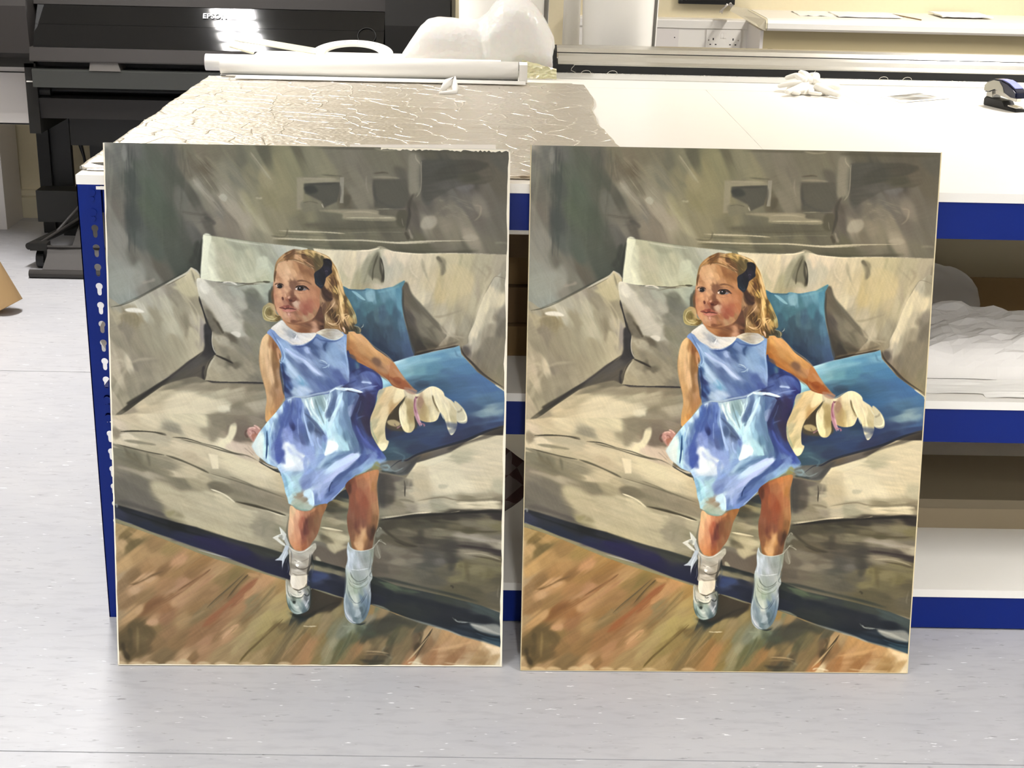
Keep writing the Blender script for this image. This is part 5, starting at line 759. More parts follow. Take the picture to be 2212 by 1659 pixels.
S('1240,1480 1150,1540 1000,1620 900,1660', 44, 'bacdf0', 2.5, .9); S('1200,1570 1130,1600 1050,1660', 30, '56709f', 2.5, .8); S('1300,1420 1280,1520 1260,1600', 30, '4f6cad', 4, .6); S('1380,1430 1500,1540', 26, '3c50a3', 4, .6); P('1270,1640 1330,1560 1450,1540 1540,1560 1450,1600 1340,1650', '89aacb', 4, .7)
frame(540, 940, 6.9125)
for s, w, c, a in (('1640,250 1480,340 1300,430 1150,510', 70, 'b8d3f0', .7),('1620,290 1450,420 1300,520 1200,640', 60, 'b0c2ea', .6),('1600,380 1440,520 1300,620 1200,740', 54, '4f689d', .8),('1250,660 1200,740 1180,830', 14, '32508a', .8),('1240,760 1190,820', 14, '32508a', .7),('1060,450 1200,330 1380,280 1560,210', 44, '6a8cb8', .6),('1060,440 1130,400 1230,380', 20, '56789c', .5),
        ('960,500 940,600 860,720', 60, '7f98cb', .5),('840,260 830,420 850,560', 50, '8fabde', .6),('620,560 700,700 760,820', 50, 'a8ced8', .6),('500,520 600,640 640,760', 40, 'b8dcec', .6),('540,560 560,720 600,900', 30, '86b8c8', .5),('1000,820 980,900 1000,980', 40, '7892c5', .5),('1040,660 1030,800 1060,960', 30, 'a0b5e0', .6),('1680,500 1800,420 1900,400', 30, '94b3c8', .6)): S(s, w, c, 2, a, dry=.2)
P('820,800 900,770 940,850 960,1020 900,1020 860,900 800,860', 'c0dcea', 2, .8); P('650,830 760,860 870,960 860,1010 700,930 660,880', '9c937f', 4, .7); P('620,960 700,920 850,990 960,1040 890,1100 760,1095 650,1030', 'a8b09c', 3, .7); S('640,1020 760,1080 880,1095', 22, '86a293', 2, .8)
S('1420,740 1300,860 1210,940', 12, '9cb0c0', 1.6, .8); S('1580,580 1680,530 1780,470 1880,400', 16, '9fb58f', 2, .6); P('1880,370 1930,380 1940,450 1880,490 1830,470', '8c8c58', 3.5, .8); S('1940,430 2050,420 2090,450 2040,490 1960,480', 26, '86a3a8', 3, .7)
S('1960,500 2060,520 2200,540', 20, '17262a', 3, .7); S('40,230 120,330 250,420 420,440', 9, 'b0b0a8', 1.2, .6); S('360,470 440,510 470,580', 12, '253c50', 1.5, .7)
# ---- legs
M('600,1040 640,1030 700,1080 800,1105 900,1100 960,1060 1060,1010 1160,1000 1110,1130 1080,1200 1050,1340 1000,1480 930,1580 860,1680 740,1740 680,1700 610,1600 580,1500 572,1380 590,1180', '650,1080,d6b68a 620,1150,d8b385 700,1150,d8a680 780,1140,c98f6a 850,1130,b9805c 940,1080,b58058 1050,1060,9a7048 980,1130,8a5f3c 1080,1080,94693f 630,1250,dbaf84 600,1400,cfa27c 700,1250,d09a74 700,1350,cf9670 800,1230,a8664a 760,1300,b5714f 850,1280,7a4630 900,1250,7d5236 1000,1250,85603d 950,1350,855a3a 1030,1280,8f6a48 850,1400,7d4634 800,1450,9a5a44 820,1550,965a40 700,1450,cc9068 650,1500,cf9a70 650,1600,c98f63 740,1600,bd7f58 780,1650,b5754a 900,1500,8f6040 950,1480,8f6848 880,1600,a06f4c 730,1700,b8814f 820,1700,a0643c', 1, 80, 3, 20, 4)
S('790,1180 760,1240 740,1330', 40, 'bb7452', 5, .5); S('860,1200 830,1320 800,1450 790,1540', 40, '7d4533', 6, .5); S('600,1180 585,1300 590,1450 640,1620', 16, 'd9b892', 3, .5); S('1000,1100 960,1120 900,1160', 14, '77502f', 3, .5); S('940,1090 985,1070', 10, 'd0b08c', 1.5, .7)
M('1470,660 1580,590 1700,540 1850,490 1925,490 1930,560 1905,700 1915,900 1935,1100 1925,1230 1905,1350 1860,1480 1840,1620 1800,1680 1640,1700 1540,1660 1500,1500 1470,1380 1455,1200 1480,1050 1480,880 1430,740', '1520,650,7d4c34 1480,740,5f3a28 1550,750,8a5038 1620,650,a06a48 1750,560,bf8050 1850,530,b98352 1700,650,a8704a 1800,700,b8804f 1750,760,a86a45 1900,600,a8784a 1870,750,a8753f 1600,850,9a5a38 1550,900,8a5438 1700,950,95502f 1650,850,9c5c3c 1850,900,a8714a 1880,1050,a8794f 1900,1150,a3754c 1600,1100,8a5034 1700,1150,8f5236 1520,1150,8a5a40 1500,1300,805438 1600,1300,7d4a34 1700,1300,84523a 1800,1200,95603c 1850,1300,8a6038 1620,1420,9a6a45 1700,1420,c09262 1720,1500,b58654 1600,1550,b5885a 1550,1480,8a6040 1550,1620,8f6840 1650,1650,c9a070 1750,1600,8a6440 1800,1450,6c4830 1850,1380,5c4028 1780,1650,77553a 1900,1200,7d5a34', 1, 85, 3, 25, 4)
S('1520,650 1460,740 1490,830', 40, '6a3a2a', 5, .5); P('1680,1400 1740,1360 1720,1470 1700,1560 1660,1600 1620,1520', 'c49a6a', 4, .6); P('1560,1580 1650,1560 1700,1640 1620,1680', 'cca478', 4, .6); S('1740,620 1820,640 1700,780', 40, 'b8835a', 6, .4); S('1905,720 1920,1000 1930,1200 1900,1380', 14, 'c39a68', 2, .5); S('1870,1300 1850,1420 1820,1560', 26, '50381f', 4, .5); S('1930,560 1920,800 1940,1100', 8, '3a3a34', 1.5, .6)
# ---- socks and shoes
frame(580, 1120, 6.636)
M('290,350 330,400 440,440 520,425 600,370 640,340 680,330 690,400 640,480 620,600 610,700 570,760 560,800 320,800 310,700 300,600 300,500', '350,450,b9b3a5 450,470,aaa597 550,450,b0a898 620,400,a8a290 400,520,a59e90 500,550,a39c8c 560,600,9f9888 400,600,c9c5ba 350,580,a8a090 450,650,b9b3a8 380,680,857e70 500,700,8a8274 420,720,cfc9bd 550,700,969080 340,650,857f72 600,500,b0aa9d 450,760,a8a090', 1, 20, 2, 15, 3)
P('320,790 400,800 560,790 555,900 520,960 440,1000 340,980 315,900', 'd5cdbb', 1, 1, sm=0); P('330,800 380,800 370,960 330,950', 'e2dccd', 3, .6); P('480,800 555,800 550,900 500,960', 'c3b9a5', 4, .6)
S('300,370 360,430 450,460 540,430 640,360', 10, 'ddd6c8', 1, .8); S('390,590 430,590 470,600', 8, 'f0ede5', 1, .9); P('395,625 440,640 425,670 400,660', 'efece4', 1, .8); S('460,710 530,700 600,660', 7, '5c5548', 1, .8); S('340,750 400,790 480,790 560,770', 9, '8f8675', 1.2, .8); S('330,740 440,770 540,750', 6, 'd8d2c6', 1, .6)
M('250,860 300,880 330,960 400,1010 460,1010 540,950 600,960 605,1100 600,1230 560,1310 460,1350 380,1350 310,1290 275,1200 255,1050', '280,900,9a9684 290,980,c3beac 330,1010,cdc8b5 400,1060,d6d1c0 470,1080,cfccbf 500,1040,d8d5cb 300,1080,c8c8b8 350,1100,6a7364 430,1120,95a596 540,1080,565c5c 570,1100,8f9494 370,1180,5f6a60 330,1200,9fb0a5 400,1230,bcc5bb 450,1200,9aa8a0 350,1300,8f9f95 430,1300,a5b0a8 500,1250,67787a 540,1200,a3a8ab 560,1150,62686a 580,1200,4f5c5c 300,1250,5f7068 520,1300,4f6266 570,1000,7d8074', 1, 60, 2, 12, 3)
S('250,870 270,940 290,1000', 12, 'a8a595', 1.2, .8); S('300,1040 350,1080 420,1100 480,1090 510,1040', 22, 'dad6c6', 1.3, .9); S('340,970 430,1010 540,960 600,920', 8, '4f4c40', 1, .8); S('420,1020 440,1040 480,1030', 9, '40402f', 1, .8); S('310,1050 350,1090 400,1110', 8, '5c6455', 1, .7); P('350,1165 390,1165 385,1200 355,1195', '3c463c', 1, .9); S('410,1190 440,1195', 6, '5f6f62', 1, .7)
S('570,880 600,1000 605,1100 590,1230 520,1330 400,1365 320,1320', 12, '3c4c4c', 2, .7); S('510,1060 560,1090 590,1060', 14, '363a3a', 1.3, .8); S('530,1240 560,1190 580,1140', 14, 'bcbfc2', 1.3, .8); S('260,1060 270,1180 320,1290', 10, '55655c', 1.5, .6); S('565,780 570,860 600,880', 8, '8a8c84', 1, .7)
S('310,1340 400,1380 520,1400 640,1370', 30, '26332e', 4, .8); S('600,1000 620,1150 600,1300', 20, '3a3f34', 4, .6); S('280,1290 300,1370 380,1420', 26, '7d8468', 6, .5)
# bow at the left sock
for s, c in (('160,90 200,130 260,200 250,260 230,290 200,270 195,220 175,170', 'cfcfc5'),('60,250 120,220 190,190 180,230 140,250 190,300 240,340 250,380 180,340 120,290', 'd0cfc4'),('250,350 300,370 280,440 290,480 240,560 210,640 200,730 200,580 90,575 150,540 200,470', 'b3bcc4'),('250,200 270,260 310,360 270,370 230,300', 'b5b8b5')): P(s, c, 1.1, .9, sm=0)
S('160,95 190,190 160,210 70,245', 7, 'e2e0d8', .8, .8); S('260,430 210,560 200,700', 6, 'd6dee3', .8, .8); S('280,380 340,480 350,590', 8, '8a8f94', 1, .8); S('300,380 280,500 250,620', 8, '7d858c', 1, .7); S('280,600 290,700 270,760', 7, '9aa0a5', 1, .6); P('150,220 200,210 215,250 190,270', '9f9f93', 1.2, .7)
S('630,480 620,600 580,700 570,800', 30, '35342e', 2, .8); S('620,590 650,660 620,800', 10, '596068', 1.5, .6); S('660,400 690,520', 12, '45403a', 1.5, .6)
M('1150,310 1180,380 1240,420 1330,440 1430,430 1500,410 1520,380 1510,560 1480,700 1500,820 1460,920 1480,1050 1470,1200 1440,1330 1380,1440 1300,1490 1200,1480 1120,1400 1090,1280 1085,1150 1110,1000 1120,820 1110,700 1140,560 1130,430', '1180,420,a9b0ad 1200,480,bcc5cc 1300,470,a0a5a3 1420,470,959c96 1480,440,8a9080 1180,560,b5bfc5 1250,560,a5afb3 1400,560,8c948e 1180,650,a8b3bc 1300,660,b0b8be 1420,650,9aa09c 1250,730,99a3a0 1350,740,a8adad 1180,720,b5bdbf 1420,740,a3aaa5 1280,830,8f9c92 1350,850,93a09a 1180,820,a5afa0 1200,900,a8b0a0 1300,960,98a698 1400,930,9fa9a5 1250,1020,96a593 1180,1000,a3ae9f 1350,1030,8a9a90 1220,1120,a8b3a5 1300,1150,8a9a9a 1250,1180,c5ccc5 1350,1120,6d8495 1400,1050,8595a0 1330,1200,748a95 1130,1150,7f8f95 1120,1250,93a0a5 1180,1220,7d8e96 1180,1320,7a8b90 1250,1280,98a5a8 1300,1320,8a989d 1380,1250,60747d 1350,1350,5d7076 1420,1200,6a7f90 1150,1400,b5babd 1250,1420,6a7d82 1320,1430,7d8c8e 1120,1340,99a3a8 1450,1000,8a9498', 1, 75, 2, 15, 3)
S('1150,320 1180,390 1260,430 1360,440 1500,400 1560,330', 9, 'cdd0c8', 1, .8); S('1160,830 1200,890 1290,920 1380,880 1440,830', 8, '6a7368', 1, .8); S('1170,840 1230,920 1320,950 1400,900', 12, 'bcc5bd', 1.5, .7); S('1130,740 1130,900 1150,1050 1200,1170 1250,1200', 8, '66757a', 1.2, .7); S('1420,1050 1370,1150 1330,1200', 9, '3d4c5c', 1.2, .7); S('1200,1175 1240,1195', 7, '222c30', 1, .9)
P('1200,720 1300,700 1380,720 1380,850 1290,890 1210,820', '99a29e', 5, .5); P('1180,1090 1290,1060 1300,1180 1240,1200 1200,1160', 'b8c2b8', 4, .6); P('1280,1280 1330,1290 1320,1360 1240,1400 1250,1330', 'a3b0b5', 2, .7); P('1310,1260 1350,1240 1370,1300 1330,1320', '56686f', 2, .7); S('1110,1280 1130,1390 1210,1460 1270,1480', 12, 'c3c8cb', 1.5, .8); S('1270,1490 1370,1495', 16, '263440', 2, .8); S('1230,1390 1280,1420 1330,1400', 14, '5c6f73', 2, .7)
S('1465,880 1470,980 1450,1030', 8, 'b5bfc5', 1, .7); S('1480,640 1500,700 1460,790 1500,820', 12, '5f6a66', 1.2, .7); S('1490,650 1450,690 1380,710', 6, '7d8a90', 1, .7); S('1085,1150 1100,1000 1110,820 1115,700', 9, '6a7a80', 1.2, .7); S('1270,1510 1400,1540 1300,1600', 26, '77856c', 4, .5); S('1110,660 1160,650 1180,700', 8, 'c0c9cc', 1, .6)
for s in ('1500,380 1560,330 1600,280 1640,290','1560,340 1580,440 1610,530 1590,545','1580,290 1640,310 1700,350','1560,170 1600,100 1630,130'): S(s, 9, 'b5b3a3', 1, .75)
P('1540,220 1600,110 1660,150 1720,210 1640,190 1580,250', '8a8776', 3, .55); P('1530,420 1560,340 1610,430 1615,520 1590,550 1540,500', '8a8676', 2.5, .6)
# ---- face, neck
frame(540, 520, 6.914)
M('480,1100 600,1100 800,1100 920,1080 990,1000 1040,930 1080,890 1140,1000 1130,1150 1150,1310 1040,1350 960,1375 830,1370 700,1350 600,1290 520,1210', '560,1190,b5835a 620,1230,b98a60 700,1240,b07c54 750,1200,8a5c3d 800,1250,8f6444 870,1230,7d5238 900,1280,8a6040 980,1230,ba8d6c 1000,1280,c09478 960,1310,c39a80 1040,1200,94694a 1070,1100,6c4630 1050,1020,6a4832 1100,1250,4c3020 1060,1290,5a3a26 820,1310,8a5a38 1090,1180,5c3c28', 1, 20, 2, 15, 3)
M('430,320 500,285 560,270 650,270 720,295 820,335 900,375 970,415 975,520 985,620 1050,690 1062,780 1055,880 1045,960 1015,1040 975,1110 900,1160 800,1195 700,1208 620,1200 540,1170 470,1120 430,1070 390,1000 362,900 348,780 350,650 362,560 390,420', '450,400,cfa67c 500,350,c9a077 600,330,bf9367 560,420,d6ae84 650,450,cda175 480,500,cfa57d 440,540,b68a62 560,520,d3aa82 700,400,b98a5c 780,420,9a6c44 850,450,a3764c 920,480,8f653f 750,530,b98a60 850,550,a8794f 940,560,b5845a 400,600,c99e78 550,600,cfa37c 620,600,8f6748 640,660,8b6247 600,700,c29470 550,720,cd9f7a 680,620,8a6144 400,730,c4946c 450,760,cd9b74 380,800,b98360 430,860,c8946e 520,780,c3906c 580,760,a87654 640,740,8c5f44 700,780,c39470 640,800,7d5239 560,840,a36a4c 690,840,8f5c42 600,875,7a4b36 760,780,c59069 850,760,bd8560 950,740,b67f58 1020,750,a8714b 800,860,bb8260 900,860,b06f50 980,880,b0744f 700,920,c19a80 780,960,b98266 850,970,a25f45 900,1000,a8684c 960,960,b27a56 820,1040,9a5c42 750,1050,ab7250 900,1080,b28862 830,1120,b08a66 720,1150,a4744f 640,1130,b98464 590,1090,c08e72 540,1110,c49a78 480,1050,c7976f 430,1000,c99770 470,930,bd8765 530,900,a8745a 400,930,c08c66 650,1170,8f5f41 560,1150,b98a66 700,1080,9a6a4c 980,1050,9c724c 360,700,b08060 620,540,c79c74', .9, 60, 1.6, 10, 2.5, soft=2.2, pw=2.4, tx=.35)
P('860,420 950,440 960,560 900,540 830,500', '94683f', 4, .5); P('740,360 860,400 880,460 780,470', '94663c', 4, .5); P('500,300 640,280 600,400 480,400', 'd3ab80', 5, .5)
P('740,900 860,870 960,920 930,1030 820,1060 750,1000', 'a8644a', 6, .5); P('640,880 720,870 760,910 700,960 640,930', 'c6a58c', 3, .6); P('790,740 940,780 1010,830 900,850 800,830', 'be8862', 5, .5)
S('560,1195 700,1222 830,1205 930,1165 1000,1090', 16, '8a5c3e', 1.5, .7)
# brow, eyes
P('600,590 640,570 700,590 690,640 650,690 610,660', '8a6146', 3, .5); S('700,580 780,572 860,590 930,632', 20, '8f6546', 1.6, .75); S('700,575 780,566 850,580', 8, '6f4a30', 1, .6); S('400,540 440,530 490,545', 16, 'b0825c', 2, .5)
S('560,590 600,580 640,575', 12, 'a87c58', 1.5, .6)
P('392,648 425,634 470,632 505,652 512,664 480,676 430,680 405,668', '8f6f5c', .6, .9); P('408,642 438,624 478,634 484,674 448,688 416,674', '24130e', .7, 1); P('392,648 412,636 420,660 408,668', 'cdb6a6', .5, .8); P('428,640 470,638 468,672 438,676', '180c09', .5, .9); P('430,646 440,646 440,654 430,654', 'b8a098', .4, .8)
S('376,636 400,620 440,615 480,624 514,648', 12, '3c241a', .8, .95); S('395,676 430,690 480,690 515,672', 6, '946a50', .8, .6); S('375,612 420,600 470,602 520,628', 9, 'b08262', 1.2, .7); S('400,705 450,712 510,700', 8, 'b98a6a', 1.2, .5); S('512,650 530,665', 7, 'a5745a', .7, .7)
P('698,696 722,674 780,668 835,686 858,706 820,714 770,720 715,714', '8a756a', .6, .9); P('716,690 742,658 792,660 804,698 772,722 730,717', '1c100e', .7, 1); P('682,688 708,672 708,706 692,710', 'dccabd', .6, .85); P('804,696 850,704 826,716 800,716', '7f7c80', .7, .85); P('744,674 758,674 758,686 746,686', 'c0aeb0', .4, .9); P('768,688 788,686 782,708 768,708', '6a3c2c', .7, .6)
S('686,684 720,656 780,648 840,668 888,710', 15, '2a1812', .8, .95); S('706,722 770,732 835,720', 6, '94644c', .8, .6); S('690,650 730,628 800,624 860,644 910,690', 9, 'a87c5c', 1.2, .6); S('700,640 760,612 830,618', 10, '845a40', 1.5, .5); S('845,672 884,700 890,716', 7, '402820', .7, .7); S('700,752 770,765 860,745', 10, 'a87658', 1.5, .5); S('870,690 900,705 915,720', 6, '8a5c40', .8, .6)
# nose
P('610,720 650,740 660,800 640,830 610,800 590,770', '8a5c42', 2.5, .6); P('480,820 500,815 512,850 498,865 484,850', '6a3626', 1.1, .9); S('480,810 495,800 512,815', 7, 'b98062', 1, .6)
P('550,830 580,810 610,830 640,860 600,890 560,880 545,860', '9c6044', 1.5, .7); P('590,840 650,820 700,830 690,870 640,895 600,880', '7f4b34', 1.5, .8); P('565,815 600,805 600,835 575,840', 'd0a084', 1.3, .8); P('600,855 640,860 620,885 590,878', '5f2f22', 1, .85); S('520,740 530,800 520,870', 12, 'cf9f7b', 1.5, .5); S('650,790 690,800 705,840', 10, '8a5a42', 1.5, .6)
# mouth, chin
P('440,975 480,955 520,935 560,945 600,940 660,975 710,1000 650,1005 580,1000 520,1000', 'a5644e', 1, .9); P('550,940 590,935 590,975 560,990 540,965', '824032', 1, .7); P('490,1000 560,1000 650,1005 700,1010 640,1035 560,1035 500,1025', 'b87462', 1.2, .9); P('540,1010 590,1010 580,1030 545,1028', 'c98b7a', 1.2, .7)
S('440,972 490,970 530,995 560,985 620,985 700,1005', 8, '5a2c22', .8, .9); S('440,972 452,978', 8, '6a3426', .7, .9); S('655,975 690,995 740,1028', 6, 'c9a08a', .8, .8); S('600,995 650,985 700,1000', 10, '7f4838', 1, .6); P('570,1050 610,1050 600,1085 575,1080', 'cfa08c', 1.2, .8); S('500,1040 560,1045 560,1100', 10, 'b07a60', 1.5, .5); P('600,1120 660,1090 700,1130 660,1160 600,1150', 'b07a5a', 2.5, .6); P('620,1160 720,1170 760,1150 700,1200 620,1195', '8a5a3c', 2.5, .6); S('620,1100 600,1060 620,1040', 8, '9a6248', 1.2, .6)
S('350,700 352,820 375,930 420,1060', 9, 'a06a4a', 1.3, .6); S('540,1180 640,1212 760,1205 880,1180 960,1130', 9, '9a6c48', 1.5, .6)
# ---- hair
M('375,600 362,520 372,420 395,310 440,240 520,170 600,130 670,105 760,120 860,110 960,130 1080,170 1180,220 1240,300 1300,400 1340,520 1380,620 1420,760 1480,860 1540,980 1590,1100 1600,1200 1560,1240 1660,1280 1655,1350 1600,1360 1560,1330 1480,1320 1470,1360 1420,1365 1370,1320 1250,1290 1120,1290 1110,1180 1100,1080 1080,980 1050,930 1048,800 1060,720 1040,680 985,620 975,520 965,420 900,372 820,335 720,295 650,268 560,270 500,285 430,315 395,420', '400,400,9c7c50 390,520,8f7048 430,280,b08a5a 500,220,b58f60 600,170,8c683c 560,230,7d5a34 650,140,7d6040 740,130,c0a070 850,160,b3985c 800,200,6f5030 900,180,8f7848 950,150,c7a868 1000,250,6a5c38 1050,180,cdb080 1120,210,b89a66 1000,330,5f5030 850,260,7a5630 760,260,b58c5c 700,220,c39a6c 900,320,70502f 1080,230,5f5534 1250,380,b08c50 1250,450,8a6a38 1320,520,cfae7c 1290,600,8f6c3c 1180,560,a3804c 1230,600,6a4a28 1150,640,b08a58 1200,700,7d5c34 1280,720,c0a05c 1100,720,4f3422 1150,780,55382a 1200,800,5c3e28 1080,800,8f6c4c 1080,850,a8825c 1300,800,6c4f26 1350,700,c2a068 1380,850,d6b878 1370,1000,cfa868 1330,900,9a7848 1430,850,6f5a30 1440,980,8f7038 1480,900,b09c60 1450,1050,7f6030 1520,1050,6f6440 1560,1120,a09c70 1500,1150,b5985c 1400,1130,cfaa72 1430,1200,b08c5c 1360,1150,a8834f 1320,1080,8a6c38 1290,1150,5f4020 1250,1050,5c4424 1180,1050,6f5028 1150,1000,8a6840 1120,950,7a5840 1200,950,7d5c38 1250,900,a8865c 1150,1150,b09468 1200,1200,9c7c50 1170,1250,8a6c44 1300,1250,a07d4c 1400,1270,8a6a3a 1450,1300,5c4a28 1550,1260,4f4630 1600,1300,5a5a48 1340,1200,7d5c30 1580,1180,8f7c50', .9, 70, 2, 15, 2.5, soft=2.2, pw=2.4, tx=.35)
for s, w, c, a in (('665,120 620,180 570,240 560,290', 26, '7d5830', .7),('690,190 760,240 850,300 960,370', 12, 'c9a078', .8),('700,290 800,315 890,350 965,410', 8, 'd3b088', .9),('720,220 800,260 860,270', 14, 'c09468', .7),('680,180 780,180 900,250 980,300', 16, '66492a', .6),('760,130 880,170 960,230', 12, 'd0b070', .7),('880,140 1000,160 1120,210 1180,240', 12, 'd6bc8c', .8),('960,160 1060,200 1110,240', 14, '7a6a40', .6),('420,300 500,220 620,150', 10, 'cdaa78', .6),('400,420 380,520 378,590', 12, '6f5433', .7),('440,290 520,250 640,240 720,280', 10, 'a87c4c', .7),('930,240 1000,320 1050,370', 12, '8a7a4c', .6),
        ('1230,330 1290,440 1330,560 1370,690 1420,800', 18, 'd8ba80', .7),('1240,480 1280,560 1300,680', 16, '66481f', .7),('1140,540 1200,620 1270,700 1330,760', 12, 'c9a470', .7),('1130,590 1180,680 1240,760', 14, 'b08a58', .7),('1180,520 1230,560 1260,620', 12, '5a3c20', .7),('1090,700 1130,790 1210,850 1240,830', 30, '4f3424', .7),('1060,760 1080,850 1110,900 1060,960', 14, 'a98461', .7),('1245,830 1230,900 1190,960', 8, '8a6850', .7),
        ('1275,890 1230,960 1160,1030 1120,1080', 9, 'c8a67c', .9),('1340,780 1360,900 1350,1020 1390,1120', 26, 'd9b97c', .8),('1290,680 1310,740 1290,780', 12, 'd8c070', .7),('1400,800 1430,900 1480,960 1520,1030', 12, '66522a', .7),('1440,860 1500,940 1560,1040 1590,1120', 9, 'b8a878', .7),('1480,880 1500,920', 9, 'c3cbb0', .6),('1420,1000 1440,1080 1420,1110', 20, '7a5a2a', .7),
        ('1120,1080 1150,1180 1240,1215 1310,1190 1345,1120 1330,1080 1290,1090', 12, 'd2b184', .85),('1180,1050 1230,1000 1260,1080 1230,1150', 16, '5a3e1e', .7),('1240,1150 1290,1100 1310,1060', 8, 'c09c6a', .7),('1270,1160 1310,1120 1325,1085', 12, '4f3818', .7),('1130,1180 1200,1240 1300,1250', 12, 'b5935f', .7),('1290,1000 1220,1080 1190,1140', 10, 'a07c48', .6),
        ('1380,1180 1420,1120 1480,1090 1450,1150', 12, 'dfc08c', .8),('1380,1080 1440,1070 1470,1075', 8, 'e2c898', .8),('1330,1200 1350,1280 1400,1340', 12, 'd6b084', .8),('1390,1250 1410,1300 1420,1340', 14, 'e0c0a0', .8),('1420,1230 1440,1290 1500,1310', 14, '4c3a1c', .7),('1480,1180 1520,1240 1540,1290', 12, 'b5955c', .7),('1500,1060 1560,1140 1570,1210', 16, 'b8a870', .5),('1540,1240 1620,1260 1650,1310 1640,1350', 7, 'bfb28c', .9),('1660,1275 1690,1250 1700,1215', 7, 'cfc8b0', .9),('1530,1260 1590,1310 1600,1350', 12, '474434', .7),('1100,980 1110,1100 1120,1280', 16, '553a24', .7),('1560,1230 1600,1200 1590,1150', 8, '8f8a60', .6)):
    S(s, w, c, .8, a)
P('700,140 770,120 740,110 680,105', '7d6a50', 1.5, .5)
# bow in the hair
M('1100,255 1150,245 1200,262 1230,310 1225,400 1230,450 1190,490 1140,530 1130,580 1110,640 1080,685 1050,680 985,620 972,560 962,480 990,440 1040,410 1080,370 1100,320', '1120,300,2a2320 1180,300,231f28 1200,380,2c2430 1170,400,33303c 1100,420,28222a 1010,480,2a2a30 1050,520,1f1c28 1000,580,272f35 1050,640,2c3038 1100,600,241f24 1140,450,3a3440 1080,480,1f1a24 1200,450,1e1b24', .8, 60, 2, 10, 3)
S('1120,440 1150,425 1165,445', 7, '6a6070', .8, .8); S('1010,450 1020,500', 5, '5c6070', .8, .7); S('1000,600 1050,650 1090,640', 6, '586270', .9, .6); S('1130,280 1180,300 1210,350', 10, '3c3444', 1.5, .6); S('1090,380 1120,460 1100,560', 10, '15121a', 1.5, .6)
# curl on the left
P('305,720 345,650 350,780 365,900 330,930 285,900 290,800', '55503f', 2, .8); S('345,700 340,820 360,930 390,1010', 26, '8a6238', 2, .8)
M('300,900 370,940 400,1060 470,1110 460,1150 400,1180 300,1180 220,1150 190,1060 200,970 240,930', '220,1000,9c9468 210,1100,a8a070 260,950,a89c70 300,1000,7a6c3c 280,1050,837442 330,1060,8f804f 370,1000,c4a67a 390,1070,c0a270 340,960,b0986a 300,1150,b5a878 250,1140,b3a36c 400,1140,8a7440 440,1130,77602f 350,1110,b9a774 300,1100,c0b080', .9, 40, 2, 8, 3)
S('320,950 250,980 225,1060 260,1120 340,1150 420,1110', 10, 'c6b98c', .9, .85); S('280,960 240,1040 270,1110 350,1130', 7, '6a5c30', .9, .7); S('300,1160 380,1170 460,1140', 12, '6a5830', 1.2, .6); P('260,1020 310,1000 330,1060 290,1100 260,1070', '807040', 2.5, .7)
# ---- collar
M('480,1160 520,1190 560,1240 640,1300 720,1340 840,1350 990,1350 960,1420 880,1480 780,1520 700,1525 630,1520 560,1470 480,1430 420,1380 370,1320 320,1280 400,1210', '450,1200,d8d3c9 400,1260,d5d0c6 500,1250,d0ccc2 470,1320,cfcabf 560,1330,b5b3b0 600,1380,a9acb0 650,1370,9fa3a8 680,1330,c5c3be 560,1420,c9c8c5 620,1450,c3c5c8 700,1450,cfd0d3 760,1400,d5d3d0 850,1400,cbc8c5 900,1370,d0cdc8 950,1370,d6d2cb 820,1470,d5d3cf 700,1510,d3d1cc 880,1440,dad7d2 750,1350,c5c0b8', .9, 35, 2, 10, 3)
S('640,1360 660,1400 640,1430', 14, '989ca3', 1.5, .7); S('700,1390 680,1430', 12, 'f0f0f0', 1, .8); S('430,1390 560,1480 640,1530 780,1525 900,1470 985,1360', 7, 'eceae4', .8, .7); S('480,1160 580,1260 700,1335 850,1352 990,1350', 6, '9a8672', 1, .5)
M('990,1350 1060,1310 1140,1285 1220,1290 1320,1300 1400,1370 1390,1400 1300,1450 1200,1440 1100,1400 1030,1370', '1040,1340,d3cbb8 1100,1320,c3b8a0 1180,1310,a89c86 1160,1360,a0988a 1250,1340,b0aca3 1320,1350,bcb8b0 1230,1400,a8a49a 1120,1390,a89f90 1300,1420,c5c6bf 1370,1370,c9c0ac', .9, 10, 2, 10, 3)
S('1030,1370 1110,1410 1220,1450 1320,1440 1400,1380', 9, 'd6d8cf', .9, .8); S('990,1350 1060,1312 1140,1288', 6, 'd8d0c0', .8, .7); S('1380,1270 1410,1290 1425,1350', 14, 'dfc0a5', 1, .8)


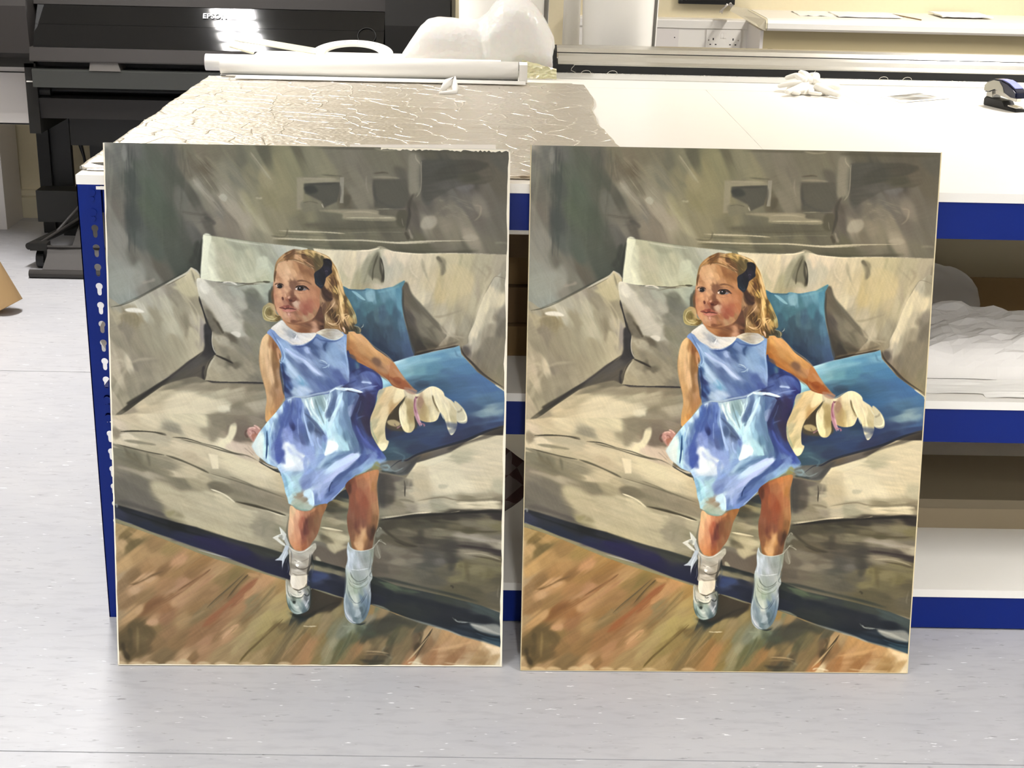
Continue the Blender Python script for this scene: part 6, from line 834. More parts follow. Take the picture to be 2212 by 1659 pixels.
# ---- second sitting: accents
def SL(fr, items):
    frame(*fr)
    for it in items:
        s, w, c = it[:3]; S(s, w, c, it[3] if len(it) > 3 else 1.2, it[4] if len(it) > 4 else .8, dry=it[5] if len(it) > 5 else .15)
TLf, TRf, Lf, Df, Rf, LLf, SKf, FTf, LRf, BLf, BRf, Ff = (215,295,4.609),(655,295,4.609),(230,560,4.608),(540,690,5.184),(760,590,3.686),(230,880,4.365),(540,940,6.9125),(580,1120,6.636),(790,960,4.88),(235,1100,4.74),(655,1250,4.916),(540,520,6.914)
SL(TLf, [('330,300 335,500 345,760 350,1000',60,'49504a',5,.5),('700,120 690,400 720,760 740,1100',90,'505548',8,.35),('560,200 560,500 580,900',70,'5c6656',8,.35),('900,1250 960,1150 985,1020',50,'40443a',4,.7),('1000,1300 1010,1150 1030,1000',26,'3f4338',2.5,.8),
 ('900,250 1000,400 1130,560',34,'6a6350',3,.5,.6),('940,420 1040,540 1150,640',30,'9c9887',2,.6,.5),('1060,190 1240,380 1420,560',40,'8f8a72',3,.45,.6),('1230,120 1400,320 1560,470',30,'858068',3,.4,.6),('1510,150 1600,270 1720,430',14,'a8a48b',1.5,.6,.4),('1300,620 1420,760 1500,880',60,'a39a86',5,.4,.5),('1440,640 1560,800 1700,960',40,'a8a384',3,.5,.5),
 ('200,1662 350,1600 500,1524 640,1449 770,1379 880,1300',12,'41443a',2,.6),('420,1440 520,1420 560,1400',26,'9a9587',3,.6)])
frame(*TRf)
M('1172,236 1400,225 1700,230 1830,260 1900,420 1800,470 1650,470 1500,500 1400,560 1250,640 1190,600 1168,500', '1250,300,55544a 1450,350,4b4a3f 1650,400,52503f 1300,550,57554b 1700,300,504c3f 1850,350,665f4e 1450,480,5d5b52', 3, -10, 5, 40, 6, sm=0, alpha=.8, tx=.6)
SL(TRf, [('1175,240 1172,300 1168,520 1120,600',8,'a09a86',1,.7),('1050,690 1058,760 1040,850 1020,930',26,'4b463b',2,.8),('700,560 760,640 900,700 1010,700',26,'55534a',3,.6),('700,440 710,560 740,660',24,'514f46',3,.6),('15,470 200,465 365,455',20,'4c4b41',2,.7),('370,470 372,560 360,640',16,'514f44',2,.6),
 ('0,870 400,875 900,880',44,'615e4c',4,.5,.4),('100,900 500,905 960,895',20,'55523f',3,.5,.5),('-280,955 0,965 400,980 800,985',12,'6a6650',2,.6),('-300,1045 0,1050 400,1070 900,1095 1400,1110',40,'66634f',4,.5,.3),('1190,720 1260,690 1330,640',40,'6a655a',5,.5),
 ('600,1460 640,1340 690,1230',18,'8c8c70',2,.6),('690,1420 700,1300 745,1160',16,'5a5843',1.5,.8),('770,1190 800,1300 800,1440',14,'403e31',1.2,.85),('765,1095 680,1120 560,1126',10,'e2d8bc',1.2,.8),('780,1100 900,1135 1100,1155 1500,1150 2030,1163',9,'e0d6ba',1.2,.6),
 ('1330,1190 1380,1240 1400,1310 1380,1370',30,'857d64',3,.7),('1180,1200 1200,1300 1240,1400',22,'a89f84',3,.6),('1060,1240 1080,1330 1150,1400',16,'d8cdb0',2,.5),('880,1180 940,1300 980,1400',40,'c6bfa8',4,.5),('1450,1260 1600,1330 1700,1450',60,'c9bb8f',6,.4),('1800,1260 1860,1330 1800,1440',26,'9a9078',4,.5)])
SL(Lf, [('45,458 160,437 300,383 430,312 590,232',9,'62604f',1.3,.75),('925,350 960,470 1010,620 1050,700',15,'35322d',1.3,.9),('1000,720 1010,820 1050,920',44,'37342f',4,.7),('960,900 820,1010 640,1150 500,1240 330,1370 220,1440',20,'3f3b33',2,.85),('880,980 760,1080 620,1170',44,'55504a',4,.6),
 ('1150,700 1190,740 1240,770 1300,800',18,'6f6857',3,.6),('1090,935 1160,965 1262,1016',13,'3a3529',1.2,.95),('1100,600 1150,690 1170,720',20,'524b3c',2.5,.7),('940,230 1000,260 1060,330 1150,430 1230,520',60,'c9c6b7',6,.5),('1000,300 1080,380 1180,500 1290,620',34,'c3c0b1',4,.5),
 ('1400,360 1480,420 1560,440',70,'72746a',7,.55),('1380,560 1500,620 1560,700',70,'7f7e6f',8,.4),('640,320 720,400 760,480',30,'a7a08a',4,.4),('720,300 820,420 880,540 900,640',20,'b9b194',2.5,.5),('560,520 620,620 680,700',30,'b5b099',5,.45),('780,520 800,640 790,760',30,'878069',5,.5),('120,560 250,580 330,640',60,'8a8164',7,.5),
 ('70,1330 130,1180 210,1060',30,'bcb197',4,.5),('200,1150 330,1130 470,1080',60,'8a836e',8,.4),('640,1350 800,1330 960,1370 1100,1390',50,'d6ccac',6,.5),('700,1460 850,1480 1000,1540',50,'d6ccac',6,.5),('1240,1400 1350,1440 1460,1520',60,'857d67',7,.5),('1160,1560 1260,1600 1400,1620',60,'7f7765',7,.5),('1000,1200 1200,1216 1400,1222 1570,1226',10,'6f6857',2,.6),('1130,1440 1200,1460 1230,1500',26,'cfc9b0',3,.6)])
SL(LLf, [('100,330 250,370 390,402 550,432',9,'5c5846',1.2,.9),('560,432 700,480 850,545 970,603',14,'69644e',1.6,.85),('970,600 1200,668 1450,750 1690,835',11,'77715a',1.4,.85),('130,400 300,480 500,560 640,620',40,'777159',5,.5),('90,450 230,500 400,560',36,'6f6a56',5,.5),('980,700 1100,730 1240,790 1390,830',40,'7d765f',4,.6),('1240,780 1400,840 1600,900 1690,940',50,'877f69',5,.5),
 ('1215,870 1400,912 1560,958 1695,1003',15,'4f4935',1.4,.9),('980,750 1110,800 1215,878',8,'dcd4b6',1,.9),('80,640 200,720 330,800 480,940',60,'69655a',7,.5),('90,860 250,900 420,960 540,1000',40,'57534d',4,.6),('450,720 600,760 760,800 1000,880',50,'b9af90',6,.45),('600,1010 800,1060 1000,1110 1250,1190',30,'b5ac8d',4,.5),('1450,1010 1500,1100 1480,1200',50,'8f8a73',5,.5),('1250,1000 1330,1080 1320,1160',40,'b3aa8c',5,.4),
 ('700,280 900,330 1100,390 1300,440',10,'4f4b3b',1.3,.7),('620,262 760,276 900,318',8,'4f4b3b',1.2,.8),('1100,470 1300,520 1480,590 1600,680',50,'d6ccaa',6,.5),('600,330 800,380 950,430',36,'cfc4a3',5,.4),('130,950 400,1040 700,1140 1000,1220',14,'16181a',2,.7),('600,1230 850,1250 1100,1330 1400,1430',30,'221f44',4,.5),('1500,1460 1600,1480 1690,1520',40,'25283f',3,.6),
 ('130,208 300,204 450,215 560,244',12,'57523f',1.3,.85),('1440,490 1540,550 1640,600',10,'33342f',1.1,.9)])
SL(LRf, [('160,775 400,742 700,718 1000,700 1250,686 1470,690',26,'2f2b22',2,.85),('165,760 350,735 550,706 700,694',8,'d3c9ac',1,.85),('420,420 418,480 420,530',10,'4c473b',1.2,.9),('180,330 170,480 190,640',90,'47423a',7,.6),('350,560 450,570 520,590',20,'7a725c',2,.7),('540,575 800,535 940,560 1100,570 1300,560 1440,548',14,'877e66',1.6,.7),('960,600 1150,590 1430,580',18,'ddd2b2',2,.7),
 ('180,860 300,960 420,1030 560,1060',30,'433d2c',3,.7),('330,860 450,890 560,920',30,'7f785f',4,.5),('220,1080 330,1110 450,1120',50,'7a735f',5,.5),('620,1090 700,1150 680,1260',80,'504e46',8,.5),('860,1080 930,1180 900,1320',60,'47443a',6,.6),('980,1200 1060,1280 1020,1420',50,'7f774f',6,.5),('1060,1220 1080,1330 1100,1440',40,'5f583a',5,.5),('1180,1250 1260,1320 1240,1420',50,'7f7754',6,.4),
 ('900,930 1100,960 1250,990 1440,1000',26,'a0988a',3,.6),('960,1045 1150,1062 1300,1085 1450,1125',22,'3f3630',2.2,.85),('1040,1130 1200,1130 1330,1160 1440,1200',12,'a39b80',1.6,.7),('880,870 1100,890 1300,900 1440,890',14,'544e36',2,.7),('80,1380 300,1420 600,1490 900,1560 1200,1640',26,'2c3430',3,.7)])
SL(Rf, [('495,640 600,610 760,580 850,560',12,'33302b',1.6,.8),('410,110 410,250 440,400 480,560 500,640',14,'45443f',2,.8),('440,150 520,260 620,350 720,450',30,'66614f',4,.6),('470,480 520,560 600,590',40,'403d34',4,.6),('640,420 700,480 740,500',26,'857d68',3,.6),('870,575 900,640 980,720 1060,795 1200,890',13,'413d34',1.3,.85),('1120,330 1180,360 1220,430',60,'77705f',7,.55),('1060,110 1030,220 1000,340 960,470 940,560',30,'dcd2b2',4,.5),
 ('1215,1205 1080,1240 920,1310 720,1370 520,1430 430,1480',16,'252a38',1.6,.85),('1200,1245 1050,1290 900,1340 760,1390',26,'4a453e',3,.7),('560,1430 480,1500 420,1570 340,1580',22,'4a4a48',3,.7),('330,1400 420,1440 400,1490',14,'58727d',2,.6),('180,1500 260,1540 330,1560',14,'7c8c90',1.6,.6),
 ('700,760 850,800 1000,860 1150,940',50,'426c98',6,.45),('450,700 600,680 720,660',30,'86b6c6',4,.5),('560,640 700,612 800,590',16,'70a3b8',2,.6),('500,860 560,880 620,870',30,'3c5266',3,.7),('700,1170 850,1200 1000,1160 1180,1130',36,'33446a',5,.6),('640,1260 760,1250 900,1210',40,'2f3f66',5,.5),('1080,1070 1150,1090 1210,1070',30,'859fa8',3,.6),('960,950 1060,960 1200,940',26,'4f7ba3',4,.5),
 ('20,180 120,260 260,230',40,'46727f',5,.5),('100,330 180,420 300,420',70,'38505f',7,.5),('300,320 340,380 360,450',50,'3c5f70',5,.5),('210,140 300,120 380,90',20,'78a9b6',3,.6),('395,120 385,200 395,300',16,'5c93a6',2.5,.6),('340,520 420,560 460,620',40,'3d5878',5,.5),('150,520 250,580 330,640',40,'2b3b50',5,.6)])
SL(Df, [('380,1370 440,1440 470,1560',100,'dbe5ee',5,.75),('430,1280 540,1400 660,1470 740,1600',80,'8aa2dc',5,.7),('790,1430 740,1540 700,1650',50,'9fbfe0',3,.6),('900,1480 830,1560 760,1640',40,'b5d3e3',3,.6),('1040,1440 940,1500 860,1580',44,'8ab3d3',3,.6),('1190,1330 1225,1430 1240,1500',50,'5c7ca3',4,.6),('1000,1340 1060,1390 1110,1440',26,'a3cfdf',2,.7),('880,1350 930,1400 860,1470',50,'f0f8f5',2.5,.85),
 ('620,870 650,960 700,1060',20,'e0eff0',1.5,.7),('690,860 700,920 720,980',14,'eaf4f2',1.2,.8),('730,870 760,950 790,1040',12,'708f96',1.5,.7),('800,860 820,930 840,980',14,'82a0a6',1.5,.7),('870,860 860,940 845,1040',16,'c9e3ea',1.2,.8),('960,830 930,930 880,1020 860,1090',44,'5a749c',3,.75),('940,1060 910,1090 880,1120',20,'4f6f90',2,.6),('1020,860 990,960 930,1080 880,1200',34,'c3e2f0',2,.85),
 ('1100,860 1080,960 1090,1080 1150,1220 1200,1330',40,'5b7ba0',3,.7),('1180,860 1120,960 1110,1010',26,'6a86b0',2,.6),('480,900 470,1000 430,1100 390,1200',26,'3f5aa3',2.5,.7),('530,880 540,1000 510,1120',24,'4f6bb3',2.5,.7),('590,900 600,980 580,1080',20,'6f8fd0',2,.6),('400,1000 330,1120 300,1220 290,1330',30,'5573b0',3,.6),('350,1190 330,1310 310,1430',50,'4a64b3',4,.6),
 ('620,1030 700,1110 780,1200 850,1280',26,'50678f',2.5,.75),('610,1060 640,1180 680,1330 700,1400',16,'9fbbe6',1.6,.8),('720,1220 780,1240 820,1280',30,'4c5f82',2.5,.6),('200,1150 180,1280 170,1400',16,'a8cfe5',1.6,.8),('190,1220 195,1380 185,1540',14,'2c5a90',1.3,.9),('230,1180 235,1320 225,1450',16,'8bb0dc',1.6,.8),('100,1280 70,1350 60,1420',40,'c9d8d6',4,.6),('270,1120 240,1220 230,1300',14,'b8d5e0',1.5,.6),
 ('1240,860 1190,960 1170,1080 1220,1200 1290,1310',40,'2e3566',3,.7),('1330,830 1320,950 1330,1080',60,'37335c',6,.6),('1400,800 1380,880 1350,980',40,'3a3462',4,.6),('1190,1160 1260,1290 1350,1390 1450,1470',26,'4c62ae',2.5,.75),('1250,880 1230,960 1200,1040',12,'4f5c8c',1.6,.6),('1200,600 1290,545 1380,560 1450,620',16,'28306a',2,.7),('1150,740 1270,750 1400,740',18,'7489c3',2,.6),('1250,680 1320,684 1370,694',16,'a3b6da',1.3,.8),
 ('395,300 500,370 620,440 720,540 795,602',20,'bccdec',1.6,.8),('430,310 540,380 640,430',26,'8fa9d8',2.5,.6),('400,400 440,500 520,600 580,680',26,'b3cbe3',3,.6),('660,290 700,340 760,380',26,'3f5a8f',3,.6),('690,250 730,300 740,370',24,'48659b',3,.5),('870,230 835,280 850,330',18,'3a5888',2,.8),('560,740 620,760 690,790',30,'b8cde2',3,.6),('380,560 420,680 470,760',30,'2f4073',3,.7),('360,470 385,600 400,760',20,'2a3a63',2,.7),
 ('870,330 900,420 960,500',44,'8fb0d3',4,.5),('960,260 1000,360 1010,450',40,'83a5cf',4,.5),('940,560 960,620 1000,660',40,'4f68a5',4,.5),('1050,470 1080,540 1100,640',20,'86a5d5',2,.6),('700,640 800,680 900,690',50,'526c9f',5,.5),('640,560 760,620 860,640',40,'5f7aa8',4,.4),
 ('280,290 262,420 280,540 300,680 320,760',24,'8a6742',3,.5),('150,190 130,320 150,480',26,'dcbd8e',3,.5),('290,780 270,880 240,980',26,'99744a',4,.5),('330,350 345,420 340,460',14,'5c4430',1.6,.6),('1100,380 1200,420 1330,500 1450,580 1560,650',26,'976032',3,.6),('1180,150 1290,230 1400,330 1500,420',26,'d0a472',3,.5),('1560,620 1640,670 1700,690',30,'8a4a22',3,.6),('1380,430 1440,440 1450,490',40,'7f6048',4,.6)])
SL(SKf, [('1640,255 1480,335 1310,425 1160,500',50,'bcd6f4',2.5,.8),('1630,300 1480,410 1340,500 1220,610',44,'aebfea',3,.75),('1590,390 1440,520 1310,610 1220,700',44,'47619a',2.5,.85),('1240,660 1200,730 1190,820',12,'2a4278',1.2,.9),('1060,470 1180,350 1350,280 1560,215',36,'5f82ae',3,.7),('540,570 600,700 650,820 700,880',40,'a9dbe3',3,.6),('640,560 720,680 770,800',40,'9cc3d0',3,.6),('470,520 540,640 560,780',26,'7fb0c8',2.5,.7),('900,600 880,720 800,770',50,'7189c0',4,.6),('1000,840 990,930 980,1000',34,'657fb3',2.5,.7),('1100,700 1080,850 1100,980',44,'889fd8',4,.5),('930,800 950,900 960,1010',26,'cde4ee',1.6,.8),('830,300 825,420 850,540',30,'86a0d8',3,.6),('600,420 700,370 760,340',50,'f0f6f5',3,.7),('560,130 640,230 760,300 820,360',50,'93a8e0',4,.5),
 ('1500,700 1480,760 1500,850',30,'5c3526',3,.7),('1600,620 1700,580 1800,540',30,'bb8055',4,.5),('1850,560 1880,700 1890,900',30,'b07c50',4,.5),('1560,800 1540,950 1530,1150',50,'85482c',5,.5),('1700,850 1680,1000 1690,1180',60,'96563a',6,.4),('1560,1280 1600,1380 1660,1440',50,'6f4030',5,.5),('1720,1370 1690,1480 1650,1580',30,'caa072',3,.6),('1850,1300 1840,1420 1800,1560',40,'4c3220',4,.6),('1560,1560 1600,1640 1680,1680',26,'d0a878',3,.6),
 ('640,1150 620,1300 630,1450',40,'deb58a',4,.5),('800,1180 770,1280 760,1380',30,'a85f42',3,.6),('860,1220 830,1350 820,1480',34,'6a3a2e',3,.6),('960,1150 920,1250 900,1400',50,'7d5033',5,.5),('720,1480 700,1600 730,1690',40,'c98b62',4,.5),('840,1540 820,1640 790,1700',34,'9a6038',3,.6)])
SL(FTf, [('330,430 330,560 320,700 315,780',12,'6f6a5e',1.3,.7),('600,480 590,600 570,700 560,780',12,'57524a',1.3,.8),('360,560 430,600 520,580 590,540',12,'857e72',1.3,.7),('380,660 450,700 540,690 600,650',8,'4c463b',1,.8),('400,610 440,595 480,605',8,'f6f3ec',.8,.9),('270,900 275,1000 300,1080 340,1120',10,'6a6f62',1.2,.8),('330,1090 400,1120 480,1110 510,1060',14,'50584c',1.5,.7),('560,980 590,1040 560,1100',14,'3f4642',1.3,.7),('300,1150 320,1240 380,1310 460,1330',12,'56675f',1.4,.7),('360,1210 400,1260 440,1240',26,'c9d2c8',2,.6),('470,1180 490,1260 460,1310',16,'7f8f8c',1.6,.6),('600,900 610,1050 600,1200',12,'333c3c',1.6,.7),
 ('300,1330 420,1390 560,1380 700,1310 900,1210 1040,1180',30,'2e2c22',3.5,.6),('1150,420 1160,560 1150,680',16,'cbd2d6',1.3,.7),('1480,450 1470,600 1450,720',14,'7a827c',1.3,.7),('1180,700 1290,715 1450,690',10,'d3d9db',1.1,.7),('1180,740 1210,820 1290,880 1390,850 1440,790',10,'5c665c',1.1,.85),('1150,860 1190,940 1280,985 1400,940 1440,880',9,'77836f',1.1,.7),('1150,1000 1180,1100 1250,1190 1330,1170 1400,1050',9,'4c5c66',1.1,.8),('1110,1050 1100,1200 1120,1340 1200,1450',14,'b9c2c6',1.4,.7),('1440,1050 1430,1200 1390,1340 1330,1430',16,'4f626c',1.8,.7),('1220,1270 1240,1340 1210,1400',30,'7b8e93',2,.6),('1090,1180 1095,1300 1150,1420 1250,1490',7,'55686f',1,.8),('1260,1492 1330,1500 1400,1480',14,'1d2a30',1.5,.8)])
SL(BLf, [('1045,595 960,660 830,740 700,820',14,'82603a',1.6,.8,.5),('1100,640 1000,720 860,830 700,930',30,'a9805a',3,.5,.5),('1390,640 1230,790 1100,900 1000,1000',12,'66583a',1.3,.85,.3),('1430,650 1330,750 1210,900',10,'5c4c2c',1.2,.85,.3),('1530,690 1400,800 1230,950 1060,1110 950,1200',50,'965f38',3.5,.65,.5),('1600,700 1500,800 1400,890 1300,960',34,'ba9062',3,.6,.4),('1690,720 1560,860 1440,970',20,'a07c4c',2,.6,.5),('1720,760 1620,880 1500,1010 1350,1140',26,'7f7048',2.5,.6,.5),('1240,1210 1300,1180 1330,1170',20,'c39a70',2,.7),('1280,1200 1200,1270 1160,1320',26,'c09a70',2,.8),
 ('1180,880 1080,960 1000,1010',30,'837350',3,.5,.5),('560,620 430,670 300,740 200,760',18,'7c5f38',2,.7,.5),('480,960 560,900 660,850',60,'8a6238',5,.5,.4),('380,1010 430,960 520,930',50,'845c34',5,.6),('260,1050 330,1020 300,980',50,'b8956a',5,.5),('700,1100 760,1140 900,1080 1000,1000',40,'a0845a',4,.5,.5),('1000,1380 950,1440 900,1440',60,'aa845c',5,.5),('1120,1240 1000,1330 880,1380',40,'a9805a',4,.4,.5),
 ('1330,1560 1420,1460 1560,1330 1700,1200 1790,1110',16,'6c5a30',1.6,.75,.4),('1420,1540 1560,1400 1720,1260 1850,1140',40,'8f7a4a',4,.5,.5),('1640,1500 1760,1360 1880,1240',30,'7a6840',3,.6,.5),('1750,1540 1880,1400 2000,1260',26,'a5855a',2.5,.6,.5),('1850,1560 1960,1430 2060,1300',20,'866a3c',2,.6,.5),('1550,1170 1450,1260 1330,1380 1240,1500',60,'ab9867',6,.5,.4),('1700,1010 1600,1120 1480,1230',50,'a8985f',5,.5,.4),
 ('130,1360 150,1450 200,1540',40,'453a22',3,.6),('200,1200 220,1330 200,1450',50,'584a2c',4,.6),('330,1270 360,1380 340,1480',50,'6c5c38',4,.6),('300,1180 400,1220 460,1300',30,'6a5834',4,.6),('150,260 220,320 260,370',50,'75633a',5,.6),('200,200 300,260 340,290',26,'ad9060',3,.5),('300,430 450,460 560,440',40,'b08f5c',5,.5),('100,360 140,400 130,440',36,'c0a070',4,.6)])
SL(BRf, [('-60,430 -150,560 -300,760 -420,940',70,'8f7c4e',6,.6,.4),('20,440 -60,560 -180,740',50,'938255',5,.5,.4),('140,640 60,740 -20,860',50,'a87e4e',4,.6,.4),('230,560 150,700 60,840',30,'8f7648',3,.6,.4),('620,520 560,640 470,760 400,870',40,'6f6f48',4,.6,.4),('560,470 620,540 700,570 800,560',60,'4f5742',7,.6),('700,470 850,430 1000,420 1150,470',60,'403f30',7,.6),('760,560 900,540 1050,480',40,'494836',5,.6),('880,700 930,640 980,560 1060,480',26,'575638',3,.6,.3),('980,820 1040,700 1120,600',50,'7c6a48',5,.5,.4),
 ('1385,512 1330,600 1260,700 1190,800',14,'3f341f',1.4,.85),('1110,870 1190,790 1270,690 1350,590',12,'bda57a',1.4,.8),('1240,560 1260,620 1220,720',26,'4f4228',3,.6),('600,850 750,870 880,860',26,'473f2c',3,.7),('640,800 760,790 900,800',16,'8c7750',2,.6),('660,760 800,764 920,786',8,'b09a74',1.2,.7),('1390,740 1560,720 1700,690 1800,660',26,'c49d6c',3,.6,.4),('1300,790 1500,780 1700,740 1900,760',30,'9c7346',4,.5,.5),('1700,800 1900,830 2090,830',40,'b5986a',4,.5),('1950,700 2050,730 2120,770',30,'dcc6a0',3,.7),('1750,880 1900,860 2000,850',20,'a8885c',3,.5),
 ('820,20 950,70 1100,110 1250,130',20,'4c5846',2.5,.7),('1000,150 1200,200 1450,260 1700,320',50,'1f242b',5,.6),('1200,260 1300,300 1500,330',60,'272d2e',6,.5),('1450,440 1650,500 1800,540 2000,600',30,'1c232b',3,.7),('1840,560 1980,610 2120,640',10,'3c5563',1.6,.7),('1620,410 1660,445 1760,450',8,'9aa19c',1,.7),('1790,470 1900,500 2000,540 2110,580',26,'a3a49c',2.5,.7),('1850,465 1960,480 2100,480',14,'6a716f',2,.6)])
# face and hair accents
SL(Ff, [('600,600 640,580 690,600',22,'8a6148',2.5,.3),('610,650 640,690 660,740',30,'86604a',3,.4),('700,585 780,578 860,592 930,640',16,'80583a',1.2,.7),('600,700 640,760 660,820',20,'865a40',2,.6),('580,850 620,880 680,870',14,'6a3828',1.2,.7),('530,760 545,810 560,850',10,'d6aa86',1.2,.6),('750,660 830,680 890,716',9,'2c1a14',.8,.8),('560,900 570,940',14,'9a6650',1.5,.5),('440,975 500,962 550,948 600,950 700,1000',10,'9a5a48',1,.7),('445,975 520,990 560,985 620,988 700,1006',7,'4c221a',.7,.9),('520,1018 580,1022 650,1015',14,'c48474',1.2,.7),('540,1048 600,1052 650,1046',10,'8a5840',1.5,.6),
 ('760,990 830,1000 900,980',60,'a05f48',6,.35),('700,1090 780,1110 850,1120',30,'b8906c',4,.5),('880,1130 960,1060 1010,980',30,'a87c58',3,.6),('800,420 880,450 930,520',44,'8a5f3a',4,.5),('860,600 960,680 1030,740',40,'a0714c',5,.4),('640,1165 720,1175 780,1160',20,'7d5034',2,.6),('930,1180 1000,1090 1040,980',16,'6a4630',2,.6),('1020,1050 1030,1150 1020,1250',36,'6a4630',4,.6),('960,1240 985,1280 960,1320',26,'c39a7c',3,.6),('700,1260 800,1290 880,1300',30,'8a6040',4,.5),
 ('430,315 500,284 600,268 700,290 820,335 960,412',9,'a37a4c',1,.6),('500,240 560,200 640,160',18,'6f4f2a',1.5,.6),('560,270 600,220 680,170 760,150',16,'77552f',1.4,.6),('640,250 740,280 860,340 940,385',10,'6f4f2c',1,.7),('780,180 880,210 960,270 1020,340',22,'5c4724',2,.7),('720,160 820,170 900,200',12,'c7a468',1.2,.7),('960,180 1040,210 1090,260',26,'66572f',2,.6),('1040,175 1130,215 1190,250',10,'d9c28f',1,.8),('390,420 372,500 366,580',10,'5f4629',1,.7),
 ('1080,700 1110,800 1180,860 1230,840',50,'472f20',3,.75),('1060,700 1052,800 1080,880',18,'9a7050',1.8,.6),('1100,900 1120,1000 1110,1100',40,'6a4a30',4,.6),('1180,560 1230,640 1290,720 1320,790',14,'5c421f',1.3,.8),('1230,350 1270,440 1290,540 1320,640',16,'8f6f3c',1.5,.6),('1250,520 1290,600 1310,700',12,'503a1a',1.2,.7),('1290,450 1330,540 1360,640 1400,740',14,'dec48c',1.3,.8),('1150,600 1200,690 1270,750',10,'c39a66',1,.7),('1220,700 1260,760 1330,800',16,'6a5024',1.4,.7),
 ('1180,1010 1200,1080 1220,1160',20,'4f3a1c',1.5,.7),('1230,960 1260,1020 1250,1120',12,'8a6838',1.2,.7),('1290,1030 1270,1100 1240,1160',14,'4c3818',1.2,.8),('1300,900 1330,960 1320,1040',16,'6f5226',1.5,.7),('1400,860 1430,930 1440,1010',18,'5f4c22',1.5,.7),('1350,860 1370,960 1390,1060 1400,1140',14,'e2c78c',1.2,.8),('1450,960 1500,1040 1530,1130',20,'4f431f',1.8,.7),('1490,960 1540,1050 1570,1150',8,'bcae80',1,.7),('1410,1140 1430,1210 1470,1270',18,'4c3a1a',1.5,.8),('1330,1170 1290,1215 1230,1225 1160,1190 1125,1110',8,'dcbd90',.9,.8),
 ('1350,1100 1340,1170 1300,1210',8,'5c4220',1,.7),('1140,1130 1170,1210 1240,1250 1310,1250',9,'6a4c26',1,.7),('1360,1220 1370,1290 1400,1330',12,'5f4524',1.2,.7),('1500,1180 1540,1230 1560,1290',12,'6f5c34',1.3,.7),('1560,1260 1600,1300 1600,1340',16,'3f3c2a',1.6,.7),('1280,870 1240,940 1180,1010 1140,1060',7,'d0b08a',.8,.9),
 ('230,960 210,1040 230,1120 300,1160',12,'8a8050',1.2,.6),('290,1000 320,1050 310,1100',20,'6f6032',2,.6),('380,1090 430,1110 460,1100',12,'5c4824',1.3,.7),('340,760 345,860 360,920',14,'6a4a30',1.5,.7),('300,700 290,800 300,880',22,'4c4a3e',2.5,.6),
 ('560,1310 620,1380 600,1440',30,'a9acb0',3,.6),('650,1350 690,1370 660,1420',12,'8f949a',1.3,.7),('700,1380 690,1420 670,1450',10,'f4f4f4',1,.8),('480,1180 430,1230 400,1290',20,'e0dcd4',2.5,.5),('620,1450 720,1480 840,1460',20,'d9d8d6',2.5,.6),('1090,1340 1180,1310 1280,1310',20,'9c907c',2.5,.6),('1120,1410 1220,1430 1300,1400',16,'a3a09a',2,.6)])
SL(Df, [('300,1400 330,1500 400,1600',40,'4c64b0',4,.7),('470,1370 500,1480 540,1620',60,'c9d8e6',5,.6),('640,1400 700,1500 720,1640',70,'8ea8de',5,.6),('800,1420 790,1520 750,1640',44,'86a6d8',4,.6),('1000,1440 940,1490 850,1560 780,1640',50,'9dc0de',4,.6),('1160,1440 1060,1500 960,1560',30,'5f82ab',3,.7),('1230,1460 1130,1540 1000,1610',40,'b9cdee',3,.7),('1290,1420 1270,1520 1230,1600',40,'4a67a8',4,.6),('1420,1440 1380,1530 1300,1600',50,'6f8cc4',5,.6),('200,1500 260,1560 330,1620',30,'c3dcE4'.lower(),4,.6)])
SL(Ff, [('1200,470 1250,560 1290,660',26,'7a5a30',2.5,.6),('1130,700 1180,760 1230,780',44,'4a3222',3,.7),('1260,760 1300,840 1290,940',26,'7d5f34',2.5,.6),('1160,960 1180,1040 1160,1140',30,'6a4c28',3,.6),('1340,940 1350,1040 1330,1130',26,'8a6a38',2.5,.5),('1440,880 1480,980 1500,1080',26,'7a6a3a',2.5,.6),('1380,1180 1420,1250 1480,1300',30,'5c4828',2.5,.6),('620,170 560,230 520,280',26,'7f5c34',2.5,.5),('820,230 900,290 960,350',30,'6a5030',2.5,.5),('1000,240 1060,300 1090,340',40,'5f5230',3,.5),('1290,380 1340,480 1370,600 1400,700',10,'e3cc96',1,.7),('1300,620 1340,720 1370,820 1380,940',12,'e0c486',1.2,.7),('1180,1200 1260,1240 1330,1220 1370,1150',8,'e0c294',.9,.7),('1220,880 1180,960 1140,1020 1125,1090',9,'a8845a',1,.6),
 ('405,430 380,520 372,600',14,'7a5c3a',1.5,.5),('360,640 352,760 366,880',10,'7a5236',1.5,.6)])
frame(0, 0, 1); TF[1] = TF[2] = 0.0
# ---- brush marks, canvas tooth over everything (pigment thickness variation only)
def blurimg(r): return np.stack([boxblur(boxblur(IMG[..., k], r), r) for k in range(3)], -1)
IMG += .24 * (IMG - blurimg(34))
IMG += .32 * (IMG - blurimg(2))
Yf, Xf = np.mgrid[0:IMG.shape[0], 0:IMG.shape[1]].astype(np.float32)
pat = np.clip(.5 + 2 * streak(Xf, Yf, 30, 90, 60, 31), 0, 1)
tex = streak(Xf, Yf, 62, 34, 4.5, 3) * .04 * pat + streak(Xf, Yf, -20, 40, 5, 9) * .035 * (1 - pat) + streak(Xf, Yf, 0, 3, 2.5, 21) * .03
IMG *= (1 + tex)[..., None]
IMG += (IMG.mean(2, keepdims=True) - IMG) * .16
bl = np.clip((IMG[..., 2:] - IMG[..., :1]) * 2.5 - .1, 0, 1); IMG += (IMG.mean(2, keepdims=True) - IMG) * bl * .16
IMG = np.clip(IMG, .02, .97)
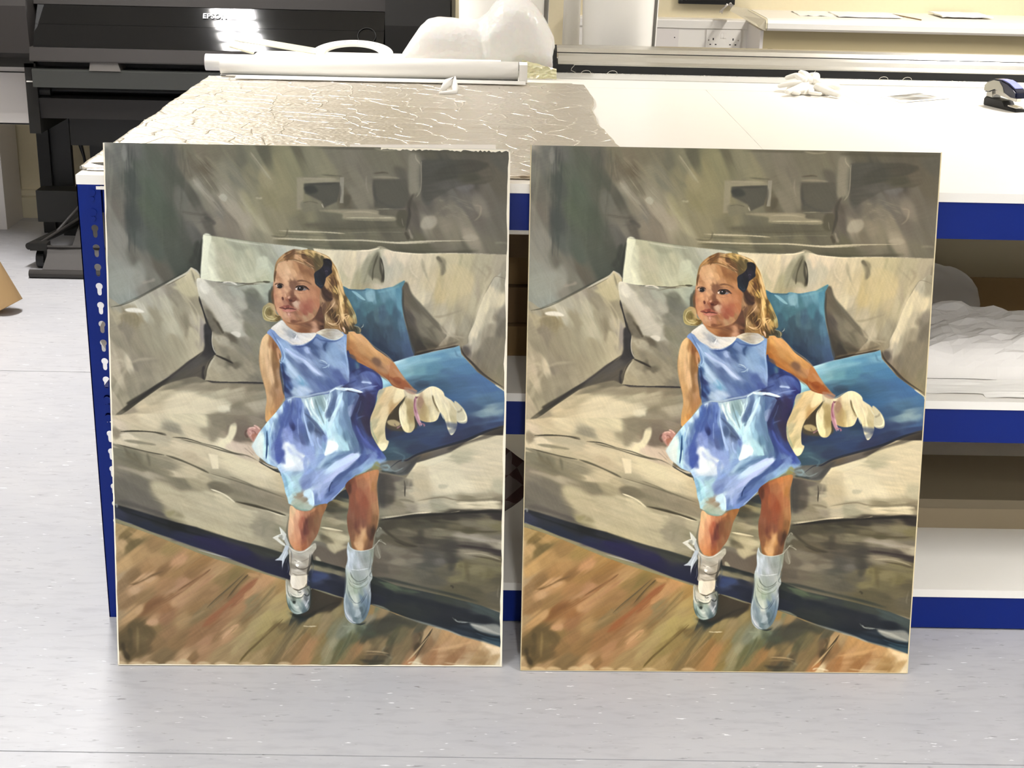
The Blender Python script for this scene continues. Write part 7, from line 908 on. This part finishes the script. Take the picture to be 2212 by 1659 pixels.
# ---------------------------------------------------------------- the two canvases
def canvas(name, label, bl, rot, lean, wd, ht, facemesh, facemat, side_mat, thick=.0168):
    t = bpy.data.objects.new(name, None); col.objects.link(t); tag(t, label, 'painting')
    d = Vector((math.cos(rot), math.sin(rot), 0)); n = Vector((-math.sin(rot), math.cos(rot), 0)); u = n * math.sin(lean) + Vector((0, 0, math.cos(lean))); k = d.cross(u) * -1   # k: away from viewer
    k = u.cross(d) * -1 if (u.cross(d)).y < 0 else u.cross(d)
    t.matrix_world = Matrix(((d.x, k.x, u.x, bl[0]), (d.y, k.y, u.y, bl[1]), (d.z, k.z, u.z, bl[2]), (0, 0, 0, 1)))
    def part(nm, bm, m, bevel=0):
        o = obj(nm, bm, m, None, bevel=bevel); o.parent = t; return o
    o = bpy.data.objects.new('painted_face', facemesh); col.objects.link(o); o.parent = t; o.scale = (wd / .76, 1, ht / 1.015); o.material_slots[0].link = 'OBJECT'; o.material_slots[0].material = facemat
    bm = bmesh.new(); box(0, wd, .0006, .0016, 0, ht, bm); box(0, .0012, .0005, thick, 0, ht, bm); box(wd - .0012, wd, .0005, thick, 0, ht, bm); box(.001, wd - .001, .0005, thick, ht - .0012, ht, bm); box(.001, wd - .001, .0005, thick, 0, .0012, bm)
    part('canvas_wrap', bm, side_mat)
    for a in ((.002, .042, .002, ht - .002), (wd - .042, wd - .002, .002, ht - .002), (.042, wd - .042, .002, .042), (.042, wd - .042, ht - .042, ht - .002), (.042, wd - .042, ht / 2 - .02, ht / 2 + .02)):
        part('stretcher_bar', box(a[0], a[1], .002, thick - .001, a[2], a[3]), M_stretch, .001)
    return t
M_stretch = bump(mat('pine', 'd9b987', .6), scale=(1, 1, 14), sc=6, strength=.1, vary=.1)
M_canvas = bump(mat('primed_canvas', 'efe6d0', .8), sc=900, strength=.3, dist=.0005, vary=.03)
# drawing grid of the painting -> mesh with one colour per vertex
NX, NY = 900, 1150
HA = [(225, 307), (1100, 323), (1087, 1437.5), (252, 1436)]
def homog(src, dst):
    A = []; bb = []
    for (x, y), (u, v) in zip(src, dst):
        A.append([x, y, 1, 0, 0, 0, -u * x, -u * y]); bb.append(u); A.append([0, 0, 0, x, y, 1, -v * x, -v * y]); bb.append(v)
    h = np.linalg.solve(np.array(A, float), np.array(bb, float)); return np.append(h, 1).reshape(3, 3)
Hm = homog([(0, 1), (1, 1), (1, 0), (0, 0)], HA)
def warpaxis(n, c, wdt, k):
    s = np.linspace(0, 1, n * 4); dens = 1 + k * np.exp(-((s - c) / wdt) ** 2); cs = np.cumsum(dens); cs = (cs - cs[0]) / (cs[-1] - cs[0]); return np.interp(np.linspace(0, 1, n), cs, s)
sx = warpaxis(NX, .52, .14, .7); sy = warpaxis(NY, .70, .10, .7)
SXg, SYg = np.meshgrid(sx, sy)
q = np.stack([SXg, SYg, np.ones_like(SXg)], -1) @ Hm.T; px = (q[..., 0] / q[..., 2] - OX) * SS; py = (q[..., 1] / q[..., 2] - OY) * SS
xi = np.clip(px.astype(int), 0, IMG.shape[1] - 2); yi = np.clip(py.astype(int), 0, IMG.shape[0] - 2); fx = np.clip(px - xi, 0, 1)[..., None]; fy = np.clip(py - yi, 0, 1)[..., None]
cimg = (IMG[yi, xi] * (1 - fx) + IMG[yi, xi + 1] * fx) * (1 - fy) + (IMG[yi + 1, xi] * (1 - fx) + IMG[yi + 1, xi + 1] * fx) * fy
cimg = np.clip(cimg, 0, 1); clin = np.where(cimg > .04045, ((cimg + .055) / 1.055) ** 2.4, cimg / 12.92)
face = bpy.data.meshes.new('painted_face'); nv = NX * NY
co = np.zeros((nv, 3), np.float32); co[:, 0] = SXg.ravel() * .76; co[:, 2] = SYg.ravel() * 1.015
ii = (np.arange(NY - 1)[:, None] * NX + np.arange(NX - 1)[None, :]).ravel()
fc = np.stack([ii, ii + 1, ii + NX + 1, ii + NX], 1).astype(np.int32)
face.vertices.add(nv); face.vertices.foreach_set('co', co.ravel()); face.loops.add(fc.size); face.loops.foreach_set('vertex_index', fc.ravel())
face.polygons.add(len(fc)); face.polygons.foreach_set('loop_start', np.arange(0, fc.size, 4, dtype=np.int32)); face.update(calc_edges=True)
ca = face.color_attributes.new('pigment', 'FLOAT_COLOR', 'POINT'); rgba = np.ones((nv, 4), np.float32); rgba[:, :3] = clin.reshape(-1, 3); ca.data.foreach_set('color', rgba.ravel())
def paintmat(name, gain, sat, tint, gm=1.0):
    m = mat(name, (.8, .8, .8), .5, spec=.3); nt = m.node_tree; b = nt.nodes['Principled BSDF']; at = N(m, 'ShaderNodeAttribute', attribute_name='pigment'); hs = N(m, 'ShaderNodeHueSaturation'); hs.inputs['Saturation'].default_value = sat; hs.inputs['Value'].default_value = 1
    ga = N(m, 'ShaderNodeGamma'); ga.inputs[1].default_value = gm
    mu = N(m, 'ShaderNodeMix', data_type='RGBA', blend_type='MULTIPLY'); mu.inputs[0].default_value = 1; mu.inputs[7].default_value = (*[gain * q for q in tint], 1)
    nt.links.new(at.outputs['Color'], ga.inputs[0]); nt.links.new(ga.outputs[0], hs.inputs['Color']); nt.links.new(hs.outputs[0], mu.inputs[6]); nt.links.new(mu.outputs[2], b.inputs['Base Color'])
    tc = N(m, 'ShaderNodeTexCoord'); nz = N(m, 'ShaderNodeTexNoise'); nz.inputs['Scale'].default_value = 160; nz.inputs['Detail'].default_value = 3; bp = N(m, 'ShaderNodeBump'); bp.inputs['Strength'].default_value = .12; bp.inputs['Distance'].default_value = .0006
    nt.links.new(tc.outputs['Object'], nz.inputs['Vector']); nt.links.new(nz.outputs[0], bp.inputs['Height']); nt.links.new(bp.outputs[0], b.inputs['Normal']); return m
M_paintA = paintmat('oil_paint', 1.02, .95, (1, 1, 1.0), 1.16); M_paintB = paintmat('oil_paint_warm', 1.1, 1.04, (1.05, 1.0, .93), 1.14)
face.materials.append(M_paintA)
M_canvas_b = bump(mat('painted_canvas_side', 'b9a884', .8), sc=20, strength=.2, dist=.0005, vary=.2)
ca_ = canvas('painting', 'left, cooler toned painting of a girl on a sofa, white bare canvas at its edges', (-.7150, 2.5153, .0015), .0221, .1723, .7533, 1.0115, face, M_paintA, M_canvas)
cb_ = canvas('painting', 'right, warmer toned painting of the girl on a sofa, tan canvas edges', (.0746, 2.5186, .0015), .0149, .1730, .7701, 1.0225, face, M_paintB, M_canvas_b)
# bare primed margin on the left canvas (right and top edge), a little ragged
bm = bmesh.new(); rg = random.Random(8); H_ = 1.0112; W_ = .7533; n = 60
def strip(f):
    prevv = None
    for i in range(n + 1):
        a, b2 = f(i / n); v = (bm.verts.new(a), bm.verts.new(b2))
        if prevv: bm.faces.new((prevv[0], v[0], v[1], prevv[1]))
        prevv = v
strip(lambda s: ((W_ - .0055 + .002 * math.sin(s * 40) * rg.random() + .001, -.0004, H_ * s), (W_, -.0004, H_ * s)))
strip(lambda s: ((W_ * (.68 + .32 * s), -.0004, H_ - .002 - .0035 * rg.random()), (W_ * (.68 + .32 * s), -.0004, H_)))
strip(lambda s: ((W_ * s, -.0004, .0005), (W_ * s, -.0004, .002 + .0015 * rg.random())))
strip(lambda s: ((0, -.0004, H_ * s), (.002 + .0012 * rg.random(), -.0004, H_ * s)))
o = obj('bare_edge', bm, M_canvas); o.parent = ca_
bm = bmesh.new(); W_ = .7707; H_ = 1.0232
strip(lambda s: ((W_ - .0022, -.0004, H_ * s), (W_, -.0004, H_ * s))); strip(lambda s: ((0, -.0004, H_ * s), (.0012, -.0004, H_ * s))); strip(lambda s: ((W_ * s, -.0004, .0), (W_ * s, -.0004, .0014)))
o = obj('pale_edge_strip', bm, mat('thin_primed_edge', 'd8c8a0', .8)); o.parent = cb_  # thin paler strips along the edges of the right canvas
# foam board sticking up behind the left canvas
t = thing('foam_board', 'white foam board whose top shows behind the left painting', 'board', (-.13, 2.74, .934))
bm = box(-.27, .008, -.0025, .0025, 0, .0555); bmesh.ops.transform(bm, verts=bm.verts, matrix=Matrix.Translation((0, 2.762, ZT + .008)) @ Matrix.Rotation(-.19, 4, 'X') @ Matrix.Rotation(-.02, 4, 'Y')); obj('board', bm, M_paper, t)
# ---------------------------------------------------------------- things on the shelves under the bench
o = obj('cardboard_sheet', box(.25, 2.2, 3.30, 3.306, .5125, .612), M_brown); tag(o, 'dark brown cardboard sheet standing on the middle shelf behind crumpled paper', 'cardboard')
o = obj('pale_board', box(.2, 2.3, 3.5, 3.52, .5125, .9), mat('pale_board', 'b8ab8c', .7)); tag(o, 'pale beige board standing at the back of the middle shelf', 'board')
tag(obj('pencil', tube([(1.12, 3.494, .70), (1.2, 3.494, .703)], .003, 8), M_brown), 'thin brown stick on the pale board under the worktop', 'stick')
M_tissue = bump(mat('tissue_paper', 'ece8e2', .75), sc=9, strength=.35, dist=.01)
def tissue(x0, x1, y0, y1, zb, h, seed):
    def f(s, t):
        e = min(s, 1 - s, t, 1 - t); k = min(1, e * 5) ** .6; x = x0 + (x1 - x0) * s + .012 * fbm(s * 4, t * 4, seed); y = y0 + (y1 - y0) * t + .01 * fbm(s * 5, t * 4, seed + 3)
        r = abs(noise.noise((s * 4, t * 3, seed))) + .5 * abs(noise.noise((s * 9, t * 7, seed + 2))); return (x, y, zb + .0015 + k * h * (.75 + .55 * r - .2 * abs(noise.noise((s * 14, t * 14, seed)))))
    return grid(44, 30, f)
tag(obj('tissue_paper', tissue(.80, 1.75, 2.85, 3.19, .5125, .082, 3), M_tissue), 'crumpled white tissue paper heaped on the middle shelf', 'tissue paper')
bm = grid(14, 14, lambda s, t: (.955 + .18 * s + .02 * t - .03 * t * t, 3.225 + .02 * math.sin(s * 3) + .004 * fbm(s * 5, t * 5), .516 + .165 * t * (1 - .25 * s - .2 * s ** 6) + .01 * fbm(s * 3, t * 3, 6)))
tag(obj('wrapping_film', bm, mat('translucent_film', 'd9d5cd', .35, Transmission_Weight=.35, Alpha=.8), smooth=True), 'sheet of translucent white wrapping film rising behind the tissue paper', 'film')
tag(obj('paper_sheet', grid(12, 8, lambda s, t: (.86 + .5 * s, 2.755 + .085 * t, .5132 + .007 * abs(fbm(s * 3, t * 3, 5)))), M_paper), 'flat white paper sheets under the tissue on the middle shelf', 'paper')
tag(obj('paper_sheet', grid(12, 8, lambda s, t: (1.0 + .5 * s, 2.735 + .07 * t - .01 * s, .5129 + .004 * abs(fbm(s * 4, t * 3, 9)))), M_paper), 'creased white paper offcut at the front edge of the middle shelf', 'paper')
t = thing('flat_box', 'long low beige cardboard box on the bottom shelf right of the paintings', 'box', (1.4, 3.08, .0945)); obj('body', box(.3, 2.3, 3.02, 3.28, .0945, .146), mat('beige_card', '9c8c70', .7), t, bevel=.002); obj('lid', box(.295, 2.305, 3.015, 3.285, .146, .168), mat('beige_lid', '857860', .7), t, bevel=.002)  # card tones darkened to carry the dimness under the bench
tag(obj('void_backing', box(.2, 2.4, 3.6, 3.62, .0945, .42), M_brown), 'added dark brown backing standing in for shade at the back of the bottom shelf', 'panel')  # added dark sheet, its colour stands in for the shaded void
M_plaid = mat('plaid_cloth', '7a5a52', .9); nt = M_plaid.node_tree; tc = N(M_plaid, 'ShaderNodeTexCoord'); ck = N(M_plaid, 'ShaderNodeTexChecker'); ck.inputs['Scale'].default_value = 26; ck.inputs[1].default_value = (*lin('4c3230'), 1); ck.inputs[2].default_value = (*lin('6f625c'), 1); mp = N(M_plaid, 'ShaderNodeMapping'); mp.inputs['Rotation'].default_value = (.3, .7, .4)
nt.links.new(tc.outputs['Object'], mp.inputs[0]); nt.links.new(mp.outputs[0], ck.inputs['Vector']); nt.links.new(ck.outputs[0], nt.nodes['Principled BSDF'].inputs['Base Color'])
bm = grid(20, 16, lambda s, t: (-.06 + .16 * math.sin(math.pi * t) ** .7 * (s) + .02 * fbm(s * 3, t * 3), 2.86 + .12 * s + .02 * fbm(s * 5, t * 5, 3), .096 + .23 * t))
tag(obj('plaid_cloth', bm, M_plaid, smooth=True), 'folded red and grey plaid cloth on the bottom shelf between the paintings', 'cloth')
for k, z in enumerate((.53, .58, .66)): tag(obj('cardboard_box', box(-.15, .2, 2.95 + k * .02, 3.2, z - .0175 if k == 0 else z, (.58, .66, .72)[k] - .002), (M_brown, mat('brown_card_b', '6a5130', .8), M_brown)[k], bevel=.002), ('lowest', 'middle', 'topmost')[k] + ' brown cardboard box stacked on the middle shelf seen in the gap between the paintings', 'box', 'boxes in the gap')
t = thing('white_reel', 'round white reel whose edge peeks out left of the blue post', 'reel', (-.74, 2.9, .5125)); obj('rim', pipe(((-.75, 2.86, .571), (-.75, 3.0, .571)), .0575, .05, 40), M_grime, t)
# ---------------------------------------------------------------- kraft tube on the floor at the left
t = thing('cardboard_tube', 'kraft cardboard tube leaning at the left edge of the picture', 'tube', (-1.68, 4.87, 0))
A_ = Vector((-1.672, 4.885, .024)); D_ = Vector((-.48, .10, .87)).normalized(); obj('shell', pipe((A_, A_ + D_ * 1.1), .052, .0485, 48), M_kraft, t, smooth=True); obj('wound_edge', pipe((A_ + D_ * .0005, A_ + D_ * .001), .0523, .0482, 40), M_brown, t)
# ---------------------------------------------------------------- white pedestal by the wall
t = thing('white_cabinet', 'white metal cabinet with a recessed door at the far left', 'cabinet', (-2.2, 6.0, 0))
obj('side_leg', box(-2.5, -2.066, 6.105, 6.33, 0, .56), M_grime, t, bevel=.002)
bm = prism([(-2.45, .525), (-1.745, .525), (-1.755, .762), (-2.45, .762)], 'y', 5.66, 6.015); obj('body', bm, M_grime, t, bevel=.002)
obj('door', prism([(-2.40, .532), (-1.762, .532), (-1.776, .724), (-2.40, .724)], 'y', 5.654, 5.66), M_grime, t, bevel=.001)
obj('door_gap', prism([(-2.41, .5255), (-1.7585, .5255), (-1.773, .7275), (-2.41, .7275)], 'y', 5.6595, 5.6602), M_hole, t)
# ---------------------------------------------------------------- large format printer
t = thing('large_format_printer', 'large black and grey floor standing printer behind the workbench', 'printer', (-1.0, 5.8, 0))
def pr_(name, pts, x0, x1, m, bevel=.003): return obj(name, prism(pts, 'x', x0, x1), m, t, bevel=bevel)
pr_('end_housing', [(5.47, .82), (5.46, .99), (5.52, 1.16), (6.0, 1.2), (6.05, .8), (5.5, .8)], -2.35, -1.706, M_grey, .006); pr_('end_housing_foot', [(5.5, .765), (5.5, .818), (6.0, .8), (6.0, .765)], -2.35, -1.706, M_dark)
pr_('end_housing', [(5.47, .60), (5.455, .95), (5.50, 1.16), (6.0, 1.2), (6.05, .6)], -.4, -.163, M_dark, .006); obj('housing_edge', box(-.1635, -.157, 5.49, 6.0, .62, 1.15), M_grey, t)
pr_('top_housing', [(5.552, .991), (5.58, 1.12), (5.6, 1.2), (6.0, 1.22), (6.02, .80), (5.60, .80), (5.60, .989)], -1.704, -.402, M_grey, .002)
# slanted smoked front cover in two bands with a seam
def cover(u0, u1):
    def f(s, u):
        u = u0 + (u1 - u0) * u; return (-1.69 + 1.283 * s, 5.458 + .095 * u - .0021 * 4 * u * (1 - u), .846 + .143 * u + .0014 * 4 * u * (1 - u))
    return obj('smoked_cover', grid(24, 12, f), M_gloss, t, smooth=True)
cover(0, .53); cover(.536, 1)
obj('cover_frame', box(-1.70, -.404, 5.585, 5.60, .84, .985), M_dark, t)
pr_('front_lip', [(5.44, .795), (5.44, .80), (5.452, .845), (5.53, .845), (5.53, .795)], -1.702, -.402, M_grey, .002)
obj('output_slot', box(-1.70, -.402, 5.53, 5.6, .755, .80), M_black, t)
pr_('output_bar', [(5.45, .70), (5.448, .762), (5.458, .768), (5.56, .768), (5.56, .70)], -1.70, -.402, mat('slate_plastic', '3a3b38', .5, spec=.3), .003)
obj('latch_tab', prism([(-1.488, .764), (-1.372, .764), (-1.382, .797), (-1.482, .797)], 'y', 5.445, 5.53), mat('tab_grey', '66625d', .5), t, bevel=.002)
obj('paper_path', box(-1.68, -.402, 5.62, 5.66, .60, .71), M_black, t)
obj('roller', tube([(-1.66, 5.56, .68), (-.42, 5.56, .68)], .017, 16), M_black, t); obj('roller_end', tube([(-1.70, 5.55, .675), (-1.66, 5.55, .675)], .031, 20), M_black, t); obj('roller_end_clip', box(-1.72, -1.66, 5.52, 5.57, .60, .655), M_dark, t, bevel=.003)
obj('side_bracket', box(-1.742, -1.70, 5.50, 6.05, .52, .78), M_dark, t, bevel=.002)
obj('indicator_stripe', box(-1.737, -1.71, 5.494, 5.5, .712, .716), M_white_pl, t)
pr_('lower_beam', [(5.52, .575), (5.505, .652), (5.60, .66), (5.60, .575)], -1.70, -.402, mat('lower_beam_plastic', '2c2a29', .5, spec=.3), .003)
obj('undertray', box(-1.62, -.402, 5.6, 5.9, .46, .575), M_black, t)
obj('stand_leg', box(-1.895, -1.845, 6.06, 6.11, 0, .82), M_dark, t, bevel=.002); obj('stand_leg_panel', box(-1.845, -1.77, 6.08, 6.12, 0, .82), M_black, t); obj('stand_leg', box(-.42, -.34, 6.06, 6.11, 0, .7), M_dark, t, bevel=.002)
obj('hanging_cable', tube([(-1.74, 6.05, .52), (-1.72, 6.05, .42), (-1.70, 6.05, .33), (-1.685, 6.04, .22)], [.012, .012, .006, .006], 8), M_black, t, smooth=True)
obj('rear_panel', box(-1.80, -1.745, 6.02, 6.05, .0, .5), M_black, t); obj('rear_panel', box(-1.655, -.4, 5.98, 6.0, .02, .50), M_black, t)
obj('waste_box', box(-1.86, -.45, 5.88, 5.98, .09, .22), mat('dark_box', '24231f', .5), t, bevel=.004)
# wheeled base with the catch basket
obj('base_rail', tube([(-1.74, 5.345, .016), (-.5, 5.345, .016)], .016, 12), M_grey, t, smooth=False)
obj('base_rail', tube([(-1.70, 5.46, .092), (-.5, 5.46, .092)], .0065, 10), M_grey, t)
obj('foot_block', box(-1.765, -1.70, 5.45, 5.50, .078, .107), M_dark, t, bevel=.003)
obj('base_tube', tube([(-1.775, 5.47, .09), (-1.66, 6.05, .09)], .014, 12), M_dark, t); obj('brace', tube([(-1.745, 5.46, .096), (-1.62, 5.75, .16)], .0055, 8), M_grey, t); obj('brace', tube([(-1.70, 5.6, .12), (-1.60, 5.75, .24)], .0065, 8), M_grey, t)
obj('caster', tube([(-1.752, 5.50, .034), (-1.722, 5.50, .034)], .034, 24), M_black, t, bevel=.003); obj('caster_hub', tube([(-1.7535, 5.50, .034), (-1.7525, 5.50, .034)], .016, 16), M_grey, t); obj('caster_fork', box(-1.722, -1.700, 5.48, 5.52, .01, .085), M_dark, t, bevel=.002)
M_bask = bump(mat('basket_fabric', '4a4745', .8), sc=12, strength=.3, dist=.01)
obj('catch_basket', grid(24, 12, lambda s, u: (-1.70 + 1.2 * s, 5.46 - .11 * u + .03 * math.sin(math.pi * u) + .006 * fbm(s * 12, u * 3), .09 - .074 * u ** 1.3)), M_bask, t, smooth=True)
obj('catch_basket', grid(24, 12, lambda s, u: (-1.655 + 1.15 * s, 5.5 + .35 * u, .02 + .16 * u ** 1.5 + .012 * fbm(s * 10, u * 6, 2))), M_bask, t, smooth=True)
# brand lettering on the cover
cu = bpy.data.curves.new('lettering', 'FONT'); cu.body = 'EPSON'; cu.size = .0285; cu.offset = .0007; cu.extrude = .0004; cu.space_character = 1.05
lo = bpy.data.objects.new('lettering', cu); col.objects.link(lo); M_let = mat('silver_lettering', 'dcdcdc', .4)
bpy.context.view_layer.update(); lme = bpy.data.meshes.new_from_object(lo); bpy.data.objects.remove(lo); bpy.data.curves.remove(cu)
lme.transform(Matrix.Translation((-1.078, 5.524, .955)) @ Matrix.Rotation(math.radians(90 - 35), 4, 'X')); lme.materials.clear(); lme.materials.append(M_let)
lo = bpy.data.objects.new('lettering', lme); col.objects.link(lo); lo.parent = t; lo.matrix_parent_inverse = Matrix.Translation(-Vector(t.location))
# embossed ring mark on the right of the cover
obj('emboss_ring', pipe(((-.47, 5.493, .905), (-.47, 5.488, .909)), .034, .0325, 32), M_dark, t)
# ---------------------------------------------------------------- wall at the right: trunking, sockets, shelf unit
t = thing('dado_trunking', 'white plastic cable trunking along the cream wall behind the cutter', 'trunking', (.7, 6.33, .8))
obj('channel', box(.30, 1.115, 6.302, 6.35, .70, .884), M_white_pl, t, bevel=.003); obj('ledge', prism([(6.296, .885), (6.35, .885), (6.35, .924), (6.30, .921), (6.296, .915)], 'x', .30, 1.125), M_white_pl, t, bevel=.002); obj('cover_plate', box(.66, .782, 6.2995, 6.302, .705, .882), M_grime, t); obj('cover_screw', tube([(.765, 6.2995, .845), (.765, 6.298, .845)], .0025, 10), M_hole, t)
t = thing('double_socket', 'white double wall socket mounted on the trunking', 'socket', (.975, 6.30, .84))
obj('plate', box(.899, 1.046, 6.2925, 6.302, .797, .882), M_white_pl, t, bevel=.0025)
for sx_ in (.929, 1.013):
    obj('pin_slot', box(sx_ - .0025, sx_ + .0025, 6.2922, 6.2926, .838, .847), M_hole, t)
    for s in (-1, 1): obj('pin_slot', box(sx_ + s * .0115 - .0035, sx_ + s * .0115 + .0035, 6.2922, 6.2926, .818, .8225), M_hole, t)
for s in (-1, 1): obj('rocker_switch', box(.971 + s * .0065 - .0055, .971 + s * .0065 + .0055, 6.2905, 6.293, .847, .867), M_white_pl, t, bevel=.001)
obj('switch_shadow_gap', box(.958, .984, 6.2922, 6.2926, .868, .8695), M_grime, t)
for s in (.91, 1.035): obj('screw', tube([(s, 6.2926, .838), (s, 6.292, .838)], .0028, 10), M_steel, t)
t = thing('meter_panel', 'black framed panel on the cream wall above the white trunking', 'panel', (.895, 6.33, 1.05)); obj('frame', box(.777, 1.013, 6.315, 6.35, .983, 1.12), M_black, t, bevel=.002); obj('inset', box(.795, .992, 6.312, 6.315, .993, 1.11), M_dark, t)
bm = bmesh.new()
for k in range(26): box(.82 + k * .006, .8225 + k * .006, 6.311, 6.3122, .9975, 1.003 + (k * 7 % 5) * .001, bm)
o = obj('vent_slot', bm, M_grey, t); o['kind'] = 'stuff'
t = thing('wall_counter', 'white wall counter with rounded front and beige panel below at the upper right', 'counter', (2.0, 6.1, .9))
obj('top', prism([(5.945, .917), (5.935, .925), (5.935, .945), (5.945, .957), (5.97, .9625), (6.35, .9625), (6.35, .914), (5.96, .914)], 'x', 1.09, 3.4), M_white_pl, t); obj('top_end_cap', prism([(5.95, .918), (5.937, .925), (5.937, .945), (5.947, .956), (5.97, .961), (6.3, .961), (6.3, .93), (6.0, .914)], 'x', 1.083, 1.0895), mat('cream_cap', 'd8cfb2', .5), t)
obj('front_panel', box(1.085, 3.4, 5.985, 6.0, .55, .914), M_tan, t); obj('end_strip', box(1.072, 1.0848, 5.985, 6.34, .55, .912), M_grime, t); obj('foot_strip', box(1.085, 3.4, 5.98, 5.985, .55, .836), mat('pinkish_panel', 'c9bfae', .7), t); obj('catch', box(1.105, 1.125, 5.9775, 5.98, .8385, .8415), M_hole, t)
bm = bmesh.new()
P_ = [(1.083, 5.94, .915), (1.083, 5.95, .958), (1.03, 6.1, .985), (.985, 6.2, .985), (.97, 6.16, .972), (1.0, 6.1, .957), (1.06, 5.96, .925)]
vs = [bm.verts.new(p) for p in P_]; bm.faces.new(vs[:3] + [vs[5], vs[6]]); bm.faces.new([vs[2], vs[3], vs[4], vs[5]])
r = bmesh.ops.extrude_face_region(bm, geom=bm.faces[:]); bmesh.ops.translate(bm, vec=(.002, .004, .002), verts=[g for g in r['geom'] if isinstance(g, bmesh.types.BMVert)])
tag(obj('folded_card', bm, mat('cream_card', 'd9d0b8', .7)), 'bent cream card flap at the left end of the wall counter', 'card')
tag(obj('crumpled_paper', grid(8, 8, lambda s, u: (.945 + .06 * s, 6.2 + .08 * u, .955 + .045 * math.sin(3 * s) * (1 - .4 * u) + .012 * fbm(s * 4, u * 4))), M_grime), 'small crumpled paper at the corner of the wall counter under the black panel', 'paper')
for k, (x0, x1, y0, y1, lab) in enumerate(((1.25, 1.42, 6.1, 6.3, 'leftmost flat sheet of paper on the wall counter'), (1.40, 1.66, 6.06, 6.28, 'middle sheet of paper on the wall counter'), (1.84, 2.05, 6.12, 6.33, 'rightmost paper stack on the wall counter'))):
    tag(obj('paper_sheet', grid(10, 6, lambda s, u: (x0 + (x1 - x0) * s, y0 + (y1 - y0) * u, .9635 + .005 * k + .006 * abs(fbm(s * 3, u * 2, k))), .0012 + .002 * k), M_paper), lab, 'paper')
tag(obj('counter_stick', tube([(1.72, 6.0, .966), (1.66, 6.25, .966)], .0025, 6), M_brown), 'thin dark rod lying on the wall counter between the papers', 'rod')
